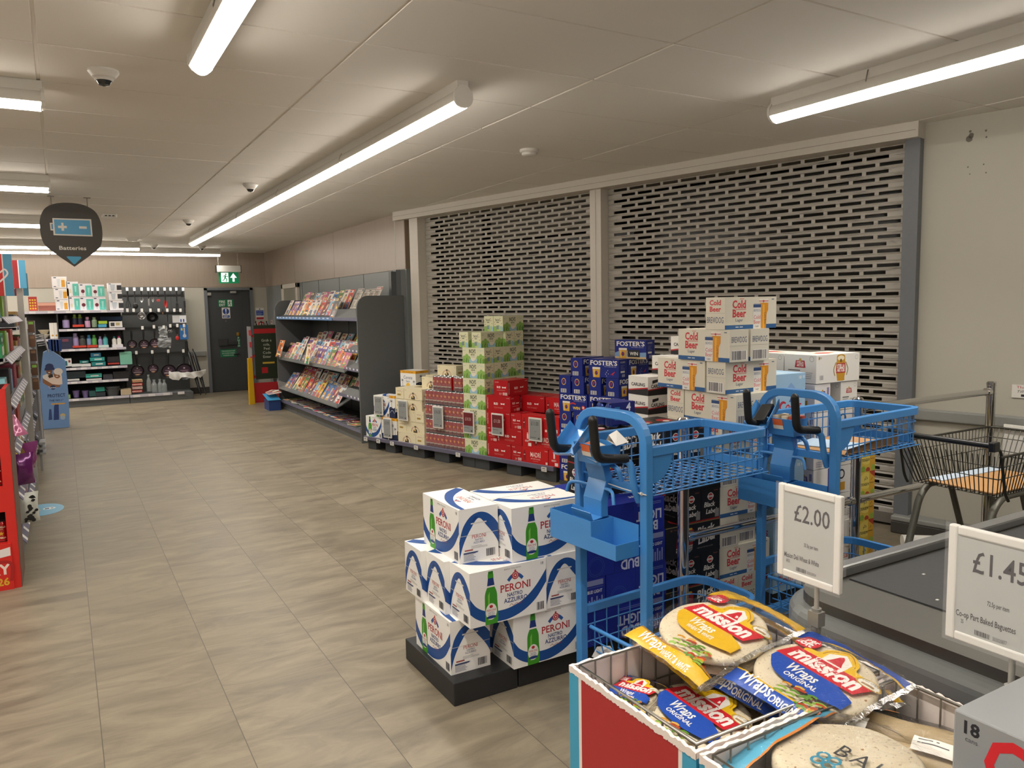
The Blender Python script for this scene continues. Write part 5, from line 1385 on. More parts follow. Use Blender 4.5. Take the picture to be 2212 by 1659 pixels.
    # pen box under the cradle: tall left part, low right part
    bx = MB()
    y1, ym, y0 = W_ + .03, W_ * .42, .02
    x0, x1 = -.125, -.018
    zt, zm, z0 = .80, .745, .69
    bx.add([(x0, ym, z0), (x0, y1, z0), (x0, y1, zt), (x0, ym, zt)], [(0, 1, 2, 3)], MBLU)
    bx.add([(x0, y0, z0), (x0, ym, z0), (x0, ym, zm), (x0, y0, zm)], [(0, 1, 2, 3)], MBLU)
    bx.add([(x1, y0, z0), (x1, y1, z0), (x1, y1, zt), (x1, y0, zt)], [(3, 2, 1, 0)], MBLU)
    bx.add([(x0, y0, z0), (x1, y0, z0), (x1, y0, zm), (x0, y0, zm)], [(0, 1, 2, 3)], MBLU)
    bx.add([(x0, ym, z0), (x1, ym, z0), (x1, ym, zt), (x0, ym, zt)], [(0, 1, 2, 3)], MBLU)
    bx.add([(x0, y1, z0), (x1, y1, z0), (x1, y1, zt), (x0, y1, zt)], [(0, 1, 2, 3)], MBLU)
    bx.add([(x0, y0, z0), (x0, y1, z0), (x1, y1, z0), (x1, y0, z0)], [(0, 1, 2, 3)], MBLU)
    bx.build('pen_box', t, solid=.003)
    # lower rail, wire tub and deck
    low = roundpath([(.0, W_, zl), (Lb - .02, W_ - i_, zl), (Lb - .02, i_, zl), (.0, 0, zl)], .10, 7)
    MB().tube(low, 0, MBLU, rect=(.02, .034), up=(0, 0, 1)).build('lower_rail', t, bevel=.003)
    w = MB()
    zd = .165
    for i in range(1, 10):
        x = (Lb - .03) * i / 10
        for y in (0.004, W_ - .004): w.cyl((x, y, zd), (x, y, zl - .01), wr_, MBLU, 6, cap=False)
        w.cyl((x, 0, zd), (x, W_, zd), wr_, MBLU, 6, cap=False)
    for k in range(1, 6):
        y = W_ * k / 6
        w.cyl((Lb - .03, y, zd), (Lb - .03, y, zl - .01), wr_, MBLU, 6, cap=False)
        w.cyl((.02, y, zd - .003), (Lb - .03, y, zd - .003), wr_, MBLU, 6, cap=False)
    for z in (zd + .07, zd + .14): w.tube(roundpath([(.0, W_, z), (Lb - .03, W_ - .01, z), (Lb - .03, .01, z), (.0, 0, z)], .08, 5), wr_, MBLU, 6, cap=False)
    for y in (.08, .15, .22, .29):
        w.cyl((.06, y, zd), (.02, y, .31), wr_, MBLU, 6, cap=False)
    for z in (.20, .25): w.cyl((.05 - (z - .2) * .3, .03, z), (.05 - (z - .2) * .3, W_ - .03, z), wr_, MBLU, 6, cap=False)
    w.cyl((.02, .03, .31), (.02, W_ - .03, .31), .008, MBLU, 8)
    w.build('lower_wire_tub', t)
    fr_ = MB()
    for y in (.0, W_):
        fr_.box((-.017, y - .017, .10), (Lb + .03, y + .017, .145), MBLU)
    for x in (.0, Lb): fr_.box((x - .017, 0, .10), (x + .017, W_, .145), MBLU)
    fr_.build('base_frame', t, bevel=.003)
    for x in (.01, Lb - .02):
        for y in (.02, W_ - .02):
            cs = thing_part('castor', t)
            MB().box((x - .02, y - .018, .075), (x + .02, y + .018, .10), MGFRAME).build('castor_fork', cs)
            MB().cyl((x, y - .012, .045), (x, y + .012, .045), .045, MRUB, 16).build('castor_wheel', cs)
    return t
def thing_part(name, parent):
    o = bpy.data.objects.new(name, None); COL.objects.link(o); o.parent = parent; o.empty_display_size = .03
    return o
TR_A = radians(4)
t1 = trolley('blue picking trolley nearer the camera with torn orange labels on its pocket', (1.735, 2.07, 0), TR_A)
t2 = dup(t1, (2.752, 2.078, 0), None, 'blue picking trolley farther right with brown card in its basket')
def in_tr(o, t, x, y, z, rz=0.0):
    c, s_ = cos(TR_A), sin(TR_A)
    o.location = (t.location.x + x * c - y * s_, t.location.y + x * s_ + y * c, z)
    o.rotation_euler[2] = TR_A + rz
# things carried by the trolleys
m = MB()
R_ = random.Random(3)
v = [(R_.uniform(-.035, .035), R_.uniform(-.05, .05), R_.uniform(0, .05)) for _ in range(16)]
m.add([(-.05, -.05, .0), (.03, -.055, .01), (.035, .05, .0), (-.045, .055, .015), (-.06, -.06, .05), (.02, -.05, .045), (.03, .06, .06), (-.06, .045, .05)], [(0, 1, 2, 3), (0, 1, 5, 4), (3, 2, 6, 7), (4, 5, 6), (4, 6, 7), (1, 2, 6, 5)], ink('d9cbb6'))
m.add([(-.062, -.05, .052), (-.02, -.052, .05), (-.015, -.01, .056), (-.06, .0, .056)], [(0, 1, 2, 3)], 'd9652e')
m.add([(-.05, .01, .057), (-.01, .0, .058), (-.015, .03, .06), (-.05, .04, .055)], [(0, 1, 2, 3)], 'd9652e')
o = tag(m.build('crumpled_labels'), 'crumpled orange and white labels in the near blue trolley pocket', 'paper'); in_tr(o, t1, -.045, .205, 1.012)
m = MB().add([(-.03, -.03, 0), (.02, -.04, .01), (.035, .02, .0), (-.02, .035, .012), (0, 0, .05), (-.03, .01, .035)], [(0, 1, 4), (1, 2, 4), (2, 3, 4), (3, 5, 4), (5, 0, 4), (0, 3, 2, 1)], ink('e6e3dc'))
o = tag(m.build('crumpled_tissue'), 'crumpled white tissue behind the torn labels of the near blue trolley', 'paper'); in_tr(o, t1, -.02, .13, 1.075)
tg = MB().tube([(-.02, -.02, .915), (-.022, .1, .9165), (-.022, .2, .922)], .0022, mat('cable_tie_white', 'd9d7d0', .4), 6).cyl((-.022, -.002, .916), (-.022, .006, .916), .006, mat('cable_tie_white'), 8)
o = tag(tg.build('cable_tie'), 'white cable tie strapped across the near blue trolley post', 'cable tie'); in_tr(o, t1, 0, .0, 0)
for i in range(4):
    o = tag(MB().box((-.13, -.12, 0), (.13, .12, .006), MCARD).build('cardboard_sheet'), ('lowest', 'second', 'third', 'top')[i] + ' brown card sheet in the lower tub of the near blue trolley', 'cardboard', 'card sheets in the near trolley')
    in_tr(o, t1, .25, .18, .169 + .0075 * i, .06 * i)
o = tag(MB().add([(-.04, -.03, 0), (.04, -.03, 0), (.04, .03, 0), (-.04, .03, 0), (-.03, -.02, .03), (.02, -.015, .045), (.03, .02, .03), (-.02, .02, .04)], [(3, 2, 1, 0), (0, 1, 5, 4), (1, 2, 6, 5), (2, 3, 7, 6), (3, 0, 4, 7), (4, 5, 6, 7)], ink('dedbd3')).build('crumpled_bag'), 'crumpled white bag low in the near blue trolley by the left post', 'bag')
in_tr(o, t1, .085, .33, .169)
o = tag(MB().box((-.22, -.15, 0), (.22, .15, .004), MCARD).add([(-.22, -.15, .004), (.22, -.15, .004), (.22, -.155, .05), (-.22, -.165, .03)], [(0, 1, 2, 3)], mat('card_inside', '8a6844', .8)).build('cardboard_sheet'), 'brown card sheet with folded edge in the farther blue trolley basket', 'cardboard')
in_tr(o, t2, .33, .185, .912, .03)
o = tag(MB().box((-.1, -.14, 0), (.1, .14, .003), ink('bcd3e6')).build('paper_sheet'), 'pale blue printed sheet on the brown card in the farther blue trolley', 'paper')
in_tr(o, t2, .28, .19, .9175, .2)
sc_ = MB(Matrix.Translation((-.075, .365 / 2 + .115, 1.072)) @ Matrix.Rotation(radians(-32), 4, 'Y') @ Matrix.Rotation(radians(12), 4, 'Z')).box((-.06, -.03, 0), (.06, .03, .025), mat('scanner_black', '17181a', .3, coat=.4))
o = tag(sc_.build('hand_scanner', bevel=.006), 'black hand scanner lying in the farther blue trolley tray', 'scanner'); in_tr(o, t2, 0, 0, 0)
for i, (y, c) in enumerate(((.155, 'c9543a'), (.19, 'd8c7a8'), (.235, 'e0cdb0'))):
    o = tag(MB().box((-.04, -.012, 0), (.04, .012, .08), ink(c)).build('label_pad'), ('orange red', 'pale middle', 'pale right')[i] + ' label pad in the pocket of the farther blue trolley', 'paper', 'label pads in the farther trolley'); in_tr(o, t2, -.045, y, 1.004)

# ================================================================== chrome rail barrier between trolleys and beer
ra = thing('chrome_barrier', 'chrome post and rail barrier between the blue trolleys and the beer cases', 'barrier', (3.5, 2.53, 0))
def rp(x): return x - 3.5
for x in (2.33, 3.52, 4.76):
    po_ = MB().cyl((rp(x), 0, .015), (rp(x), 0, 1.055), .0255, MCHROME, 24).build('post', ra)
    MB().lathe([(.0255, 1.05), (.0275, 1.056), (.0275, 1.068), (.02, 1.076), (0, 1.078)], MCHROME, 24, (rp(x), 0, 0)).build('post_cap', po_)
    MB().lathe([(0, .016), (.055, .014), (.06, 0), (0, 0)], MCHROME, 24, (rp(x), 0, 0)).build('floor_plate', po_)
for x0, x1, z in ((2.33, 3.52, .535), (3.52, 4.76, .535), (3.52, 4.76, 1.015)):
    MB().cyl((rp(x0) + .02, 0, z), (rp(x1) - .02, 0, z), .019, MCHROME, 20).build('rail', ra)
    for xx, d in ((x0, 1), (x1, -1)):
        MB().cyl((rp(xx) + d * .022, 0, z), (rp(xx) + d * .055, 0, z), .0235, MCHROME, 20).build('rail_collar', ra)

# ================================================================== grey shopping trolley
MWIRE = mat('trolley_wire_grey', '4b4a44', .35, .7, var=0)
MLEG = mat('trolley_leg_grey', '6d6c62', .4, .3)
gt = thing('shopping_trolley', 'shallow grey wire shopping trolley by the wall behind the checkout', 'trolley', (3.90, 2.08, 0), 0)
def gl(x, y, z): return (x - 3.80, y - 2.13, z)
xb0, xb1, yb0, yb1, zb = 3.52, 4.12, 1.93, 2.32, .67
xt0, xt1, yt0, yt1, zt = 3.44, 4.26, 1.88, 2.37, .87
def side_wires(mb, b0, b1, t0_, t1_, n, r=.0025):
    for i in range(n + 1):
        k = i / n
        b = Vector(b0).lerp(Vector(b1), k); t_ = Vector(t0_).lerp(Vector(t1_), k)
        mb.cyl(b, t_, r, MWIRE, 5, cap=False)
w = MB(); side_wires(w, gl(xb0, yb0, zb), gl(xb0, yb1, zb), gl(xt0, yt0, zt), gl(xt0, yt1, zt), 20); w.build('back_gate', gt)
w = MB()
side_wires(w, gl(xb0, yb0, zb), gl(xb1, yb0, zb), gl(xt0, yt0, zt), gl(xt1, yt0, zt), 26)
side_wires(w, gl(xb0, yb1, zb), gl(xb1, yb1, zb), gl(xt0, yt1, zt), gl(xt1, yt1, zt), 26)
side_wires(w, gl(xb1, yb0, zb), gl(xb1, yb1, zb), gl(xt1, yt0, zt), gl(xt1, yt1, zt), 18)
for k in (.0, .45, .75):
    P4 = [gl(xb0 + (xt0 - xb0) * k, yb0 + (yt0 - yb0) * k, zb + (zt - zb) * k), gl(xb1 + (xt1 - xb1) * k, yb0 + (yt0 - yb0) * k, zb + (zt - zb) * k), gl(xb1 + (xt1 - xb1) * k, yb1 + (yt1 - yb1) * k, zb + (zt - zb) * k), gl(xb0 + (xt0 - xb0) * k, yb1 + (yt1 - yb1) * k, zb + (zt - zb) * k)]
    w.tube(P4, .003, MWIRE, 6, closed=True)
for i in range(14):
    y = yb0 + (yb1 - yb0) * i / 13
    w.cyl(gl(xb0, y, zb), gl(xb1, y, zb), .0025, MWIRE, 5, cap=False)
w.build('wire_basket', gt)
MB().tube(roundpath([gl(xt0, yt0, zt), gl(xt1, yt0, zt), gl(xt1, yt1, zt), gl(xt0, yt1, zt)], .06, 5), .006, MWIRE, 8).build('basket_rim', gt)
MB().cyl(gl(3.39, 1.88, .925), gl(3.39, 2.37, .925), .013, mat('handle_black', '18191a', .35, coat=.3), 14).build('handle', gt)
for y in (1.885, 2.365):
    MB().box(gl(3.37, y - .014, .90), gl(3.42, y + .014, .945), mat('handle_black')).build('handle_bracket', gt, bevel=.006)
    MB().tube(roundpath([gl(3.40, y, .92), gl(3.45, y, .90), gl(3.50, y, .70), gl(3.53, y, .66)], .04), .007, MWIRE, 8).build('handle_stay', gt)
for y in (1.95, 2.30):
    MB().tube(roundpath([gl(4.05, y, .655), gl(3.60, y, .655), gl(3.53, y, .60), gl(3.36, y, .10)], .07), .017, MLEG, 12).build('leg', gt)
    MB().tube(roundpath([gl(3.78, y, .655), gl(4.02, y, .12)], .05), .015, MLEG, 12).build('leg', gt)
    MB().tube([gl(3.34, y, .10), gl(4.10, y, .10)], .015, MLEG, 10).build('base_tube', gt)
    for x in (3.40, 4.06):
        cs = thing_part('castor', gt)
        MB().box(gl(x - .02, y - .018, .07), gl(x + .02, y + .018, .1), MGFRAME).build('castor_fork', cs)
        MB().cyl(gl(x, y - .012, .04), gl(x, y + .012, .04), .04, MRUB, 14).build('castor_wheel', cs)
MB().tube(roundpath([gl(4.0, 1.95, .655), gl(4.16, 1.95, .655), gl(4.22, 1.95, .30)], .08), .016, MLEG, 10).build('front_leg', gt)
MB().tube(roundpath([gl(4.0, 2.30, .655), gl(4.16, 2.30, .655), gl(4.22, 2.30, .30)], .08), .016, MLEG, 10).build('front_leg', gt)
o = tag(MB().box((-.27, -.165, 0), (.27, .165, .006), MCARD).build('cardboard_sheet', None, (3.91, 2.055, .676), radians(-2)), 'large flat brown card sheet lying in the grey shopping trolley', 'cardboard')
o = tag(MB().box((-.26, -.035, 0), (.26, .035, .004), ink('c6d6e6')).build('leaflet_strip', None, (3.94, 2.19, .683), radians(-3)), 'pale blue leaflet strip at the back of the card in the grey trolley', 'paper')
ad = thing('trolley_advert', 'white advert panel with blue clover logo on the grey trolley front', 'advert', (4.375, 1.95, .72), 0)
s = MB().box((-.006, -.10, 0), (.006, .30, .17), MPLAST)
dl = [ring(.2 + dx, .128 + dy, .006, .011, '3a9ac4', n=12) for dx in (-.011, .011) for dy in (-.011, .011)] + [tx('insurance', .2, .085, .04, '3a8fbf', width=.2)] + lines(.12, .02, .30, .07, '9db4c4', 3)
decal(s, (-.006, .30, 0), (0, -1, 0), (0, 0, 1), dl)
s.build('panel', ad); MB().box((-.008, -.105, -.006), (.008, .305, .0), MWIRE).build('holder', ad)
# paper roll on the floor by the skirting, notice on the wall
pr_ = thing('paper_roll', 'white paper roll with red print lying on the floor by the skirting', 'paper roll', (4.63, 2.83, .042), radians(-40))
MB().cyl((-.13, 0, 0), (.13, 0, 0), .04, ink('e4e2dc'), 18).build('roll', pr_)
MB().box((-.03, -.0415, -.01), (.09, -.0395, .012), ink('b8323c')).build('print_band', pr_)
u0 = TS.inverted() @ Vector((0, 0, 0))
c = TS.inverted() @ Vector((4.93, 2.45, 1.0))
nt_ = MB(TS).box((c.x - .075, .050, .958), (c.x + .11, .0585, 1.038), MPLAST); nt_.T = None
decal(nt_, TS @ Vector((c.x - .075, .050, .958)), SD, (0, 0, 1), [tx('Thermal', .075, .058, .022, 'b8323c', width=.1), tx('Till rolls', .075, .032, .022, '2c2c30', italic=.3, width=.09), re_(.05, .008, .12, .022, '2c2c30')])
tag(nt_.build('wall_notice'), 'small white handwritten notice on the grey wall at the right edge', 'notice')

# ================================================================== checkout belt
MSTEEL = mat('brushed_steel', '65645f', .45, .8, var=.08, scale=3)
MBELT = mat('belt_black_rubber', '2f3133', .5, var=.12, scale=60, bump=.05)
MBUMP = mat('bumper_grey_vinyl', '757978', .32, coat=.25)
MCAB = mat('checkout_panel_dark', '3a3a3b', .5)
ck = thing('checkout_counter', 'checkout counter with black conveyor belt, steel deck and grey rounded bumper', 'checkout', (2.4, .7, 0), 0)
def ckp(x, y, z): return (x - 2.4, y - .7, z)
CX0, CY1, CZT = 1.655, 1.405, .80
def ckround(x0, y1, r, z, k=8, far=4.2, near=-.6):
    """end outline of the counter: along the far side, round the corner, along the near end"""
    return [ckp(far, y1, z)] + [ckp(x0 + r - r * sin(pi / 2 * j / k), y1 - r + r * cos(pi / 2 * j / k), z) for j in range(k + 1)] + [ckp(x0, near, z)]
top = ckround(CX0, CY1, .13, 0)
MB().prism([(p[0], p[1]) for p in top] + [ckp(4.2, -.6, 0)[:2]], .765, CZT, MSTEEL, 'z').build('steel_deck', ck, bevel=.006)
b_ = MB().box(ckp(1.855, -.6, CZT), ckp(4.1, CY1 - .06, CZT + .004), MBELT)
b_.build('conveyor_belt', ck)
MB().box(ckp(1.78, CY1 - .045, CZT), ckp(4.2, CY1, CZT + .032), mat('steel_rim', '8a8b8b', .35, .6)).build('side_rim', ck, bevel=.008)
MB().tube(ckround(CX0 - .005, CY1 + .005, .15, .728, near=-.6), 0, MBUMP, rect=(.075, .09), up=(0, 0, 1)).build('bumper', ck, bevel=.032, seg=4)
bd_ = ckround(CX0 + .07, CY1 - .07, .12, 0)
MB().prism([(p[0], p[1]) for p in bd_] + [ckp(4.2, -.6, 0)[:2]], .10, .70, MCAB, 'z').build('cabinet', ck)
MB().prism([(p[0], p[1]) for p in ckround(CX0 + .11, CY1 - .11, .1, 0)] + [ckp(4.2, -.6, 0)[:2]], 0, .10, MSKIRT, 'z').build('plinth', ck)
dots = MB()
for x, y in ((1.9, 1.12), (2.3, 1.0), (2.05, 1.25), (2.6, 1.2), (2.42, 1.3)): dots.box(ckp(x, y, CZT + .0041), ckp(x + .008, y + .006, CZT + .0049), MPLAST)
bs_o = dots.build('belt_specks', ck); bs_o['kind'] = 'stuff'

# ================================================================== promotional bins in the foreground
MRED = mat('bin_red_card', 'ab2a2c', .5, var=.05); MBLUC = mat('bin_blue_card', '3f9dc2', .5, var=.05); MWCARD = mat('bin_white_card', 'e9ddd6', .6, var=.03)
MGW = mat('galvanised_wire', 'a9a59c', .3, .8, var=0)
R_ = random.Random(11)
def card_wall(mb, p0, p1, h, inward, torn=.0025):
    """double skinned card panel with a torn white top edge; blue strips at both ends, red between"""
    p0, p1 = Vector(p0), Vector(p1)
    L = (p1 - p0).length
    d = (p1 - p0) / L
    n = Vector(inward)
    N = 60
    top = [h + R_.uniform(-torn, torn) for _ in range(N + 1)]
    def P(x, z, o): q_ = p0 + d * x + n * o; return (q_.x, q_.y, z)
    strips = [(0, .035, MBLUC), (.035, .045, MWCARD), (.045, L - .045, MRED), (L - .045, L - .035, MWCARD), (L - .035, L, MBLUC)]
    for a, b, m in strips:
        mb.add([P(a, .03, 0), P(b, .03, 0), P(b, h - .012, 0), P(a, h - .012, 0)], [(0, 1, 2, 3)], m)
    for i in range(N):
        a, b = L * i / N, L * (i + 1) / N
        lo = [h - .012 - R_.uniform(.0, .004), h - .012 - R_.uniform(.0, .004)]
        mb.add([P(a, lo[0], -.0006), P(b, lo[1], -.0006), P(b, top[i + 1], -.0006), P(a, top[i], -.0006)], [(0, 1, 2, 3)], MWCARD)
        mb.add([P(a, top[i], -.0006), P(b, top[i + 1], -.0006), P(b, top[i + 1], .007), P(a, top[i], .007)], [(0, 1, 2, 3)], MWCARD)
        mb.add([P(a, .03, .007), P(b, .03, .007), P(b, top[i + 1], .007), P(a, top[i], .007)], [(3, 2, 1, 0)], MWCARD)
def promo_bin(label, x0, y0, x1, y1, h):
    cx, cy = (x0 + x1) / 2, (y0 + y1) / 2
    t = thing('promo_bin', label, 'bin', (cx, cy, 0), 0, 'red card promotion bins with wire baskets')
    a, b = (x1 - x0) / 2, (y1 - y0) / 2
    for nm, q0, q1, inn in (('left', (-a, b), (-a, -b), (1, 0, 0)), ('near', (-a, -b), (a, -b), (0, 1, 0)), ('right', (a, -b), (a, b), (-1, 0, 0)), ('far', (a, b), (-a, b), (0, -1, 0))):
        mb = MB(); card_wall(mb, (*q0, 0), (*q1, 0), h, inn); mb.build('card_panel', t)
    w = MB()
    i_ = .016
    zt = h + .003
    ring_ = [(-a + i_, -b + i_, zt), (a - i_, -b + i_, zt), (a - i_, b - i_, zt), (-a + i_, b - i_, zt)]
    w.tube(ring_, .0045, MGW, 8, closed=True)
    zf = h - .26
    for (p, q_) in zip(ring_, ring_[1:] + ring_[:1]):
        p, q_ = Vector(p), Vector(q_)
        n = max(2, int((q_ - p).length / .042))
        for k in range(n):
            c = p.lerp(q_, k / n)
            w.cyl(c, (c.x, c.y, zf), .0022, MGW, 6, cap=False)
        for z in (zt - .09, zt - .18): w.cyl((p.x, p.y, z), (q_.x, q_.y, z), .0022, MGW, 6, cap=False)
    for k in range(1, 10):
        y = -b + 2 * b * k / 10
        w.cyl((-a + i_, y, zf), (a - i_, y, zf), .0022, MGW, 6, cap=False)
    w.build('wire_basket', t)
    fl_ = MB().box((-a + .01, -b + .01, zf - .012), (a - .01, b - .01, zf - .004), MWCARD)
    fl_.build('basket_floor', t)
    MB().box((-a + .02, -b + .02, 0), (a - .02, b - .02, .03), MDARK).build('base', t)
    return t
promo_bin('farther red card bin, full of yellow and blue tortilla bags', .905, .948, 1.45, 1.338, .80)
promo_bin('nearer red card bin, with the pale blue tortilla bag and the baguettes', .905, .535, 1.45, .940, .80)

# ------------------------------------------------------------------ flat bread bags
from mathutils import noise as NZ
def film_material():
    m = bpy.data.materials.new('clear_crinkled_film'); m.use_nodes = True
    nt = m.node_tree; nt.nodes.clear()
    out = nt.nodes.new('ShaderNodeOutputMaterial'); mx = nt.nodes.new('ShaderNodeMixShader'); tr = nt.nodes.new('ShaderNodeBsdfTransparent'); gl = nt.nodes.new('ShaderNodeBsdfGlossy'); fr = nt.nodes.new('ShaderNodeFresnel')
    fr.inputs[0].default_value = 1.5
    gl.inputs['Roughness'].default_value = .10
    tc = nt.nodes.new('ShaderNodeTexCoord'); nz = nt.nodes.new('ShaderNodeTexNoise'); bp = nt.nodes.new('ShaderNodeBump')
    nz.inputs['Scale'].default_value = 38; nz.inputs['Detail'].default_value = 3; nz.inputs['Distortion'].default_value = 2.5
    bp.inputs['Strength'].default_value = .55; bp.inputs['Distance'].default_value = .006
    L = nt.links.new
    L(tc.outputs['Object'], nz.inputs['Vector']); L(nz.outputs['Fac'], bp.inputs['Height']); L(bp.outputs[0], gl.inputs['Normal']); L(bp.outputs[0], fr.inputs['Normal'])
    ma = nt.nodes.new('ShaderNodeMath'); ma.operation = 'MULTIPLY_ADD'; ma.inputs[1].default_value = .75; ma.inputs[2].default_value = .0
    L(fr.outputs[0], ma.inputs[0]); L(ma.outputs[0], mx.inputs[0]); L(tr.outputs[0], mx.inputs[1]); L(gl.outputs[0], mx.inputs[2]); L(mx.outputs[0], out.inputs[0])
    return m
MCRINK = film_material()
def tortilla_material():
    m = bpy.data.materials.new('tortilla'); m.use_nodes = True
    nt, b, N = nodes(m)
    tc = N('TexCoord')
    n1 = N('TexNoise', i_Scale=26.0, i_Detail=4.0); nt.links.new(tc.outputs['Object'], n1.inputs['Vector'])
    v = N('TexVoronoi', i_Scale=38.0); nt.links.new(tc.outputs['Object'], v.inputs['Vector'])
    n2 = N('TexNoise', i_Scale=160.0, i_Detail=2.0); nt.links.new(tc.outputs['Object'], n2.inputs['Vector'])
    sp = math_(nt, 'LESS_THAN', v.outputs['Distance'], .13)
    c = mixc(nt, n1.outputs['Fac'], srgb('d6c4a0'), srgb('efe4cb'))
    c = mixc(nt, math_(nt, 'MULTIPLY', sp, math_(nt, 'GREATER_THAN', n1.outputs['Fac'], .52)), c, srgb('a97f55'))
    c = mixc(nt, math_(nt, 'MULTIPLY', math_(nt, 'GREATER_THAN', n2.outputs['Fac'], .66), .6), c, srgb('9a8263'))
    nt.links.new(c, b.inputs['Base Color']); b.inputs['Roughness'].default_value = .6
    return m
MTORT = tortilla_material()
def bag_shape(w, h, R, T, seed, wr=.004):
    def z(u, v):
        r = hypot(u, v * .98)
        e = max(0.0, min(1.0, (r - R + .004) / .012))
        k = max(.0, 1 - max(0.0, r - R) / .14) * (1 - .15 * e)
        n = NZ.noise(Vector((u * 22 + seed * 7.3, v * 22, seed))) * wr * (.10 + e) + NZ.noise(Vector((u * 60 + v * 30, v * 20 - u * 25, seed + 5))) * wr * .55 * (.12 + e)
        edge = max(abs(u) / (w / 2), abs(v) / (h / 2))
        droop = -.006 * max(0, edge - .78) / .22
        return .004 + T * k + n + droop * (1 if R > .05 else 0)
    return z
def grid(mb, w, h, z, m, nu=34, nv=38, dz=0.0, jag=.0):
    vs = []
    for j in range(nv + 1):
        for i in range(nu + 1):
            u = -w / 2 + w * i / nu; v = -h / 2 + h * j / nv
            jj = jag * (1 if i % 2 else -1) if j in (0, nv) else 0
            vs.append((u, v + jj, z(u, v) + dz))
    mb.add(vs, [(j * (nu + 1) + i, j * (nu + 1) + i + 1, (j + 1) * (nu + 1) + i + 1, (j + 1) * (nu + 1) + i) for j in range(nv) for i in range(nu)], m, smooth=True)
def drape(mb, art, z, dz=.0012, maxlen=.012, step=.00003):
    """print art onto the bag surface, cut fine enough to follow it"""
    import bmesh
    for k, (_, pts, fs, m) in enumerate(art):
        bm = bmesh.new()
        vv = [bm.verts.new((x, y, 0)) for x, y in pts]
        for f in fs:
            try: bm.faces.new([vv[i] for i in f])
            except ValueError: pass
        bmesh.ops.triangulate(bm, faces=bm.faces[:])
        for _i in range(4):
            es = [e for e in bm.edges if e.calc_length() > maxlen]
            if not es: break
            bmesh.ops.subdivide_edges(bm, edges=es, cuts=1, use_grid_fill=False)
            bmesh.ops.triangulate(bm, faces=bm.faces[:])
        bm.verts.index_update()
        vs = [(v.co.x, v.co.y, z(v.co.x, v.co.y) + dz + step * k) for v in bm.verts]
        ff = []
        for f in bm.faces:
            q_ = [v.index for v in f.verts]
            if f.normal.z < 0: q_ = q_[::-1]
            ff.append(q_)
        bm.free()
        mb.add(vs, ff, m, smooth=True)
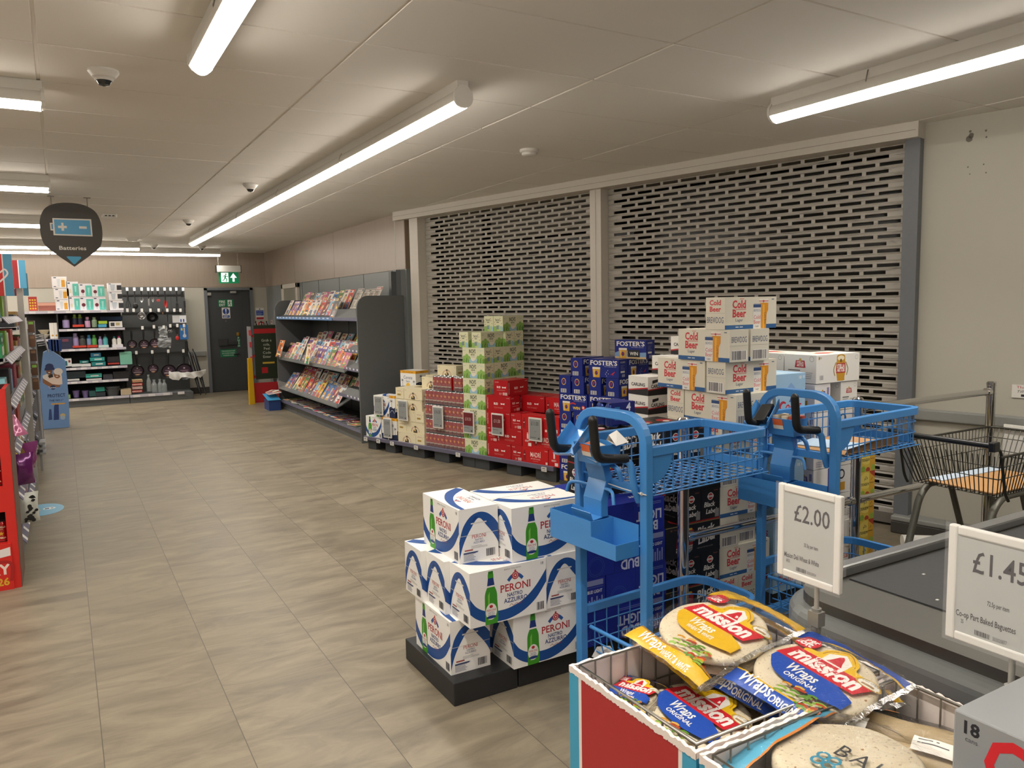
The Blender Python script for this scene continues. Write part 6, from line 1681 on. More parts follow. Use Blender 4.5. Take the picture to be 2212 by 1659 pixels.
def wrap_art(w, h, col, alt, sub, small=False):
    """printed design in metres, origin at the bag centre"""
    Y, RD = 'efc21a', 'd21f2e'
    k = w / .215
    A_ = []
    # coloured bands at the head and foot of the bag
    A_ += [po([(-w / 2, h * .30), (-w * .1, h * .40), (w * .3, h * .415), (w / 2, h * .40), (w / 2, h * .48), (-w / 2, h * .48)], col), st([(-w / 2, h * .29), (-w * .1, h * .39), (w * .3, h * .405), (w / 2, h * .39)], .005 * k, alt)]
    A_ += [po([(-w / 2, -h * .48), (w / 2, -h * .48), (w / 2, -h * .39), (w * .2, -h * .37), (-w * .2, -h * .38), (-w / 2, -h * .33)], col), st([(-w / 2, -h * .325), (-w * .2, -h * .37), (w * .2, -h * .36), (w / 2, -h * .38)], .004 * k, alt)]
    s = k
    A_ += [band([(-.085 * s, -.005), (-.06 * s, .012), (0, .018), (.05 * s, .0)], [(-.085 * s, -.02), (-.05 * s, -.052 * s), (.02 * s, -.062 * s), (.09 * s, -.05 * s)], col), po([(-.02 * s, -.01), (.09 * s, -.05 * s), (.09 * s, -.02 * s), (.0, .02)], col)]
    A_ += [po([(x * s, y * s) for x, y in sm([(-.06, .035), (-.058, .052), (-.035, .058), (-.028, .078), (.004, .098), (.036, .078), (.043, .058), (.066, .052), (.068, .035)], 4)], Y), st([(x * s, y * s) for x, y in [(-.028, .058), (-.022, .075), (.004, .094), (.03, .075), (.036, .058)]], .002 * s, 'b8791a')]
    A_ += [po([(x * s, y * s) for x, y in [(-.02, .04), (.028, .04), (.028, .068), (.004, .086), (-.02, .068)]], 'f6f1e6'), po([(x * s, y * s) for x, y in [(-.012, .046), (.02, .046), (.014, .058), (.01, .072), (.004, .078), (-.002, .072), (-.006, .058)]], RD)]
    A_ += [po([(x * s, y * s) for x, y in [(-.088, -.002), (.078, -.002), (.094, .042), (-.072, .042)]], RD), tx('mission', .003 * s, .008 * s, .052 * s, 'fbf7f0', italic=.18, bold=.045, width=.142 * s)]
    A_ += [tx('Wraps', -.012 * s, -.030 * s, .034 * s, 'fbf7f0', italic=.2, bold=.02, width=.062 * s), tx(sub, .0, -.047 * s, .016 * s, 'fbf7f0', bold=.02, width=.07 * s)]
    A_ += [ci(-w * .33, h * .27, .026 * k, RD, .023 * k, n=20), tx('super', -w * .33, h * .275, .018 * k, 'fbf7f0', bold=.03), tx('soft', -w * .33, h * .275 - .016 * k, .022 * k, 'fbf7f0', bold=.04)]
    A_ += [ci(w * .36, h * .17, .024 * k, 'f4efe2', .012 * k, n=18), ring(w * .36, h * .17, .02 * k, .024 * k, 'c9a43a', .5), tx('EASY OPEN', w * .36, h * .17 + .004, .008 * k, '5a4a2a', width=.03 * k), re_(w * .36 - .012 * k, h * .17 - .006 * k, w * .36 + .012 * k, h * .17 - .001, 'a9855a')]
    R = random.Random(5)
    for i in range(26):
        x, y = w * .14 + R.uniform(-.04, .04) * k, -h * .31 + R.uniform(-.02, .024) * k
        A_.append(st([(x - .008 * k, y - .003), (x, y + .002), (x + .009 * k, y + .001)], .005 * k, R.choice(('5f8f2c', '8cb23c', 'd9962c', 'b4471f', 'e3b04a', '7a2f18'))))
    A_ += [tx('Wraps', -w * .2, -h * .445, .036 * k, 'fbf7f0', italic=.2, bold=.02, width=.07 * k), tx(sub, w * .14, -h * .465, .02 * k, 'fbf7f0', bold=.02, width=.075 * k)]
    return A_
def place_bag(label, c, rz, tilt, w, h, R, T, seed, art, group, name='tortilla_bag'):
    """c = centre of the underside; tilt = (about local x, about local y)"""
    t = thing(name, label, 'bread bag', c, 0, group)
    t.rotation_euler = (tilt[0], tilt[1], rz)
    t.rotation_mode = 'XYZ'
    t.matrix_world = Matrix.Translation(c) @ Matrix.Rotation(rz, 4, 'Z') @ Matrix.Rotation(tilt[1], 4, 'Y') @ Matrix.Rotation(tilt[0], 4, 'X')
    z = bag_shape(w, h, R, T, seed)
    mb = MB()
    N = 48
    prof = []
    for k, (rr, zz) in enumerate(((1.0, .002), (1.02, .3 * T), (1.0, .75 * T), (.94, T - .0045), (.6, T - .003), (0, T - .003))):
        for j in range(N):
            a = 2 * pi * j / N
            q_ = R * rr * (1 + .015 * sin(3 * a + seed) + .01 * sin(7 * a + 2 * seed))
            prof.append((q_ * cos(a), q_ * sin(a), max(.001, zz)))
    mb.add(prof, [(i * N + j, i * N + (j + 1) % N, (i + 1) * N + (j + 1) % N, (i + 1) * N + j) for i in range(5) for j in range(N)], MTORT, smooth=True)
    mb.add(prof[:N], [tuple(range(N))[::-1]], MTORT)
    mb.build('tortilla_stack', t)
    if art:
        pm = MB(); drape(pm, art, z); pm.build('printed_film', t)
    fm_ = MB(); grid(fm_, w, h, z, MCRINK, dz=.0028, jag=.002)
    for sx in (-1, 1):      # crimped ends
        fm_.add([(sx * w / 2, -h / 2 + h * i / 20, z(sx * w / 2, -h / 2 + h * i / 20) + .0028) for i in range(21)] + [(sx * (w / 2 + .012), -h / 2 + h * i / 20, z(sx * w / 2, -h / 2 + h * i / 20) + .001 + .003 * sin(i * 2.1)) for i in range(21)],
                [(i, i + 1, i + 22, i + 21) for i in range(20)], MCRINK, smooth=True)
    fm_.build('clear_film', t)
    return t
BLUEP, YELP = '1b4fb4', 'e8b91c'
GB = 'tortilla bags in the farther bin'
blue_art = wrap_art(.215, .262, BLUEP, YELP, 'ORIGINAL')
yel_art = wrap_art(.23, .30, YELP, 'a8731a', 'WHEAT & WHITE')
place_bag('blue tortilla bag lying flat in the front of the farther bin', (1.085, 1.14, .712), -pi / 2, (radians(4), radians(3)), .225, .29, .112, .022, 1, wrap_art(.225, .29, BLUEP, YELP, 'ORIGINAL'), GB)
place_bag('small blue tortilla bag in the left corner of the farther bin', (1.025, 1.268, .722), -pi / 2 + .35, (radians(6), radians(-4)), .12, .13, .052, .014, 2, wrap_art(.12, .13, BLUEP, YELP, 'ORIGINAL'), GB)
place_bag('yellow tortilla bag on top of the pile, hanging over the back of the bin', (1.232, 1.235, .828), -pi / 2 + .03, (radians(7), radians(5)), .235, .345, .118, .022, 3, wrap_art(.235, .345, YELP, 'a8731a', 'WHEAT & WHITE'), GB)
place_bag('blue tortilla bag lying askew at the right of the pile', (1.285, 1.005, .795), -pi / 2 + .02, (radians(7), radians(6)), .24, .29, .118, .024, 4, wrap_art(.24, .29, BLUEP, YELP, 'ORIGINAL'), GB)
place_bag('yellow tortilla bag sticking out under the top yellow one', (1.25, 1.232, .795), -pi / 2 - .08, (radians(6), radians(4)), .215, .33, .112, .024, 5, wrap_art(.215, .33, YELP, 'a8731a', 'WHEAT & WHITE'), GB)
place_bag('yellow tortilla bag under the askew blue one', (1.32, 1.025, .755), -pi / 2 - .2, (radians(1), radians(2)), .22, .25, .108, .033, 6, wrap_art(.22, .25, YELP, 'a8731a', 'WHEAT & WHITE'), GB)
place_bag('blue tortilla bag tucked between the flat one and the askew one', (1.295, 1.14, .735), -pi / 2 + .15, (radians(4), radians(3)), .21, .25, .108, .034, 7, blue_art, GB)
place_bag('blue tortilla bag hidden under the flat one', (1.12, 1.14, .640), -pi / 2 + .1, (0, 0), .215, .25, .112, .066, 8, None, GB)
place_bag('yellow tortilla bag hidden under the right of the pile', (1.33, 1.13, .640), -pi / 2 - .1, (0, 0), .20, .20, .096, .1, 9, None, GB)
place_bag('tortilla bag at the bottom of the farther bin', (1.12, 1.14, .560), -pi / 2 + .1, (0, 0), .215, .25, .112, .075, 18, None, GB)
place_bag('tortilla bag at the bottom right of the farther bin', (1.33, 1.13, .560), -pi / 2 - .1, (0, 0), .20, .20, .096, .075, 19, None, GB)
LB_ = '5fb3d3'
def bal_art(w, h):
    return [po([(-w / 2, -h / 2), (-w * .36, -h / 2), (-w * .32, 0), (-w * .34, h / 2), (-w / 2, h / 2)], LB_), st([(-w * .355, -h / 2), (-w * .315, 0), (-w * .335, h / 2)], .006, 'e08a3a'), po([(w / 2, -h / 2), (w / 2, h / 2), (w * .34, h / 2), (w * .40, 0), (w * .36, -h / 2)], LB_),
            tx('BAL', .02, -.012, .05, '3f4043', width=.085, gap=1.3), ring(-.028, -.03, .007, .012, '3f93b0', n=14), ring(-.008, -.03, .007, .012, '3f93b0', n=14), ring(-.028, -.048, .007, .012, '3f93b0', n=14), ring(-.008, -.048, .007, .012, '3f93b0', n=14), tx('WRAPS', .045, -.045, .022, '3f4043', width=.06)]
place_bag('pale blue and orange edged tortilla bag in the nearer bin', (1.11, .795, .762), -pi / 2 + .08, (radians(3), 0), .32, .31, .122, .04, 10, bal_art(.32, .31), 'tortilla bags in the nearer bin')
place_bag('pale blue tortilla bag below the upper one in the nearer bin', (1.14, .79, .69), -pi / 2 - .1, (0, 0), .235, .27, .115, .05, 12, bal_art(.235, .27), 'tortilla bags in the nearer bin')
place_bag('lowest tortilla bag in the nearer bin', (1.11, .78, .60), -pi / 2, (0, 0), .235, .27, .115, .075, 13, None, 'tortilla bags in the nearer bin')
# part-baked baguettes in a clear bag
bg = thing('baguette_bag', 'clear bag with two part-baked baguettes in the nearer bin', 'bread bag', (1.345, .80, .70), radians(-68))
MBREAD = mat('part_baked_crust', 'cdb487', .6, var=.12, scale=24)
for k, (dy, dz) in enumerate(((-.042, .030), (.036, .034))):
    mb = MB()
    path = [(-.15 + .30 * i / 14, dy + .004 * sin(i), dz) for i in range(15)]
    mb.tube(path, .03, MBREAD, 14, radii=[.031 * math.sqrt(max(.05, 1 - ((i - 7) / 7.6) ** 4)) for i in range(15)])
    mb.build('baguette', bg)
zb_ = bag_shape(.36, .20, .01, .0, 21)
def zc_(u, v): return .004 + .066 * max(0, 1 - (abs(v) / .1) ** 4) * max(0, 1 - (abs(u) / .18) ** 8) + NZ.noise(Vector((u * 30, v * 30, 3))) * .003
mb = MB(); grid(mb, .36, .20, zc_, MCRINK, 30, 20, dz=.003); mb.build('clear_film', bg)
pm = MB(); drape(pm, [re_(-.02, -.06, .05, -.02, 'f1ece2'), re_(-.012, -.03, .03, -.026, '5a5a5a'), re_(-.012, -.042, .04, -.038, '5a5a5a'), re_(-.16, .05, -.06, .095, LB_), st([(-.16, .05), (-.06, .05)], .006, 'e08a3a'), re_(-.17, -.05, -.10, -.01, 'f1efe8')], zc_, dz=.004); pm.build('bag_label', bg)

# ------------------------------------------------------------------ price signs on poles
MEINK = mat('eink_pale', 'b4b6b3', .35, var=.02)
def price_sign(label, x, ya, yb, z0, z1, art, px, zbase):
    w, h = ya - yb, z1 - z0
    t = thing('price_sign', label, 'price sign', (x, (ya + yb) / 2, zbase), -pi / 2, 'electronic price signs on poles')
    Z = z0 - zbase
    fm_ = MB()
    b = .017
    for a0, a1 in (((-w / 2, Z), (-w / 2 + b, Z + h)), ((w / 2 - b, Z), (w / 2, Z + h)), ((-w / 2 + b, Z), (w / 2 - b, Z + b)), ((-w / 2 + b, Z + h - b), (w / 2 - b, Z + h))):
        fm_.box((a0[0], -.007, a0[1]), (a1[0], .007, a1[1]), MPLAST)
    fm_.build('frame', t, bevel=.003)
    s = MB().box((-w / 2 + b - .002, -.004, Z + b - .002), (w / 2 - b + .002, .006, Z + h - b + .002), MEINK)
    decal(s, (-w / 2 + b, -.004, Z + b), (1, 0, 0), (0, 0, 1), art(w - 2 * b, h - 2 * b))
    s.build('screen', t)
    cl = MB().box((-w / 2 - .004, -.0095, Z - .004), (w / 2 + .004, -.0085, Z + h + .004), MFILMC)
    for yy, hh in ((.2, .3), (.62, .2)):
        cl.box((w / 2 + .0035, -.0095, Z + h * yy), (w / 2 + .010, .002, Z + h * (yy + hh)), MFILMC)
    cl.build('clear_cover', t)
    MB().cyl((px, .004, .06), (px, .004, Z + .01), .0055, mat('pole_grey', 'a9a79f', .4, .3), 12).build('pole', t)
    MB().cyl((px, .004, 0), (px, .004, .085), .011, mat('clamp_grey', '8a8983', .4, .3), 12).box((px - .014, -.008, .045), (px + .014, .016, .078), mat('clamp_grey')).build('pole_clamp', t)
MFILMC = mat('sign_cover_clear', 'ffffff', .12, alpha=.05, var=0)
KK = '2f2830'
def art1(w, h): return [tx('£2.00', w * .56, h * .66, .056, KK, width=w * .70, bold=.008), tx('33.3p per item', w * .56, h * .36, .0125, KK, width=w * .28, bold=.01), tx('Mission Deli Wheat & White', w * .37, h * .165, .0165, KK, width=w * .70, bold=.012), tx('6PACK', w * .10, h * .10, .011, KK, width=w * .08)] + bars(w * .27, h * .025, w * .47, h * .075, KK, 16, 4) + [tx('503020934', w * .58, h * .03, .010, '6a656a', width=w * .18)]
def art2(w, h): return [tx('£1.45', w * .56, h * .66, .058, KK, width=w * .70, bold=.008), tx('72.5p per item', w * .56, h * .36, .0125, KK, width=w * .28, bold=.01), tx('Co-op Part Baked Baguettes', w * .40, h * .165, .0165, KK, width=w * .78, bold=.012), tx('2S', w * .10, h * .10, .011, KK, width=w * .035)] + bars(w * .27, h * .025, w * .47, h * .075, KK, 16, 7) + [tx('503020877', w * .6, h * .03, .010, '6a656a', width=w * .18)]
price_sign('grey price sign with 2.00 on a pole behind the tortilla bags', 1.432, 1.228, 1.058, .937, 1.156, art1, .020, .80)
price_sign('grey price sign with 1.45 on a pole behind the baguettes', 1.425, .820, .650, .937, 1.156, art2, .032, .80)

# ------------------------------------------------------------------ silver cola case at the right edge
MSIL = mat('cola_silver_card', 'a3a6a9', .35, .35, var=.05, scale=10)
cc = MB().box((-.19, -.135, 0), (.19, .135, .145), MSIL)
RD = 'd3242e'
decal(cc, (-.19, .135, 0), (0, -1, 0), (0, 0, 1), [tx('Coke', .155, .044, .125, RD, width=.215, serif=.02, bold=.02), tx('18', .028, .115, .028, '22222a', bold=.03), tx('cans', .028, .103, .011, '5a5a60'), tx('18x330ml', .05, .018, .017, '8a3a42', width=.07)])
decal(cc, (-.19, -.135, .145), (1, 0, 0), (0, 1, 0), [po([(.1, .02), (.3, .05), (.36, .25), (.2, .2)], 'b4b7ba')])
tag(cc.build('cola_case', None, (1.335, .508, .8065), radians(0), bevel=.003), 'silver cola case with red lettering at the bottom right corner', 'box')

# ================================================================== magazine unit against the right wall
MUG = mat('unit_graphite', '5c5f60', .42, var=.04)
MUGD = mat('unit_graphite_dark', '4a4c4d', .45)
MACR = mat('clear_acrylic', 'dfe6ea', .06, alpha=.16, var=0)
MX0, MX1, MY0, MY1 = 2.96, 3.54, 8.64, 12.60
mu = thing('magazine_unit', 'long dark grey magazine shelving unit with rounded end panels', 'shelving', ((MX0 + MX1) / 2, (MY0 + MY1) / 2, 0), 0)
mcx, mcy = (MX0 + MX1) / 2, (MY0 + MY1) / 2
def ml(x, y, z): return (x - mcx, y - mcy, z)
side_ = [(MX0 - mcx, .0), (MX1 - mcx, 0), (MX1 - mcx, 1.72), (MX0 - mcx + .14, 1.72)] + [(MX0 - mcx + .14 - .14 * sin(a), 1.58 + .14 * cos(a)) for a in [pi / 2 * j / 8 for j in range(1, 9)]]
for y in (MY0, MY1 - .03):
    MB().prism(side_, y - mcy, y - mcy + .03, MUG, 'y').build('end_panel', mu, bevel=.003)
MB().box(ml(MX1 - .03, MY0 + .03, 0), ml(MX1, MY1 - .03, 1.72), MUGD).build('back_panel', mu)
for yy in (MY0 + .99, MY0 + 1.98, MY0 + 2.97):
    MB().box(ml(MX1 - .034, yy - .003, .15), ml(MX1 - .03, yy + .003, 1.72), MDARK).build('panel_joint', mu)
MB().box(ml(MX0 + .03, MY0 + .03, .0), ml(MX1 - .03, MY1 - .03, .12), MUG).build('base', mu)
for yy in (9.62, 10.62, 11.6): MB().box(ml(MX0 + .029, yy - .003, .01), ml(MX0 + .031, yy + .003, .12), MDARK).build('base_joint', mu)
MB().box(ml(MX0 + .005, MY0 + .03, .12), ml(MX1 - .03, MY1 - .03, .15), MUG).build('bottom_shelf', mu)
MB().box(ml(MX0 - .004, MY0 + .03, .115), ml(MX0 + .005, MY1 - .03, .152), MRAILP).build('shelf_rail', mu)
# three sloping shelves: plate, front lip, clear tray front
SHZ = {1: 1.44, 2: .84, 3: .36}
def tray(y0, y1, z, name, lipm=None, clear=True, out=0.0):
    x0 = MX0 + .02 - out
    o = MB().add([ml(x0, y0, z), ml(x0, y1, z), ml(MX1 - .03, y1, z + .28), ml(MX1 - .03, y0, z + .28), ml(x0, y0, z - .012), ml(x0, y1, z - .012), ml(MX1 - .03, y1, z + .262), ml(MX1 - .03, y0, z + .262)],
             [(0, 3, 2, 1), (4, 5, 6, 7), (0, 1, 5, 4), (1, 2, 6, 5), (3, 0, 4, 7)], MUG).build('shelf', mu)
    if lipm:
        MB().box(ml(x0 - .008, y0 + .01, z - .012), ml(x0, y1 - .01, z + .03), lipm).build('shelf_edge', mu)
    if clear:
        MB().add([ml(x0 - .03, y0 + .01, z + .13), ml(x0 - .03, y1 - .01, z + .13), ml(x0, y1 - .01, z - .01), ml(x0, y0 + .01, z - .01)], [(0, 1, 2, 3)], MACR).build('clear_tray', mu, solid=.004)
tray(MY0 + 1.0, MY1 - .03, 1.44, 'a', mat('price_strip_blue', '5f86b8', .4), False)
tray(MY0 + .03, MY0 + .98, 1.44, 'b', MRAILP, True)
tray(MY0 + .6, MY1 - .03, .80, 'c', None, True)
tray(MY0 + .03, MY0 + .58, .84, 'd', MRAILP, True)
tray(MY0 + .03, MY0 + .58, 1.06, 'e', MRAILP, True)
tray(MY0 + .9, MY1 - .03, .33, 'f', None, True, .02)
tray(MY0 + .03, MY0 + .88, .50, 'g', MRAILP, True)
for yy in [MY1 - .1 - .19 * i for i in range(15)]:
    MB().box(ml(MX0 + .0115, yy - .06, 1.445), ml(MX0 + .0118, yy + .03, 1.462), ink('dfe3ea')).build('shelf_ticket', mu)
for z in (.855, 1.075, .515):
    for k in range(4):
        MB().box(ml(MX0 + .0112, MY0 + .08 + .13 * k, z - .01), ml(MX0 + .0118, MY0 + .13 + .13 * k, z + .012), ink('dfe0e2')).build('shelf_ticket', mu)

# magazines: a stack of sheets with a printed cover; covers are blocks of colour, a masthead bar, a portrait
PAL = [('c8352f', 'f1d9c8', '3a6fb0'), ('e3b92c', '2b2b30', 'c83a3a'), ('d9d4cc', 'c0392f', '4a6f8a'), ('3f6fa8', 'e8e4d8', 'd9a03a'), ('b7497a', 'f0dfe4', '6f9a4a'), ('57823f', 'e9e2c4', 'c8643a'), ('e8e3da', '2f3f6a', 'b84a4a'), ('2c2c34', 'd9b24a', '8a8a90'), ('df7b33', 'f3e8d2', '3a3a44'), ('7fb0c9', 'f4efe6', 'b8405a'), ('8a2f3a', 'e4cfa8', '2c3a4a'), ('efe0c2', 'd84a3a', '3f8f6a'), ('6a4a8a', 'e8d8ea', 'e0b23a'), ('cfd3d6', '3a3a40', 'cf4a3a')]
_mag = {}
def mag_mesh(i, w=.21, h=.28, t=.006, news=False):
    k = (i, w, h, news)
    if k in _mag: return _mag[k]
    R = random.Random(i * 13 + 5)
    c = PAL[i % len(PAL)]
    mb = MB().box((-w / 2, -t, 0), (w / 2, 0, h), ink('e4e0d6') if not news else ink('cfcac0'))
    A_ = [re_(0, 0, w, h, c[0] if not news else 'd6d1c6')]
    if news:
        A_ += [re_(.01, h * .86, w - .01, h * .97, 'a8323a' if i % 2 else '3a3a3c'), re_(.02, h * .89, w * .8, h * .94, 'e4e0d8'), re_(.01, h * .45, w * .6, h * .82, '8a8078'), ci(w * .3, h * .62, w * .12, 'b89a84')]
        A_ += lines(.012, .02, w * .55, h * .42, '7a756e', 9, i, .5) + lines(w * .64, .02, w - .012, h * .82, '7a756e', 14, i + 1, .5)
    else:
        A_ += [re_(w * .06, h * .84, w * R.uniform(.6, .94), h * .96, c[1]), re_(w * .1, h * .865, w * .5, h * .935, c[2])]
        sk_ = R.choice(('d9ae8c', 'c99a78', 'e3c0a2', '9a6f52'))
        cx = w * R.uniform(.4, .62)
        A_ += [po([(cx - w * .32, 0), (cx + w * .32, 0), (cx + w * .22, h * .36), (cx - w * .22, h * .36)], c[2]), ci(cx, h * .58, w * .2, R.choice(('5a3a24', '2c2420', 'b88a4a', '8a4a2a')), h * .18), ci(cx, h * .55, w * .15, sk_, h * .14), re_(cx - w * .06, h * .34, cx + w * .06, h * .46, sk_), re_(cx - w * .06, h * .49, cx + w * .06, h * .50, 'a8464a'), re_(cx - w * .09, h * .575, cx - w * .03, h * .59, '3a2c28'), re_(cx + w * .03, h * .575, cx + w * .09, h * .59, '3a2c28')]
        for q_ in range(4):
            x, y = R.uniform(.04, .55) * w, R.uniform(.04, .3) * h
            A_.append(re_(x, y, x + w * R.uniform(.2, .42), y + h * R.uniform(.03, .08), R.choice((c[1], 'e8c83a', 'f2eee4', 'c8352f'))))
        A_.append(ci(w * .84, h * R.uniform(.5, .75), w * .11, R.choice(('e8c83a', 'd8403a', 'f2eee4'))))
    decal(mb, (-w / 2, -t, 0), (1, 0, 0), (0, 0, 1), A_, eps=.0004)
    _mag[k] = mb.mesh('magazine')
    return _mag[k]
CNAME = ['red', 'yellow', 'pale grey', 'blue', 'pink', 'green', 'off-white', 'black', 'orange', 'sky blue', 'maroon', 'cream', 'purple', 'silver']
def magazine(i, x, y, z, lean, yaw, label, group, w=.21, h=.28, news=False, flat=False):
    o = bpy.data.objects.new('magazine' if not news else 'newspaper', mag_mesh(i, w, h, news=news)); COL.objects.link(o)
    # cover faces -x (the aisle), leaning back against the shelf
    o.matrix_world = Matrix.Translation((x, y, z)) @ Matrix.Rotation(-pi / 2 + yaw, 4, 'Z') @ Matrix.Rotation(-lean, 4, 'X')
    return tag(o, label, 'magazine' if not news else 'newspaper', group)
RM = random.Random(21)
def slopez(x, z): return z + .28 * (x - (MX0 + .02)) / (MX1 - .05 - MX0) + .004
def mag_row(y0, y1, n, z, x, label, group, news=False, off=0, lean=28, hh=.28):
    for k in range(n):
        y = y1 - (y1 - y0) * (k + .5) / n
        i = RM.randrange(14)
        magazine(i, x + RM.uniform(-.006, .006), y, slopez(x, z), radians(lean + RM.uniform(-3, 3)), RM.uniform(-.06, .06), '%s %s, %s, %s from the far end' % (CNAME[i] if not news else ('red-topped', 'grey')[1 - i % 2], 'magazine' if not news else 'newspaper', label, ORD[k] if k < 16 else 'further'), group, h=hh * RM.uniform(.95, 1.04), news=news)
GM = 'magazines on the top shelf'
mag_row(9.80, 12.40, 12, 1.44, MX0 + .10, 'front row of the top shelf', GM, hh=.25)
mag_row(9.75, 12.20, 11, 1.44, MX0 + .26, 'back row of the top shelf', GM)
mag_row(8.75, 9.65, 4, 1.44, MX0 + .26, 'near end of the top shelf', 'newspapers at the near end of the top shelf', news=True)
magazine(7, MX0 + .05, 9.78, 1.455, radians(22), 0, 'black and yellow magazine hung out at the front of the top shelf', GM)
GM = 'magazines on the middle shelf'
mag_row(9.35, 12.45, 15, .80, MX0 + .06, 'front row of the middle shelf', GM, hh=.27)
mag_row(9.40, 12.20, 13, .80, MX0 + .20, 'second row of the middle shelf', GM)
mag_row(9.60, 11.90, 8, .80, MX0 + .36, 'back row of the middle shelf', GM)
mag_row(8.75, 9.15, 2, .84, MX0 + .14, 'near end of the middle shelf', GM)
mag_row(8.80, 9.15, 2, 1.06, MX0 + .14, 'small upper tray at the near end', GM, hh=.2)
magazine(8, MX0 - .02, 12.45, .83, radians(20), .1, 'orange magazine in the clear holder at the far end of the middle shelf', GM)
magazine(11, MX0 - .03, 10.75, .82, radians(12), 0, 'cream magazine in the clear holder at the middle of the unit', GM)
GM = 'magazines on the lower shelf'
mag_row(9.65, 12.45, 13, .33, MX0 + .06, 'front row of the lower shelf', GM, lean=34)
mag_row(9.70, 12.30, 10, .33, MX0 + .22, 'back row of the lower shelf', GM, lean=30)
mag_row(8.75, 9.45, 3, .50, MX0 + .2, 'near end of the lower shelf', GM, hh=.22)
GM = 'magazines lying on the base shelf'
for k in range(13):
    i = RM.randrange(14)
    o = bpy.data.objects.new('magazine', mag_mesh(i)); COL.objects.link(o)
    y = 12.3 - .27 * k
    o.matrix_world = Matrix.Translation((MX0 + .02 + (.03 if k % 2 else 0), y, .1505 + .0075)) @ Matrix.Rotation(-pi / 2 + RM.uniform(-.25, .25), 4, 'Z') @ Matrix.Rotation(-pi / 2, 4, 'X')
    tag(o, '%s magazine lying flat on the base shelf, %s from the far end' % (CNAME[i], ORD[k]), 'magazine', GM)
# blue leaflet box at the far foot of the unit
lb = thing('leaflet_box', 'dark blue leaflet box at the far foot of the magazine unit', 'box', (2.83, 12.50, 0), 0)
MB().box((-.09, -.16, 0), (.09, .16, .16), ink('24407c')).build('carton', lb)
MB().add([(-.11, -.18, .165), (.09, -.18, .165), (.09, .18, .24), (-.11, .18, .24)], [(0, 1, 2, 3)], ink('3f93c4')).build('flap', lb, solid=.003)
for k in range(3):
    o = bpy.data.objects.new('leaflet', mag_mesh(6 if k != 1 else 0, .15, .2)); COL.objects.link(o)
    o.matrix_world = Matrix.Translation((2.76 + .02 * k, 12.48 + .03 * k, .245 + .01 * k)) @ Matrix.Rotation(-pi / 2 + .4 * k, 4, 'Z') @ Matrix.Rotation(-pi / 2 + .1, 4, 'X')
    tag(o, ('lowest', 'middle', 'uppermost')[k] + ' leaflet in the blue box at the far foot of the magazine unit', 'leaflet', 'leaflets in the blue box')

# dark green drinks stand and yellow wet floor sign in the far corner
cs_ = thing('drinks_stand', 'dark green and red drinks display stand behind the magazine unit', 'display stand', (2.98, 13.75, 0), 0)
c_ = MB()
for z in (.02, .42, .78, 1.12): c_.box((-.20, -.15, z), (.20, .15, z + .03), ink('b01f24'))
c_.build('shelf_tray', cs_)
MB().box((-.205, -.155, 0), (-.195, .15, 1.30), ink('8f9092')).build('side_panel', cs_)
MB().box((.195, -.155, 0), (.205, .15, 1.30), ink('8f9092')).build('side_panel', cs_)
fb = MB().box((-.155, -.175, .40), (.21, -.158, 1.32), ink('26301f'))
decal(fb, (-.155, -.175, .40), (1, 0, 0), (0, 0, 1), [re_(0, .78, .365, .86, 'b01f24')] + [tx(s_, .2, y, .062, 'c9cbb9', serif=.03) for s_, y in (('Grab a', .64), ('cola,', .57), ('Peel', .50), ('Code', .43), ('Enter', .36))] + [re_(.12, .26, .32, .29, 'c9a63a'), re_(.1, .1, .2, .2, 'b01f24')])
fb.build('front_board', cs_)
MB().box((-.2, -.17, .0), (.21, -.155, .34), ink('b3222a')).build('front_board', cs_)
for k in range(3):
    MB().lathe([(0, 0), (.03, 0), (.032, .1), (.028, .16), (.012, .21), (.012, .235), (0, .235)], mat('cola_bottle', '2a1512', .1, coat=.6), 12, (-.1 + .09 * k, -.09, 1.152)).build('bottle', cs_)
for k in range(4):
    MB().lathe([(0, 0), (.03, 0), (.032, .1), (.028, .16), (.012, .21), (.012, .235), (0, .235)], mat('cola_bottle', '2a1512', .1, coat=.6), 12, (-.12 + .085 * k, -.09, .052)).build('bottle', cs_)
for z in (.45, .70, .95, 1.15):
    MB().box((-.23, -.17, z), (-.196, -.10, z + .09), ink('c0454e')).build('side_flag', cs_)
wf_ = thing('wet_floor_sign', 'folded yellow wet floor sign leaning beside the drinks stand', 'floor sign', (2.70, 13.4, 0), .3)
MB().prism([(-.05, 0), (.05, 0), (.035, .78), (-.035, .78)], -.012, 0, ink('e0b11f'), 'y').build('front_leaf', wf_, bevel=.004)
MB().prism([(-.05, 0), (.05, 0), (.035, .78), (-.035, .78)], .012, .024, ink('d8a81c'), 'y').build('back_leaf', wf_, bevel=.004)

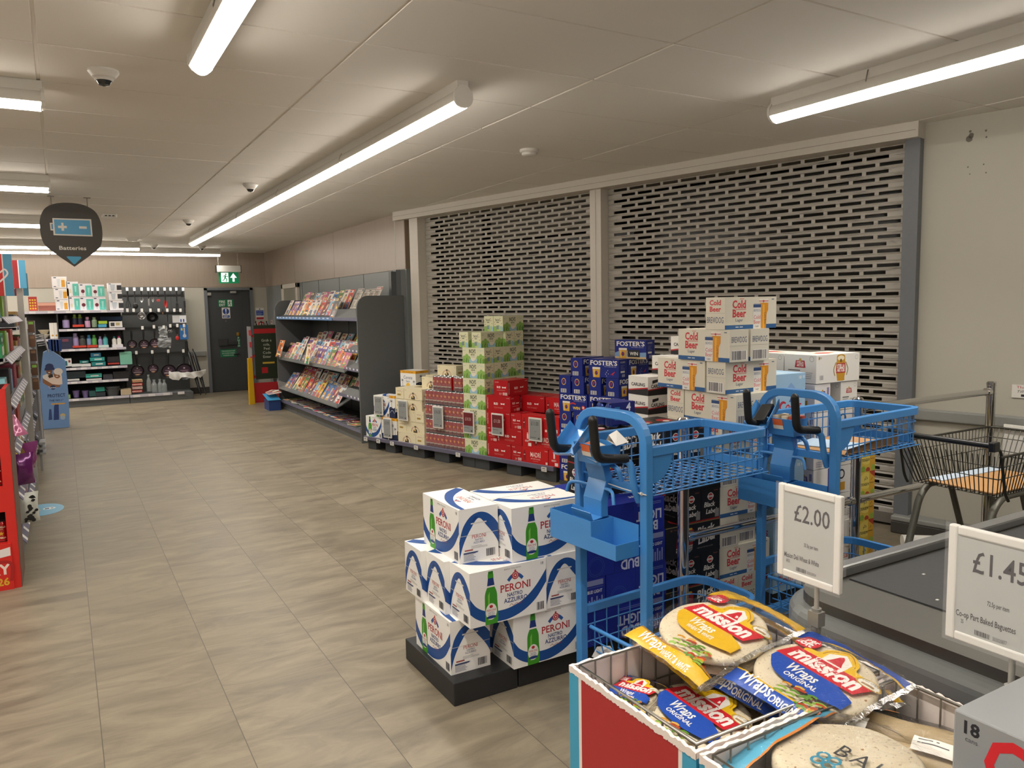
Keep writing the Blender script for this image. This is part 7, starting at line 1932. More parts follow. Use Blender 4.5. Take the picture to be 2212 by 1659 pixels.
# ================================================================== shelving along the back wall
YF = 14.95
def g(x, y, Y=YF):
    """crop coordinates of the back shelving -> point at depth Y"""
    return onY(x / 4.609, 540 + y / 4.609, Y)
MSHD = mat('shelf_charcoal', '2e2f30', .55); MSHL = mat('shelf_edge_pale', 'c9c6d2', .4); MPEG = mat('pegboard_charcoal', '47494a', .5, var=.05)
XA0, XA1, XA2 = -.55, g(1285, 1400).x, g(1925, 1400).x
gb = thing('wall_shelving', 'dark shelving bays of kitchenware along the back wall', 'shelving', ((XA0 + XA1) / 2, 15.4, 0), 0)
def gw(x, y, z): return (x - (XA0 + XA1) / 2, y - 15.4, z)
MB().box(gw(XA0, 15.72, 0), gw(XA1, 15.78, 1.62), MSHD).build('back_panel', gb)
MB().box(gw(XA0, 14.97, 0), gw(XA1, 15.7, .11), MUG).build('plinth', gb)
SH = [g(900, 605).z, g(920, 783).z, g(940, 980).z, g(960, 1165).z, g(970, 1300).z, g(990, 1468).z]
xm = g(585, 790).x
for k, z in enumerate(SH):
    x0 = XA0 if k in (0, 5) else xm
    MB().box(gw(x0, 15.0 if k else 15.05, z - .025), gw(XA1, 15.72, z - .002), MSHD).build('shelf', gb)
    e = MB().box(gw(x0, YF - .005, z - .035), gw(XA1, YF + .05, z + .003), MSHL)
    e.build('price_rail', gb)
    for q_ in range(5):
        xx = x0 + .12 + (XA1 - x0 - .2) * q_ / 5
        MB().box(gw(xx, YF - .009, z - .033), gw(xx + .09, YF - .0055, z + .004), ink('e6e4e6')).build('price_ticket', gb)
zb = g(470, 890).z
MB().box(gw(XA0, 15.0, zb - .025), gw(xm - .02, 15.72, zb), MSHD).build('shelf', gb)
MB().box(gw(XA0, YF, zb - .035), gw(xm - .02, YF + .05, zb + .003), MSHL).build('price_rail', gb)
MB().box(gw(xm - .02, 14.98, 0), gw(xm, 15.72, 1.6), MSHD).build('upright', gb)
# pegboard bay
pb = thing('pegboard_bay', 'charcoal pegboard bay hung with utensils and pans left of the fire door', 'shelving', ((XA1 + XA2) / 2, 15.5, 0), 0)
def pw(x, y, z): return (x - (XA1 + XA2) / 2, y - 15.5, z)
ZPT = g(1500, 400, 15.5).z
MB().box(pw(XA1 + .01, 15.55, 0), pw(XA2 + .03, 15.60, ZPT + .06), MPEG).build('back_panel', pb)
for yy in (445, 620, 770, 1030):
    z = g(1500, yy, 15.5).z
    MB().box(pw(XA1 + .02, 15.53, z - .012), pw(XA2 - .04, 15.549, z + .012), MDARK).build('peg_bar', pb)
MB().box(pw(XA1 + .01, 14.97, 0), pw(XA2, 15.55, .13), MUG).build('plinth', pb)
MB().box(pw(XA1 + .01, 14.95, .10), pw(XA2 - .35, 14.97, .145), MSHL).build('price_rail', pb)
for q_ in range(4): MB().box(pw(XA1 + .06 + .24 * q_, 14.944, .10), pw(XA1 + .17 + .24 * q_, 14.95, .146), ink('e6e4e6')).build('price_ticket', pb)
# white tagged hooks
YH = 15.25
HOOKS = [(x, 390) for x in (1265, 1337, 1410, 1475, 1515, 1570, 1638, 1697, 1755, 1822)] + [(x, 600) for x in (1268, 1330, 1412, 1498, 1580, 1665, 1735, 1797)] + [(1418, 775), (1532, 765), (1630, 768), (1695, 755), (1765, 752), (1832, 752)] + [(1357, 1022), (1515, 1015), (1675, 1008), (1825, 1005)]
for x, y in HOOKS:
    p = g(x, y, YH)
    hk = MB().cyl(pw(p.x, YH, p.z - .035), pw(p.x, 15.54, p.z - .03), .004, MCHROME, 6).build('peg_hook', pb)
    MB().box(pw(p.x - .02, YH - .006, p.z - .03), pw(p.x + .02, YH - .001, p.z + .03), ink('f0efec')).build('hook_tag', hk, bevel=.004)

def gbox(x0, y0, x1, y1, col, label, cat='box', name='carton', group=None, art=None, d=.22, Y=YF + .06, inset=0):
    a, b = g(x0, y1, Y), g(x1, y0, Y)
    w, h = b.x - a.x, b.z - a.z
    mb = MB().box((-w / 2, 0, 0), (w / 2, d, h), ink(col))
    if art: decal(mb, (-w / 2, 0, 0), (1, 0, 0), (0, 0, 1), sc(art, w, h))
    return tag(mb.build(name, None, ((a.x + b.x) / 2, Y, a.z), 0), label, cat, group)
TEAL, TEALD = '5fc4b4', '1f7f80'
BEER = [re_(.62, .1, .86, .78, 'dfa02c'), re_(.62, .7, .86, .86, 'f1e4c4'), po([(.38, .12), (.5, .12), (.56, .8), (.32, .8)], 'd9dde0'), re_(.12, .86, .3, .94, '3a4360'), re_(.1, .1, .26, .18, '6a6d76')]
WINE = [re_(.5, .04, 1, .86, TEAL), po([(.7, .3), (.8, .3), (.84, .7), (.66, .7)], '9fe0d6'), re_(.72, .12, .78, .3, '9fe0d6'), ci(.3, .42, .14, '6a1f30', .14), re_(.28, .12, .32, .3, 'b9b5b8'), re_(.1, .86, .3, .94, '3a4360'), re_(.7, .86, .92, .96, 'e9e6ee')]
WHITEW = [re_(.5, .04, 1, .86, TEAL), po([(.7, .3), (.8, .3), (.84, .7), (.66, .7)], '9fe0d6'), ci(.26, .36, .1, 'e2dcc0', .16), re_(.1, .86, .3, .94, '3a4360')]
TUMB = [po([(.24, .12), (.46, .12), (.54, .84), (.16, .84)], 'c3ccd4'), re_(.66, .2, 1, .76, '2c2e33'), re_(.08, .86, .24, .94, '3a4360')]
GG = 'glassware boxes on the top shelf'
for i, r in enumerate(((520, 265, 662, 380), (540, 382, 682, 492), (557, 494, 688, 603))): gbox(*r, 'f0eef0', ['top', 'middle', 'bottom'][i] + ' white beer glass box of the left stack on the top shelf', group=GG, art=BEER)
for i, (r, ar, lb) in enumerate((((670, 315, 775, 462), WHITEW, 'upper white and teal box beside the beer glass stack'), ((690, 464, 790, 603), WHITEW, 'lower white and teal box beside the beer glass stack'), ((790, 335, 910, 467), WINE, 'upper red wine glass box of the middle pair'), ((795, 469, 925, 603), WINE, 'lower red wine glass box of the middle pair'), ((912, 345, 1035, 467), WINE, 'upper red wine glass box of the right pair'), ((930, 469, 1050, 602), WINE, 'lower red wine glass box of the right pair'))):
    gbox(*r, 'efedf2', lb, group=GG, art=ar)
for i, r in enumerate(((1075, 330, 1205, 416), (1085, 418, 1212, 502), (1095, 504, 1225, 599))): gbox(*r, 'f2f1f3', ['top', 'middle', 'bottom'][i] + ' white tumbler box of the right stack on the top shelf', group=GG, art=TUMB)
gbox(290, 465, 362, 606, 'b3312c', 'red and yellow patterned pack at the left of the top shelf', 'pack', 'pack', art=[re_(.1 + .3 * i, .1 + .2 * j, .3 + .3 * i, .22 + .2 * j, 'e3b43a') for i in range(3) for j in range(4)])
gbox(382, 522, 552, 606, '9a5a4c', 'reddish glass dish stack at the left of the top shelf', 'dish', 'dish', art=[re_(0, .62, 1, .96, 'd9a08c')])
def lathe_item(x, y0, y1, hw, prof, m, label, cat, name, group=None, Y=YF + .14, mats=None, extra=None):
    a, b = g(x, y1, Y), g(x, y0, Y)
    h = b.z - a.z
    r = g(x + hw, y1, Y).x - a.x
    o = MB().lathe([(pr[0] * r, pr[1] * h) for pr in prof], m, 14, mats=mats).build(name, None, a)
    if extra: extra(o, r, h)
    return tag(o, label, cat, group)
BOT = [(0, 0), (.95, 0), (1, .04), (1, .62), (.75, .74), (.6, .76), (.62, .98), (0, 1)]
TUB = [(0, 0), (.8, 0), (.98, .8), (1.05, .82), (1.05, .96), (0, 1)]
GB2 = 'drinks bottles on the back shelves'
LIL, PNK, SAGE, DRK = ink('a99ac8'), ink('d9a9cf'), ink('8fa386'), ink('26272c')
lathe_item(660, 650, 776, 36, BOT, LIL, 'lilac tumbler with black lid, left on the second shelf', 'bottle', 'drinks_bottle', GB2, mats=[LIL, LIL, LIL, DRK, DRK, DRK, DRK])
for i, x in enumerate((748, 800)): lathe_item(x, 640, 745, 25, BOT, ink('20243a'), ('left', 'right')[i] + ' dark cup of the pair in the red tray on the second shelf', 'bottle', 'drinks_bottle', GB2, mats=[ink('20243a')] * 3 + [ink('6f8a2c')] * 4)
gbox(725, 742, 835, 768, 'c8402c', 'red tray under the dark cups on the second shelf', 'tray', 'tray')
lathe_item(875, 665, 770, 28, BOT, PNK, 'pink bottle with dark band on the second shelf', 'bottle', 'drinks_bottle', GB2, mats=[PNK, PNK, PNK, DRK, PNK, PNK, PNK])
lathe_item(943, 668, 768, 28, BOT, SAGE, 'sage green bottle on the second shelf', 'bottle', 'drinks_bottle', GB2)
gbox(980, 738, 1060, 770, '4fa3c4', 'blue lunch box at the middle of the second shelf', 'lunch box', 'lunch_box', 'lunch boxes'); gbox(982, 706, 1066, 736, 'a8c83a', 'lime lunch box on the blue one, second shelf', 'lunch box', 'lunch_box', 'lunch boxes')
gbox(1090, 710, 1216, 771, 'e6e4e2', 'white set box at the right of the second shelf', art=[re_(.1, .2, .4, .8, '3a3c3a'), re_(.5, .3, .8, .8, 'b9ab7a')])
gbox(1000, 660, 1240, 705, '2a4a78', 'dark blue card at the back of the second shelf', 'card', 'card', d=.02, Y=15.6)
gbox(602, 865, 716, 988, '2a2f4a', 'navy lunch bag at the left of the third shelf', 'bag', 'lunch_bag', art=[re_(.2, .62, .7, .84, '7a3f52'), re_(.05, .5, .95, .54, '1c2036')])
lathe_item(755, 828, 955, 34, BOT, LIL, 'lilac jug bottle on the third shelf', 'bottle', 'drinks_bottle', GB2)
lathe_item(825, 850, 955, 34, BOT, ink('4a4d4a'), 'smoky grey jug bottle on the third shelf', 'bottle', 'drinks_bottle', GB2)
gbox(722, 950, 860, 975, 'c8402c', 'red tray under the lilac and grey jug bottles', 'tray', 'tray')
lathe_item(890, 845, 945, 25, BOT, ink('7f9ac0'), 'blue clear bottle on the third shelf', 'bottle', 'drinks_bottle', GB2, mats=[ink('7f9ac0')] * 3 + [ink('3f8fc4')] * 4)
lathe_item(942, 845, 945, 25, BOT, ink('5fae5a'), 'green clear bottle on the third shelf', 'bottle', 'drinks_bottle', GB2)
gbox(868, 945, 972, 973, 'c8402c', 'red tray under the blue and green bottles', 'tray', 'tray')
SLIM = [(0, 0), (1, 0), (1, .6), (.5, .8), (.45, .98), (0, 1)]
lathe_item(1002, 858, 955, 22, SLIM, LIL, 'slim lilac steel bottle on the third shelf', 'bottle', 'drinks_bottle', GB2)
lathe_item(1053, 838, 955, 25, SLIM, ink('5fb9c0'), 'slim turquoise steel bottle on the third shelf', 'bottle', 'drinks_bottle', GB2, mats=[ink('5fb9c0')] * 3 + [DRK, DRK])
gbox(982, 945, 1082, 973, 'cfe0dc', 'white and mint tray under the slim bottles', 'tray', 'tray', Y=YF + .05)
lathe_item(1140, 858, 945, 22, SLIM, ink('e6e4de'), 'white small bottle with teal lid on the third shelf', 'bottle', 'drinks_bottle', GB2, mats=[ink('e6e4de')] * 3 + [ink('2f8f9a')] * 2)
lathe_item(1188, 855, 945, 22, SLIM, ink('e6e4de'), 'white small bottle with pink lid on the third shelf', 'bottle', 'drinks_bottle', GB2, mats=[ink('e6e4de')] * 3 + [ink('d9408a')] * 2)
gbox(1120, 940, 1224, 970, 'e2e0e2', 'white tray under the two small white bottles', 'tray', 'tray', Y=YF + .05)
GL = 'food boxes on the back shelves'
gbox(645, 1080, 710, 1162, 'd6dadb', 'white boxed flask at the left of the fourth shelf', group=GL, art=[re_(.1, .1, .4, .7, '2f6a74'), re_(.55, .5, .85, .8, '8a3a3a')])
for i, (r, c, lb) in enumerate((((716, 1132, 810, 1164), 'd3d6d4', 'left flat white food box on the fourth shelf'), ((812, 1130, 902, 1163), 'd9dad6', 'right flat white food box on the fourth shelf'), ((795, 1100, 880, 1128), TEALD, 'small teal food box on the flat white ones'), ((912, 1110, 1050, 1156), TEALD, 'lowest teal food box of the stack of three'), ((898, 1066, 1040, 1108), '2f9f9c', 'middle teal food box of the stack of three'), ((905, 1024, 1002, 1064), '2f86b0', 'top blue food box of the stack of three'), ((1072, 1060, 1186, 1120), '24242a', 'black food box with red strip on the fourth shelf'), ((1074, 1120, 1188, 1142), 'b03a34', 'red tray under the black food box'), ((1198, 1015, 1310, 1142), '7fc4ac', 'mint green lunch box at the right of the fourth shelf'),
        ((660, 1205, 850, 1278), '22343a', 'dark teal clear tub at the left of the fifth shelf'), ((672, 1280, 790, 1306), 'c9ccc9', 'white lid pack at the left of the fifth shelf'), ((860, 1276, 1012, 1300), 'd9d9d4', 'flat white box under the teal one on the fifth shelf'), ((855, 1228, 1012, 1274), '3fb0a4', 'teal clip box on the fifth shelf'), ((1030, 1235, 1120, 1290), '3a3b44', 'dark grey box on the fifth shelf'), ((1130, 1205, 1284, 1286), '1c1c20', 'black bag at the right of the fifth shelf'))):
    ar = [re_(.3, .3, .8, .62, 'dfe6e4')] if 'teal food' in lb or 'blue food' in lb or 'teal clip' in lb else None
    gbox(*r, c, lb, group=GL, art=ar, d=.16 + .02 * (i % 3))
for i, (x, c) in enumerate(((760, '7a6a9e'), (855, '7a6a9e'))): lathe_item(x, 1396, 1468, 35, TUB, ink(c), ('left', 'right')[i] + ' purple tub on the base shelf', 'tub', 'tub', 'purple tubs')
gbox(955, 1365, 1040, 1410, '2a8f84', 'teal tub lid box on the base shelf', group=GL); gbox(955, 1412, 1048, 1458, '243038', 'dark tub under the teal lid on the base shelf', group=GL); gbox(890, 1400, 950, 1460, '24504f', 'dark green box beside the purple tubs', group=GL)
def _bh(o, r, h):
    MB().tube([(r * 1.02 * cos(a), -r * .3 - .02, h * .78 - r * .55 * sin(a)) for a in [pi * i / 12 for i in range(13)]], .006, ink('5a5d5e'), 6).build('bucket_handle', o)
lathe_item(1125, 1352, 1455, 72, TUB, ink('44474a'), 'grey bucket with handle on the base shelf', 'bucket', 'bucket', extra=_bh)
gbox(1205, 1382, 1305, 1445, 'cbb99a', 'pale wood slatted box at the right of the base shelf', art=[re_(0, .2 * i, 1, .2 * i + .03, '9a876a') for i in range(1, 5)])
gbox(668, 1440, 700, 1480, '8fae2c', 'lime green gadget at the left end of the base shelf', 'gadget', 'gadget')
# left bay
lathe_item(440, 838, 880, 60, [(0, 0), (.5, 0), (1, .9), (1.02, 1), (.95, .95), (.5, .3), (0, .25)], ink('d9d2c2'), 'lower white bowl in the left bay', 'bowl', 'bowl', 'white bowls')
lathe_item(440, 795, 838, 58, [(0, 0), (.5, 0), (1, .9), (1.02, 1), (.95, .95), (.5, .3), (0, .25)], ink('cfc4ac'), 'upper cream bowl in the left bay', 'bowl', 'bowl', 'white bowls')
gbox(500, 725, 578, 884, 'e9e6df', 'tall white recipe box in the left bay', art=[re_(.48, 0, .52, 1, 'bdb8b0'), ci(.3, .2, .12, 'c9903a', .06), ci(.72, .2, .12, 'c9903a', .06)] )

# hanging utensils
MUT = mat('utensil_black', '17181a', .35, coat=.2)
GU = 'kitchen utensils on the pegboard'
def utensil(x, y0, y1, head, label, hm=None, hw=24):
    p, q_ = g(x, y0, YH), g(x, y1, YH)
    t = thing('kitchen_utensil', label, 'utensil', (p.x, YH + .03, q_.z), 0, GU)
    H = p.z - q_.z
    r = g(x + hw, y1, YH).x - p.x
    MB().box((-r * .42, -.008, H * .45), (r * .42, .008, H), MUT).build('handle', t, bevel=.006)
    hm = hm or MUT
    m = MB()
    if head == 'spoon': m.sphere((0, 0, H * .16), H * .17, hm, 12, (.8, .25, 1)).cyl((0, 0, H * .3), (0, 0, H * .5), .006, hm, 8)
    elif head == 'mash':
        for s_ in (-1, 0, 1): m.tube([(s_ * r * .3, 0, H * .45), (s_ * r, 0, H * .2), (s_ * r, 0, .005)], .005, hm, 6)
        m.cyl((-r * 1.2, 0, .008), (r * 1.2, 0, .008), .006, hm, 6)
    elif head == 'whisk':
        for k in range(6): m.tube([(r * .9 * sin(a) * cos(pi * k / 6), r * .9 * sin(a) * sin(pi * k / 6), H * .5 * (1 - a / pi)) for a in [pi * j / 10 for j in range(11)]], .004, hm, 5)
    elif head == 'turner':
        m.box((-r * .8, -.004, 0), (r * .8, .004, H * .34), hm).cyl((0, 0, H * .3), (0, 0, H * .5), .006, hm, 8)
        for k in (-.4, 0, .4): m.box((k * r - .004, -.006, H * .06), (k * r + .004, -.0041, H * .28), MSHD)
    elif head == 'sci':
        for s_ in (-1, 1): m.tube([(s_ * r * .4 + r * .38 * cos(a), 0, H * .2 + r * .55 * sin(a)) for a in [2 * pi * j / 12 for j in range(12)]], .006, hm, 6, closed=True)
    elif head == 'grate': m.box((-r * .6, -.005, 0), (r * .6, .005, H * .5), hm)
    else: m.cyl((0, 0, .003), (0, 0, H * .5), r * .3, hm, 8)
    m.build('head', t)
MSTL = mat('utensil_steel', 'b5b6b8', .2, .9, var=0); MURED = ink('c8302c')
for a in ((1268, 405, 575, 'mash', 'black potato masher, leftmost on the top hook row', None, 34), (1340, 405, 585, 'spoon', 'black spoon with red dot, second on the top hook row', None, 26), (1405, 405, 525, 'whisk', 'steel peeler set, third on the top hook row', MSTL, 26), (1476, 405, 555, 'grate', 'small steel grater on the top hook row', MSTL, 24), (1517, 405, 520, 'whisk', 'steel ball strainer on the top hook row', MSTL, 18), (1572, 405, 525, 'sci', 'scissors with red handles on the top hook row', MURED, 26), (1642, 405, 580, 'whisk', 'red whisk on the top hook row', MURED, 26), (1697, 405, 600, 'stick', 'black tongs on the top hook row', None, 16), (1757, 405, 600, 'turner', 'black slotted turner on the top hook row', None, 28), (1815, 415, 470, 'grate', 'short black roll at the end of the top hook row', None, 28), (1838, 505, 630, 'stick', 'black rolled pack at the right edge of the pegboard', None, 30),
          (1665, 610, 715, 'stick', 'black opener on the second hook row', None, 20), (1620, 585, 640, 'stick', 'brush with wooden end on the second hook row', ink('a87a4a'), 14), (1762, 765, 900, 'spoon', 'red silicone spoon on the third hook row', MURED, 32), (1695, 765, 820, 'sci', 'small steel scissors on the third hook row', MSTL, 26)):
    utensil(*a)
def round_tool(x, y, r, m, label, name, deep=.03, ringed=True):
    p = g(x, y, YH)
    R = g(x + r, y, YH).x - p.x
    t = thing(name, label, 'strainer', (p.x, YH + .03, p.z), 0, GU)
    T = Matrix.Rotation(pi / 2, 4, 'X')
    MB().lathe([(R, 0), (R * .9, -deep), (R * .5, -deep * 1.6), (0, -deep * 1.8)], m, 16, T=T).build('bowl', t)
    MB().tube([(R * cos(a), 0, R * sin(a)) for a in [2 * pi * i / 20 for i in range(20)]], .006, MSTL if ringed else m, 6, closed=True).build('rim', t)
    MB().cyl((0, 0, R), (0, 0, R + .08), .008, MUT, 8).build('handle', t)
round_tool(1412, 655, 38, MSTL, 'steel sieve on the second hook row', 'sieve')
round_tool(1520, 670, 58, MUT, 'large black strainer on the second hook row', 'strainer', .06, False)
gbox(1720, 650, 1785, 725, 'cfd0d2', 'clear card of pegs on the second hook row', 'pack', 'pack', group=GU, d=.02, Y=YH + .02)
gbox(1790, 650, 1852, 725, 'e6e8ee', 'white and blue clip pack on the second hook row', 'pack', 'pack', group=GU, d=.03, Y=YH + .02, art=[re_(.1, .1, .3, .5, '2f4f9a'), re_(.5, .1, .7, .5, '2f4f9a')])
gbox(1795, 745, 1868, 892, '2f6fb4', 'blue card with a steel tool on the third hook row', 'pack', 'pack', group=GU, d=.02, Y=YH + .02, art=[ci(.55, .25, .22, 'c3c6c9', .12), re_(.48, .3, .62, .8, 'd9dadc'), re_(.15, .62, .35, .78, 'd9c23a')])
# frying pans with round paper labels
MPAN = mat('pan_black', '1b1b1d', .4, coat=.2)
def pan(x, y, r, label, yh):
    p = g(x, y, YH - .02)
    R = (g(x + r, y, YH - .02).x - p.x) * 1.1
    t = thing('frying_pan', label, 'pan', (p.x, YH + .04, p.z), 0, 'frying pans on the pegboard')
    T = Matrix.Rotation(pi / 2, 4, 'X')
    b = MB().lathe([(0, -.03), (R * .82, -.03), (R, .012), (R * .98, .014), (R * .80, -.02), (0, -.02)], MPAN, 24, T=T).build('pan_body', t)
    lbm = MB()
    art = [ci(0, 0, R * .80, '3a2438'), ci(0, -R * .55, R * .4, 'c98a5a', R * .18), ci(0, 0, R * .80, '3a2438', R * .5), ci(0, R * .42, R * .1, 'c9b9c4')] + [re_(-R * .55 + R * .2 * i, -R * .32, -R * .42 + R * .2 * i, -R * .14, 'd9c4ce') for i in range(6)] + [re_(-R * .45, R * .08, R * .45, R * .18, '9a7a8c'), re_(-R * .3, -R * .04, R * .3, R * .02, '9a7a8c'), re_(-R * .2, -R * .66, R * .2, -R * .54, 'efe6dc')]
    decal(lbm, (0, .019, 0), (1, 0, 0), (0, 0, 1), art)
    lbm.build('paper_label', t)
    H = g(x, yh, YH).z - p.z
    MB().tube([(0, .0, R * .95), (0, -.03, R + (H - R) * .5), (0, -.015, H)], .012, MUT, 8, radii=[.012, .016, .013]).build('handle', t)
for a in ((1318, 940, 45, 'small frying pan half hidden behind the shelf end, upper row', 800), (1437, 942, 50, 'middle small frying pan of the upper row', 790), (1546, 932, 53, 'right small frying pan of the upper row', 780), (1372, 1207, 62, 'leftmost frying pan of the lower row', 1040), (1528, 1185, 50, 'small pale labelled frying pan, second of the lower row', 1035), (1685, 1210, 70, 'third frying pan of the lower row', 1025), (1842, 1212, 82, 'largest frying pan, rightmost of the lower row', 1020)): pan(*a)
# pale clear packs and things at the foot
MCLR = mat('clear_plastic_pack', 'dfe4e6', .08, alpha=.28, var=0)
def clump(x0, y0, x1, y1, label, name, cat, m, seed, Y=YH):
    a, b = g(x0, y1, Y), g(x1, y0, Y)
    R = random.Random(seed)
    mb = MB()
    n, k = 7, 8
    vs = [(a.x + (b.x - a.x) * i / n - (a.x + b.x) / 2 + R.uniform(-.015, .015), R.uniform(-.03, .03), (b.z - a.z) * j / k + R.uniform(-.012, .012)) for j in range(k + 1) for i in range(n + 1)]
    mb.add(vs, [(j * (n + 1) + i, j * (n + 1) + i + 1, (j + 1) * (n + 1) + i + 1, (j + 1) * (n + 1) + i) for j in range(k) for i in range(n)], m)
    return tag(mb.build(name, None, ((a.x + b.x) / 2, Y + .03, a.z), solid=.004), label, cat)
clump(1590, 760, 1665, 870, 'clear plastic pack on the third hook row', 'clear_pack', 'pack', MCLR, 1)
clump(1575, 872, 1705, 975, 'larger clear plastic pack below the small one, third row', 'clear_pack', 'pack', MCLR, 2)
GJ = 'glass bottles at the foot of the pegboard'
MGL = mat('clear_glass_thin', 'cfd8d8', .05, alpha=.3, var=0, coat=.5)
for i, (x, y0, y1, w) in enumerate(((1487, 1240, 1408, 24), (1540, 1290, 1415, 30), (1598, 1285, 1415, 26), (1640, 1290, 1415, 26))):
    lathe_item(x, y0, y1, w, [(0, 0), (1, 0), (1.02, .1), (1, .6), (.45, .8), (.42, .92), (.55, .94), (.55, 1), (0, 1)], MGL, ['tall clear glass bottle', 'wide clear glass jar', 'left clear glass bottle of the pair', 'right clear glass bottle of the pair'][i] + ' on the pegboard base', 'bottle', 'glass_bottle', GJ, Y=15.1)
for i in range(4):
    gbox(1318, 1290 + 34 * i, 1418, 1320 + 34 * i, ('c9b48a', 'c03a34', 'e4dcd2', 'b3302c')[i], ('top', 'second', 'third', 'lowest')[i] + ' folded cloth pack of the stack on the pegboard base', 'cloth', 'cloth_pack', 'folded cloth packs', d=.18, Y=15.02, art=[re_(.12 * j, .2, .12 * j + .06, .8, 'f0e6da' if i % 2 else 'b3302c') for j in range(8)])
w0 = g(1700, 1400, 15.05)
wb_ = MB()
R2 = random.Random(9)
n = 12
for i in range(n + 1):
    k = i / n
    x = g(1690 + 370 * k, 1340, 15.0).x
    wb_.v += [(x, 15.0 + R2.uniform(-.03, .03), g(0, 1300 + 20 * sin(3 * k) + R2.uniform(-8, 8), 15.0).z), (x, 15.04, g(0, 1355 + 20 * sin(5 * k) + R2.uniform(-14, 14), 15.0).z), (x, 15.0 + R2.uniform(-.03, .03), g(0, 1385 + R2.uniform(-14, 22) - 50 * max(0, k - .85) * 4, 15.0).z)]
wb_.mi(mat('thin_white_plastic', 'e9e9e6', .4))
for i in range(n):
    for j in range(2): wb_.f.append([3 * i + j, 3 * i + 3 + j, 3 * i + 4 + j, 3 * i + 1 + j]); wb_.m.append(0); wb_.sm.append(True)
tag(wb_.build('plastic_wrapper', solid=.004), 'crumpled white plastic wrapper hanging at the right of the pegboard base', 'wrapper')
for i, (xa, ya, xb, yb_) in enumerate(((1875, 1000, 2000, 1445), (1925, 1010, 2050, 1440))):
    a, b = g(xa, ya, 15.3), g(xb, yb_, 15.0)
    t = thing('umbrella', ('left', 'right')[i] + ' folded black umbrella leaning at the end of the pegboard', 'umbrella', b, 0, 'folded black umbrellas')
    d = a - b
    MB().tube([(0, 0, 0), d * .12, d * .5, d * .92, d], .03, MUT, 10, radii=[.006, .02, .034, .028, .012]).build('canopy', t)
    MB().cyl(d * .98, d * 1.06, .012, MUT, 8).build('handle', t)
tag(MB().cyl((0, 0, 0), (0, 0, .28), .03, MUT, 10, r1=.02).build('umbrella', None, g(1865, 1060, 15.3)), 'short folded black umbrella hanging by the pegboard edge', 'umbrella', 'folded black umbrellas')

# ================================================================== left hand aisle
def l2(x, y, Y): return onY(x / 2.21, 540 + y / 2.21, Y)
# red cardboard beer stand nearest the camera
MREDC = mat('stand_red_card', 'cf2720', .45, var=.04)
YS0 = 5.23
xr = -.297
sd_ = thing('beer_stand', 'red cardboard can stand with dark openings at the left edge', 'display stand', (xr - .30, YS0 + .2, 0), 0)
def sp(x, y, z): return (x - (xr - .30), y - (YS0 + .2), z)
xl = xr - .60
MB().box(sp(xr - .02, YS0, 0), sp(xr, YS0 + .40, 1.16), MREDC).box(sp(xr - .0005, YS0 + .004, 0), sp(xr + .0035, YS0 + .40, 1.16), mat('stand_side_brown', '6a5347', .6)).build('side_panel', sd_)
MB().box(sp(xl, YS0, 0), sp(xl + .02, YS0 + .40, 1.16), MREDC).build('side_panel', sd_)
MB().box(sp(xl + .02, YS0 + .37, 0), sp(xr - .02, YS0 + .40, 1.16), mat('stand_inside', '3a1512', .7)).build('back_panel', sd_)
SZ = [.27, .60]
fr_ = MB()
for z0, z1 in ((0, .10), (.455, .60), (.79, 1.16)):
    fr_.box(sp(xl + .02, YS0, z0), sp(xr - .02, YS0 + .012, z1), MREDC)
fr_.box(sp(xr - .05, YS0 - .001, 0), sp(xr - .001, YS0 + .011, 1.16), MREDC)
fr_.build('front_board', sd_)
for z in SZ: MB().box(sp(xl + .02, YS0 + .012, z - .012), sp(xr - .02, YS0 + .37, z), MREDC).build('shelf', sd_)
hb = MB().box(sp(xl, YS0 - .014, .0), sp(xr - .035, YS0 - .001, .27), MREDC)
decal(hb, sp(xl, YS0 - .014, 0), (1, 0, 0), (0, 0, 1), [re_(0, .18, .50, .27, '232c52'), re_(.44, .15, .50, .20, '232c52'), tx('RY', .505, .095, .085, 'f1dcd2', bold=.03), tx('26', .515, .03, .06, 'd9a92c', bold=.03), po([(.485, .235), (.56, .25), (.56, .20), (.485, .19)], 'e9e2e0'), st([(.50, .17), (.56, .15), (.555, .05)], .018, 'a81d1d')])
hb.build('header_board', sd_)
mb = MB().lathe([(0, .0), (.027, .0), (.033, .008), (.033, .105), (.028, .116), (.026, .118), (0, .115)], MCANR, 16, mats=[MALU, MALU, MCANR, MCANR, MALU, MALU])
def cyl_art(mb, art, r, m=None):
    for _, pts, fs, m in art:
        mb.add([((r + .0006) * sin(x / r), -(r + .0006) * cos(x / r), y) for x, y in pts], fs, m)
cyl_art(mb, [tx('ESTRELLA', 0, .082, .014, 'f1e2c4', width=.048, bold=.04), tx('DAMM', 0, .07, .010, 'e9c89a', width=.02), ci(0, .048, .006, 'd9a92c', n=5), po([(.014 * cos(pi / 2 + pi * i / 5) * (1 if i % 2 == 0 else .45), .048 + .014 * sin(pi / 2 + pi * i / 5) * (1 if i % 2 == 0 else .45)) for i in range(10)], 'd9a92c'), tx('ESTRELLA', 0, .02, .012, 'f1e2c4', width=.045, bold=.04)], .033)
ES = mb.mesh('can')
for r, z in enumerate((.275, .605)):
    for k in range(3):
        o = bpy.data.objects.new('beer_can', ES); COL.objects.link(o)
        o.location = (xr - .075 - .073 * k, YS0 + .07, z - .002); o.rotation_euler = (0, 0, -.15)
        tag(o, 'red star beer can on the %s shelf of the red stand, %s from the right' % (('lower', 'upper')[r], ORD[k]), 'can', 'cans in the red stand')

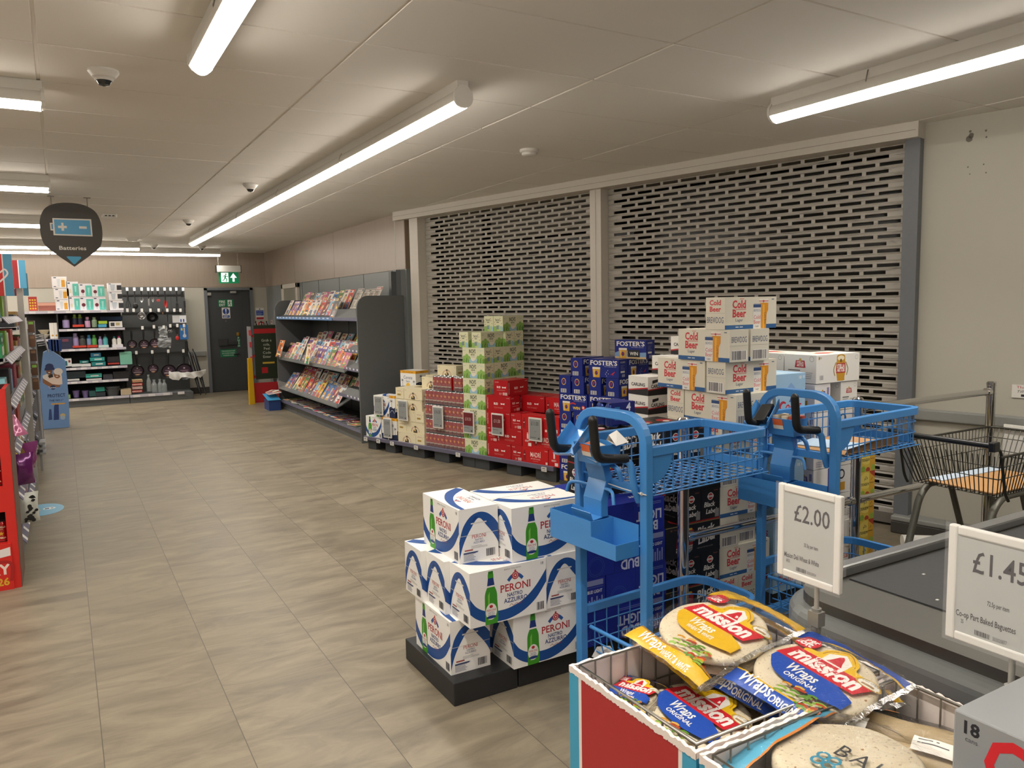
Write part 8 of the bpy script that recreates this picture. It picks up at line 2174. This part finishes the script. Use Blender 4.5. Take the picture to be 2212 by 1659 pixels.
# grocery shelving along the aisle: uprights, shelves with price strips, products
MSHG = mat('gondola_grey', 'a3a5a8', .4, .2, var=.03); MUPR = mat('upright_pale', 'b9b7b0', .35, .3, var=.03)
def gondola(label, x_front, y0, y1, h, zs, depth=.42, near_panel=True):
    xc, yc = x_front - depth / 2, (y0 + y1) / 2
    t = thing('aisle_shelving', label, 'shelving', (xc, yc, 0), 0, 'grocery shelving along the left aisle')
    def p(x, y, z): return (x - xc, y - yc, z)
    MB().box(p(x_front - depth - .03, y0, 0), p(x_front - depth, y1, h), MSHD).build('back_panel', t)
    MB().box(p(x_front - depth, y0, 0), p(x_front - .01, y1, .13), MUG).build('plinth', t)
    n = max(1, round((y1 - y0) / 1.0))
    for i in range(n + 1):
        y = y0 + (y1 - y0) * i / n
        MB().box(p(x_front - depth, y - .018, 0), p(x_front - depth + .05, y + .018, h), MUPR).build('upright', t)
    for z in zs:
        sh = MB()
        sh.box(p(x_front - depth, y0 + .01, z - .02), p(x_front - .01, y1 - .01, z), MSHG)
        for yy in (y0 + .01, y1 - .018):
            sh.prism([(x_front - depth - xc, z - .11), (x_front - .02 - xc, z - .03), (x_front - .02 - xc, z), (x_front - depth - xc, z)], yy - yc, yy - yc + .008, MSHG, 'y')
        so = sh.build('shelf', t)
        MB().add([p(x_front - .012, y0 + .01, z + .006), p(x_front - .012, y1 - .01, z + .006), p(x_front + .022, y1 - .01, z - .038), p(x_front + .022, y0 + .01, z - .038)], [(0, 3, 2, 1)], MRAILP).build('price_rail', so, solid=.004)
        for k in range(max(2, int((y1 - y0) / .22))):
            yy = y0 + .07 + .22 * k
            MB().add([p(x_front - .009, yy, z + .005), p(x_front - .009, yy + .06, z + .005), p(x_front + .0245, yy + .06, z - .036), p(x_front + .0245, yy, z - .036)], [(0, 3, 2, 1)], ink('e4e4e2')).build('price_ticket', so)
    return t
XG = -.30
gondola('near grocery shelving run just behind the red can stand', XG, 5.70, 7.95, 1.80, (.17, .45, .74, 1.03, 1.31, 1.56))
up = MB().box((XG - .01 - 0, 7.96, 0), (XG + .035, 8.0, 1.81), MUPR)
u_ = tag(up.build('shelf_end_post'), 'tall pale end post of the near shelving run', 'post')
gondola('farther grocery shelving run with hanging packs at left', -.33, 8.35, 10.95, 1.75, (.16, .42, .68, .95, 1.20, 1.46))
ep = MB().box((-.42, 10.96, 0), (-.265, 11.0, 1.5), MSHG).box((-.30, 10.955, .1), (-.27, 10.96, 1.48), mat('perforated_strip', '7a7c80', .4))
tag(ep.build('aisle_end_stand'), 'grey end panel of the farther shelving run', 'panel')

# products, laid out on the near run
def prod(x0, y0, x1, y1, Y, col, label, cat='pack', art=None, d=.18, name='product_pack', group='groceries on the near left shelving', bev=.004):
    a, b = l2(x0, y1, Y), l2(x1, y0, Y)
    w, h = b.x - a.x, b.z - a.z
    mb = MB().box((-w / 2, 0, 0), (w / 2, d, h), ink(col))
    if art: decal(mb, (-w / 2, 0, 0), (1, 0, 0), (0, 0, 1), sc(art, w, h))
    return tag(mb.build(name, None, ((a.x + b.x) / 2, Y, a.z), 0, bevel=bev), label, cat, group)
def shelf_z(i): return (.17, .45, .74, 1.03, 1.31, 1.56)[i]
def row(i, items, Y0, dY, jitter=True):
    """packs standing in a line along shelf i; items: (w across aisle, length along y, height, colour, label, art)"""
    y = Y0
    for k, (w, l, h, col, lb, art) in enumerate(items):
        mb = MB().box((-w, 0, 0), (0, l, h), ink(col))
        if art:
            decal(mb, (-w, 0, 0), (1, 0, 0), (0, 0, 1), sc(art, w, h))
            decal(mb, (0, 0, 0), (0, 1, 0), (0, 0, 1), sc(art, l, h))
        tag(mb.build('product_pack', None, (XG - .025 - .01 * (k % 2), y, shelf_z(i) + .001), 0, bevel=.004), lb, 'pack', 'groceries on the near left shelving')
        y += l + dY
GRN = [re_(.0, .55, 1, .9, '1f5f3a'), re_(.1, .1, .9, .45, 'e9e6dc'), re_(.2, .65, .7, .8, 'e4efe4')]
CY = [re_(0, 0, 1, 1, '8fcbd6'), tx('FAIRY', .5, .35, .5, '23406a', width=.8, bold=.04), re_(.3, .8, .7, .95, 'c9473f')]
CH = [re_(0, 0, 1, .5, 'e3c020'), re_(0, .5, 1, 1, '3a1d4a'), tx('aze', .62, .58, .4, 'f1ebe0', width=.5, bold=.04), re_(.1, .1, .5, .4, '7a4a20')]
row(5, [(.22, .16, .14, '3a9ac9', 'blue boxed pack on the top shelf nearest the stand', [re_(.2, .2, .8, .7, '1f4f8a')]), (.16, .12, .20, '4a4d52', 'dark grey pack on the top shelf behind the blue one', None), (.16, .10, .24, '8fc04a', 'lime green pouch on the top shelf', [re_(.15, .5, .85, .85, '4f8f2c'), ci(.5, .3, .25, 'dfeac0', .15)]), (.15, .14, .2, '4f7f3a', 'mid green pack on the top shelf, farther', None), (.14, .2, .16, 'c9c4b8', 'pale pack at the far part of the top shelf', None)], 5.74, .08)
row(4, [(.20, .16, .155, '2f8f5a', 'green and white pack, fifth shelf, nearest', GRN), (.20, .16, .15, '2f8f5a', 'green and white pack, fifth shelf, second', GRN), (.16, .16, .16, '7fb04a', 'pale green pack, fifth shelf, third', None), (.15, .3, .14, 'c9d0d4', 'silver pack, fifth shelf, fourth', None), (.15, .3, .16, 'b04a44', 'red pack, fifth shelf, farthest', None)], 5.76, .07)
row(3, [(.26, .2, .15, '8fcbd6', 'pale blue soap box on the fourth shelf, nearest', CY), (.22, .14, .11, 'a8791c', 'brown and yellow pack behind the pale blue soap box', None), (.2, .2, .18, '2a2b33', 'dark pack, fourth shelf, third', None), (.2, .3, .15, '6f8fb0', 'grey blue pack, fourth shelf, fourth', None), (.18, .3, .17, '8a3a4a', 'maroon pack, fourth shelf, farthest', None)], 5.76, .08)
row(2, [(.25, .22, .13, '3a1d4a', 'purple and yellow chocolate box on the third shelf, nearest', CH), (.2, .14, .16, 'c9a02c', 'yellow pack, third shelf, second', None), (.2, .2, .17, '6a4a8a', 'purple egg box, third shelf, third', None), (.18, .3, .15, '4a2c20', 'brown pack, third shelf, fourth', None), (.18, .3, .16, '9a3a30', 'brick red pack, third shelf, farthest', None)], 5.76, .08)
row(1, [(.24, .18, .16, '24502f', 'dark green box with red spot on the second shelf, nearest', [ci(.3, .25, .16, 'c8403a', .14), ci(.7, .2, .1, 'c8403a', .09)]), (.14, .12, .18, 'd98ab0', 'pink pack on the second shelf', [re_(.2, .6, .8, .8, 'f1d9e4')]), (.2, .2, .14, '5a2c6a', 'plum pack on the second shelf', None), (.2, .3, .16, 'd9b43a', 'mustard pack on the second shelf', None), (.18, .3, .14, '8a5a3a', 'tan pack on the second shelf, farthest', None)], 5.76, .07)
row(0, [(.2, .2, .16, '2c2c30', 'black pack on the lowest shelf, nearest', None), (.2, .3, .14, '6a7a8a', 'slate pack on the lowest shelf', None), (.2, .3, .15, '7a3a5a', 'wine red pack on the lowest shelf', None)], 6.3, .1)
# bags that hang over the shelf edges
def soft_bag(p, w, h, d, m, label, name='foil_bag', spots=None, rz=0.0, tilt=0.0, seed=1):
    R = random.Random(seed)
    nu, nv = 10, 12
    front, back = [], []
    for j in range(nv + 1):
        for i in range(nu + 1):
            u, v = i / nu, j / nv
            k = (1 - (2 * u - 1) ** 4) * (1 - abs(2 * v - 1) ** 3)
            wob = NZ.noise(Vector((u * 4 + seed, v * 4, seed * 1.7))) * .016 * k
            x = (u - .5) * w * (1 - .10 * (1 - abs(2 * v - 1) ** 2)); z = v * h
            front.append((x, -d / 2 * k - wob, z)); back.append((x, d / 2 * k + wob * .5, z))
    mb = MB(Matrix.Rotation(tilt, 4, 'X'))
    f = [(j * (nu + 1) + i, j * (nu + 1) + i + 1, (j + 1) * (nu + 1) + i + 1, (j + 1) * (nu + 1) + i) for j in range(nv) for i in range(nu)]
    mb.add(front, f, m, smooth=True); mb.add(back, [q_[::-1] for q_ in f], m, smooth=True)
    if spots:
        for _ in range(spots[1]):
            i, j = R.randrange(1, nu - 1), R.randrange(1, nv - 1)
            c = Vector(front[j * (nu + 1) + i]) + Vector((0, -.004, 0)); r = R.uniform(.010, .022)
            mb.add([c + Vector((r * cos(a) * R.uniform(.7, 1.2), 0, r * .8 * sin(a))) for a in [2 * pi * q_ / 9 for q_ in range(9)]], [tuple(range(9))], spots[0])
    return tag(mb.build(name, None, p, rz), label, 'bag', 'bags hanging over the left shelves')
MFOIL = mat('foil_purple', '6a1f6a', .22, .35, var=.25, scale=18, coat=.4)
MCOW = mat('cow_print_pale', 'c9ccc4', .4, var=.08)
soft_bag((-.285, 6.0, .455), .16, .21, .09, MFOIL, 'crinkled purple foil bag hanging over the second shelf', rz=.5, seed=2)
soft_bag((-.27, 6.32, .50), .15, .2, .07, mat('foil_purple_pink', '8a3a7a', .22, .3, var=.3, scale=14, coat=.4), 'second purple foil bag beside the first one', rz=.9, tilt=.2, seed=3)
soft_bag((-.275, 5.92, .215), .16, .20, .09, MCOW, 'pale bag with black cow spots on the lowest shelf', 'spotted_bag', spots=(ink('1d1d1f'), 16), rz=.4, seed=4)
soft_bag((-.27, 6.05, .78), .11, .16, .03, mat('foil_pink', 'd07aa4', .25, .2, var=.15, coat=.4), 'pink foil bag tilted over the third shelf edge', rz=.9, tilt=-.6, seed=5)
soft_bag((-.27, 6.25, .63), .12, .14, .03, mat('foil_tan', '8a6a3a', .3, .2, var=.2), 'tan crisp bag tilted over the second shelf', rz=.9, tilt=-.6, seed=6)
# hanging brown packs on the farther run
for k in range(10):
    x = -.315 - .06 * (k % 2)
    y = 8.55 + .12 * (k % 2)
    z = 1.47 - .135 * (k // 2)
    c = MB().box((-.025, 0, 0), (.025, .05, .11), ink(('5a4030', '4a3428', '6a4c38')[k % 3]))
    decal(c, (-.025, 0, 0), (1, 0, 0), (0, 0, 1), [re_(.006, .075, .044, .10, '7fae4a' if k // 2 in (0, 3) else '8a6a50')])
    tag(c.build('hanging_pack', None, (x + .075, y, z - .06)), 'brown hanging pack of the clip strip at left, %s row, %s' % (ORD[k // 2], ('right', 'left')[k % 2]), 'pack', 'brown packs on the clip strip')
st_ = MB().box((-.29, 8.52, .75), (-.27, 8.524, 1.55), ink('c9c9c6')); tag(st_.build('clip_strip'), 'pale clip strip holding the brown packs', 'strip')
FC = ('c9c4ba', '8a3a34', '3a5a8a', '5f7f4a', 'b08a4a', '7a6a8a', 'c0b49a', '2f3238')
for i, z in enumerate((.16, .42, .68, .95, 1.20, 1.46)):
    for k in range(5):
        c = MB().box((-.2, 0, 0), (0, .36, .15 if k % 2 else .12), ink(FC[(i * 3 + k * 5) % 8]))
        decal(c, (0, 0, 0), (0, 1, 0), (0, 0, 1), [re_(.05, .03, .3, .09, FC[(i + k) % 8])])
        tag(c.build('product_pack', None, (-.385, 8.9 + .41 * k, z + .001), 0, bevel=.004), '%s pack on the farther left run, %s shelf up, %s from the near end' % (('pale', 'red', 'blue', 'green', 'tan', 'mauve', 'cream', 'black')[(i * 3 + k * 5) % 8], ORD[i], ORD[k]), 'pack', 'groceries on the farther left shelving')
# basket end with grey prongs, red price signs
pr2 = MB()
for k in range(6):
    z = 1.34 - .025 * k
    pr2.tube([(-.26 + .004 * k, 10.2 + .05 * k, z), (-.17 + .004 * k, 10.2 + .05 * k, z + .01), (-.165 + .004 * k, 10.2 + .05 * k, z - .08)], .008, MSHG, 6)
pr2.box((-.275, 10.15, 0), (-.262, 10.55, 1.36), MSHG)
tag(pr2.build('grey_prong_rack'), 'grey pronged rack at the end of the farther left shelving', 'rack')
for i, (lb, x0, x1, y, z0, z1) in enumerate((('nearest red header board with blue edge above the left shelving', -.62, -.245, 6.0, 1.70, 1.97), ('middle dark red header board with blue edge above the left shelving', -.60, -.225, 7.8, 1.80, 2.035), ('farthest red header board with a white heart and blue edge', -.60, -.275, 9.95, 1.78, 2.02))):
    hd = MB().box((x0, y, z0), (x1 - .055, y + .02, z1), MREDC if i == 0 else mat('board_dark_red', '9a2428', .5)).box((x1 - .055, y, z0), (x1 - .048, y + .02, z1), ink('e4ddd8')).box((x1 - .048, y, z0), (x1, y + .02, z1), ink('4f96b8'))
    if i != 1:
        cx, cz, s_ = x1 - .13 if i else x1 - .075, z0 + (z1 - z0) * .5, .045
        decal(hd, (0, y, 0), (1, 0, 0), (0, 0, 1), [st([(cx + s_ * a, cz + s_ * b) for a, b in ((0, -1), (-1, .1), (-.7, .8), (0, .3), (.7, .8), (1, .1), (0, -1))], .010, 'efe4e0')])
    MB_h = tag(hd.build('header_board', None, None), lb, 'sign', 'header boards above the left shelving')
    MB_h['label'] = lb
    MB().box((x0 + .02, y + .021, .0 + (1.80 if i < 2 else 1.75)), (x0 + .05, y + .03, z1), MSHD).build('mounting_strip', MB_h)

# blue standee poster at the end of the aisle
YN = 12.35
def n_(x, y): p = l2(x, y, YN); return (p.x, p.z)
sd2 = thing('poster_stand', 'pale blue cardboard standee with two hugging people in hats', 'display stand', (-.13, YN, 0), 0)
O2 = lambda x, y: (n_(x, y)[0] + .13, max(0.0, n_(x, y)[1]))
BK = [O2(*p) for p in ((180, 858), (333, 846), (328, 700), (312, 530), (285, 508), (235, 475), (205, 490), (190, 640))][::-1]
pm = MB().prism(BK[::-1], 0, .25, mat('standee_blue', '6f93c4', .5, var=.04), 'y')
sk1, sk2 = '7a5238', '8f6244'
A2 = lambda pts, m: po([O2(*p) for p in pts], m)
def e2(x, y, rx, ry, m):
    a, b = O2(x, y), O2(x + rx, y); c = O2(x, y + ry)
    return ci(a[0], a[1], abs(b[0] - a[0]), m, abs(c[1] - a[1]), n=20)
art = [A2([(203, 600), (240, 585), (260, 600), (255, 640), (210, 640)], 'd9d3cc'), A2([(228, 605), (295, 600), (298, 640), (232, 655)], 'e2cfc2'), A2([(203, 612), (250, 640), (290, 645), (285, 655), (240, 655), (205, 635)], sk2),
       e2(235, 578, 15, 18, sk1), e2(273, 595, 17, 18, sk2), A2([(214, 562), (258, 560), (262, 572), (212, 576)], '27345e'), e2(236, 556, 20, 14, '27345e'), e2(278, 580, 22, 16, 'ddd3c8'), A2([(262, 585), (292, 585), (296, 610), (285, 600), (280, 590), (264, 594)], 'ddd3c8'), A2([(228, 600), (250, 590), (255, 606), (235, 612)], '2c2420'),
       e2(235, 585, 5, 2, 'e9e2da'), e2(272, 603, 6, 2.2, 'e9e2da'),
       e2(253, 656, 13, 11, '22335f'), A2([(262, 735), (280, 735), (282, 810), (256, 812), (258, 748)], '2b3f78'), A2([(235, 760), (245, 760), (250, 810), (232, 812)], '34497f'), e2(300, 790, 13, 10, 'c9b47a'), e2(300, 800, 12, 10, '9fb3c9')]
for s_, y, sz, w in (('PROTECT', 702, 22, 84), ('THE NO.1*', 722, 13, 70)):
    c = O2(270, y); a = O2(270 + w / 2, y)
    art.append(tx(s_, c[0], c[1], abs(O2(270, y)[1] - O2(270, y - sz)[1]), '22335f', width=abs(a[0] - c[0]) * 2, bold=.02))
c = O2(253, 660); art.append(tx('NIVEA', c[0], c[1], .018, 'dfe6f2', width=.075, bold=.03))
art.append(A2([(245, 733), (310, 729), (310, 735), (245, 739)], 'd9a34a'))
decal(pm, (0, 0, 0), (1, 0, 0), (0, 0, 1), art)
pm.build('poster_board', sd2)
for k in range(4):
    p = O2(240 + 14 * k, 470)
    MB().box((p[0] - .02, .06, p[1] - .04), (p[0] + .03, .16, p[1] + .12), ink('21407f')).build('product_tube', sd2)
# round floor sticker
fs = MB().lathe([(0, 0), (1, 0), (1, .0012), (0, .0012)], mat('sticker_blue', '6fb0d0', .35, var=.03), 32)
fs.v = [(x * .155, y * .215, z) for x, y, z in fs.v]
decal(fs, (0, 0, .0012), (1, 0, 0), (0, 1, 0), [ci(-.08, -.02, .05, 'e3c27a', .07), po([(-.05, .02), (-.01, .05), (-.03, 0), (0, -.02), (-.04, -.05)], 'e3c27a'), ci(.05, .02, .045, 'eef0ee', .04), re_(.02, .0, .05, .035, '2a3a6a'), ci(.07, .02, .012, '2a2a2e')])
tag(fs.build('floor_sticker', None, (-.23, 7.24, .0005)), 'round pale blue floor sticker by the left shelving', 'sticker')
tg_ = thing('strip_basket', 'small grey shelf strip sticking out low beside the tall pale post', 'rail', (-.24, 8.9, .2))
for k in range(3): MB().box((-.02, -.05, .05 * k), (.03, .2, .05 * k + .02), MSHG).build('strip', tg_)
MB().box((-.03, .19, -.2), (-.01, .21, .2), MSHG).build('post', tg_)
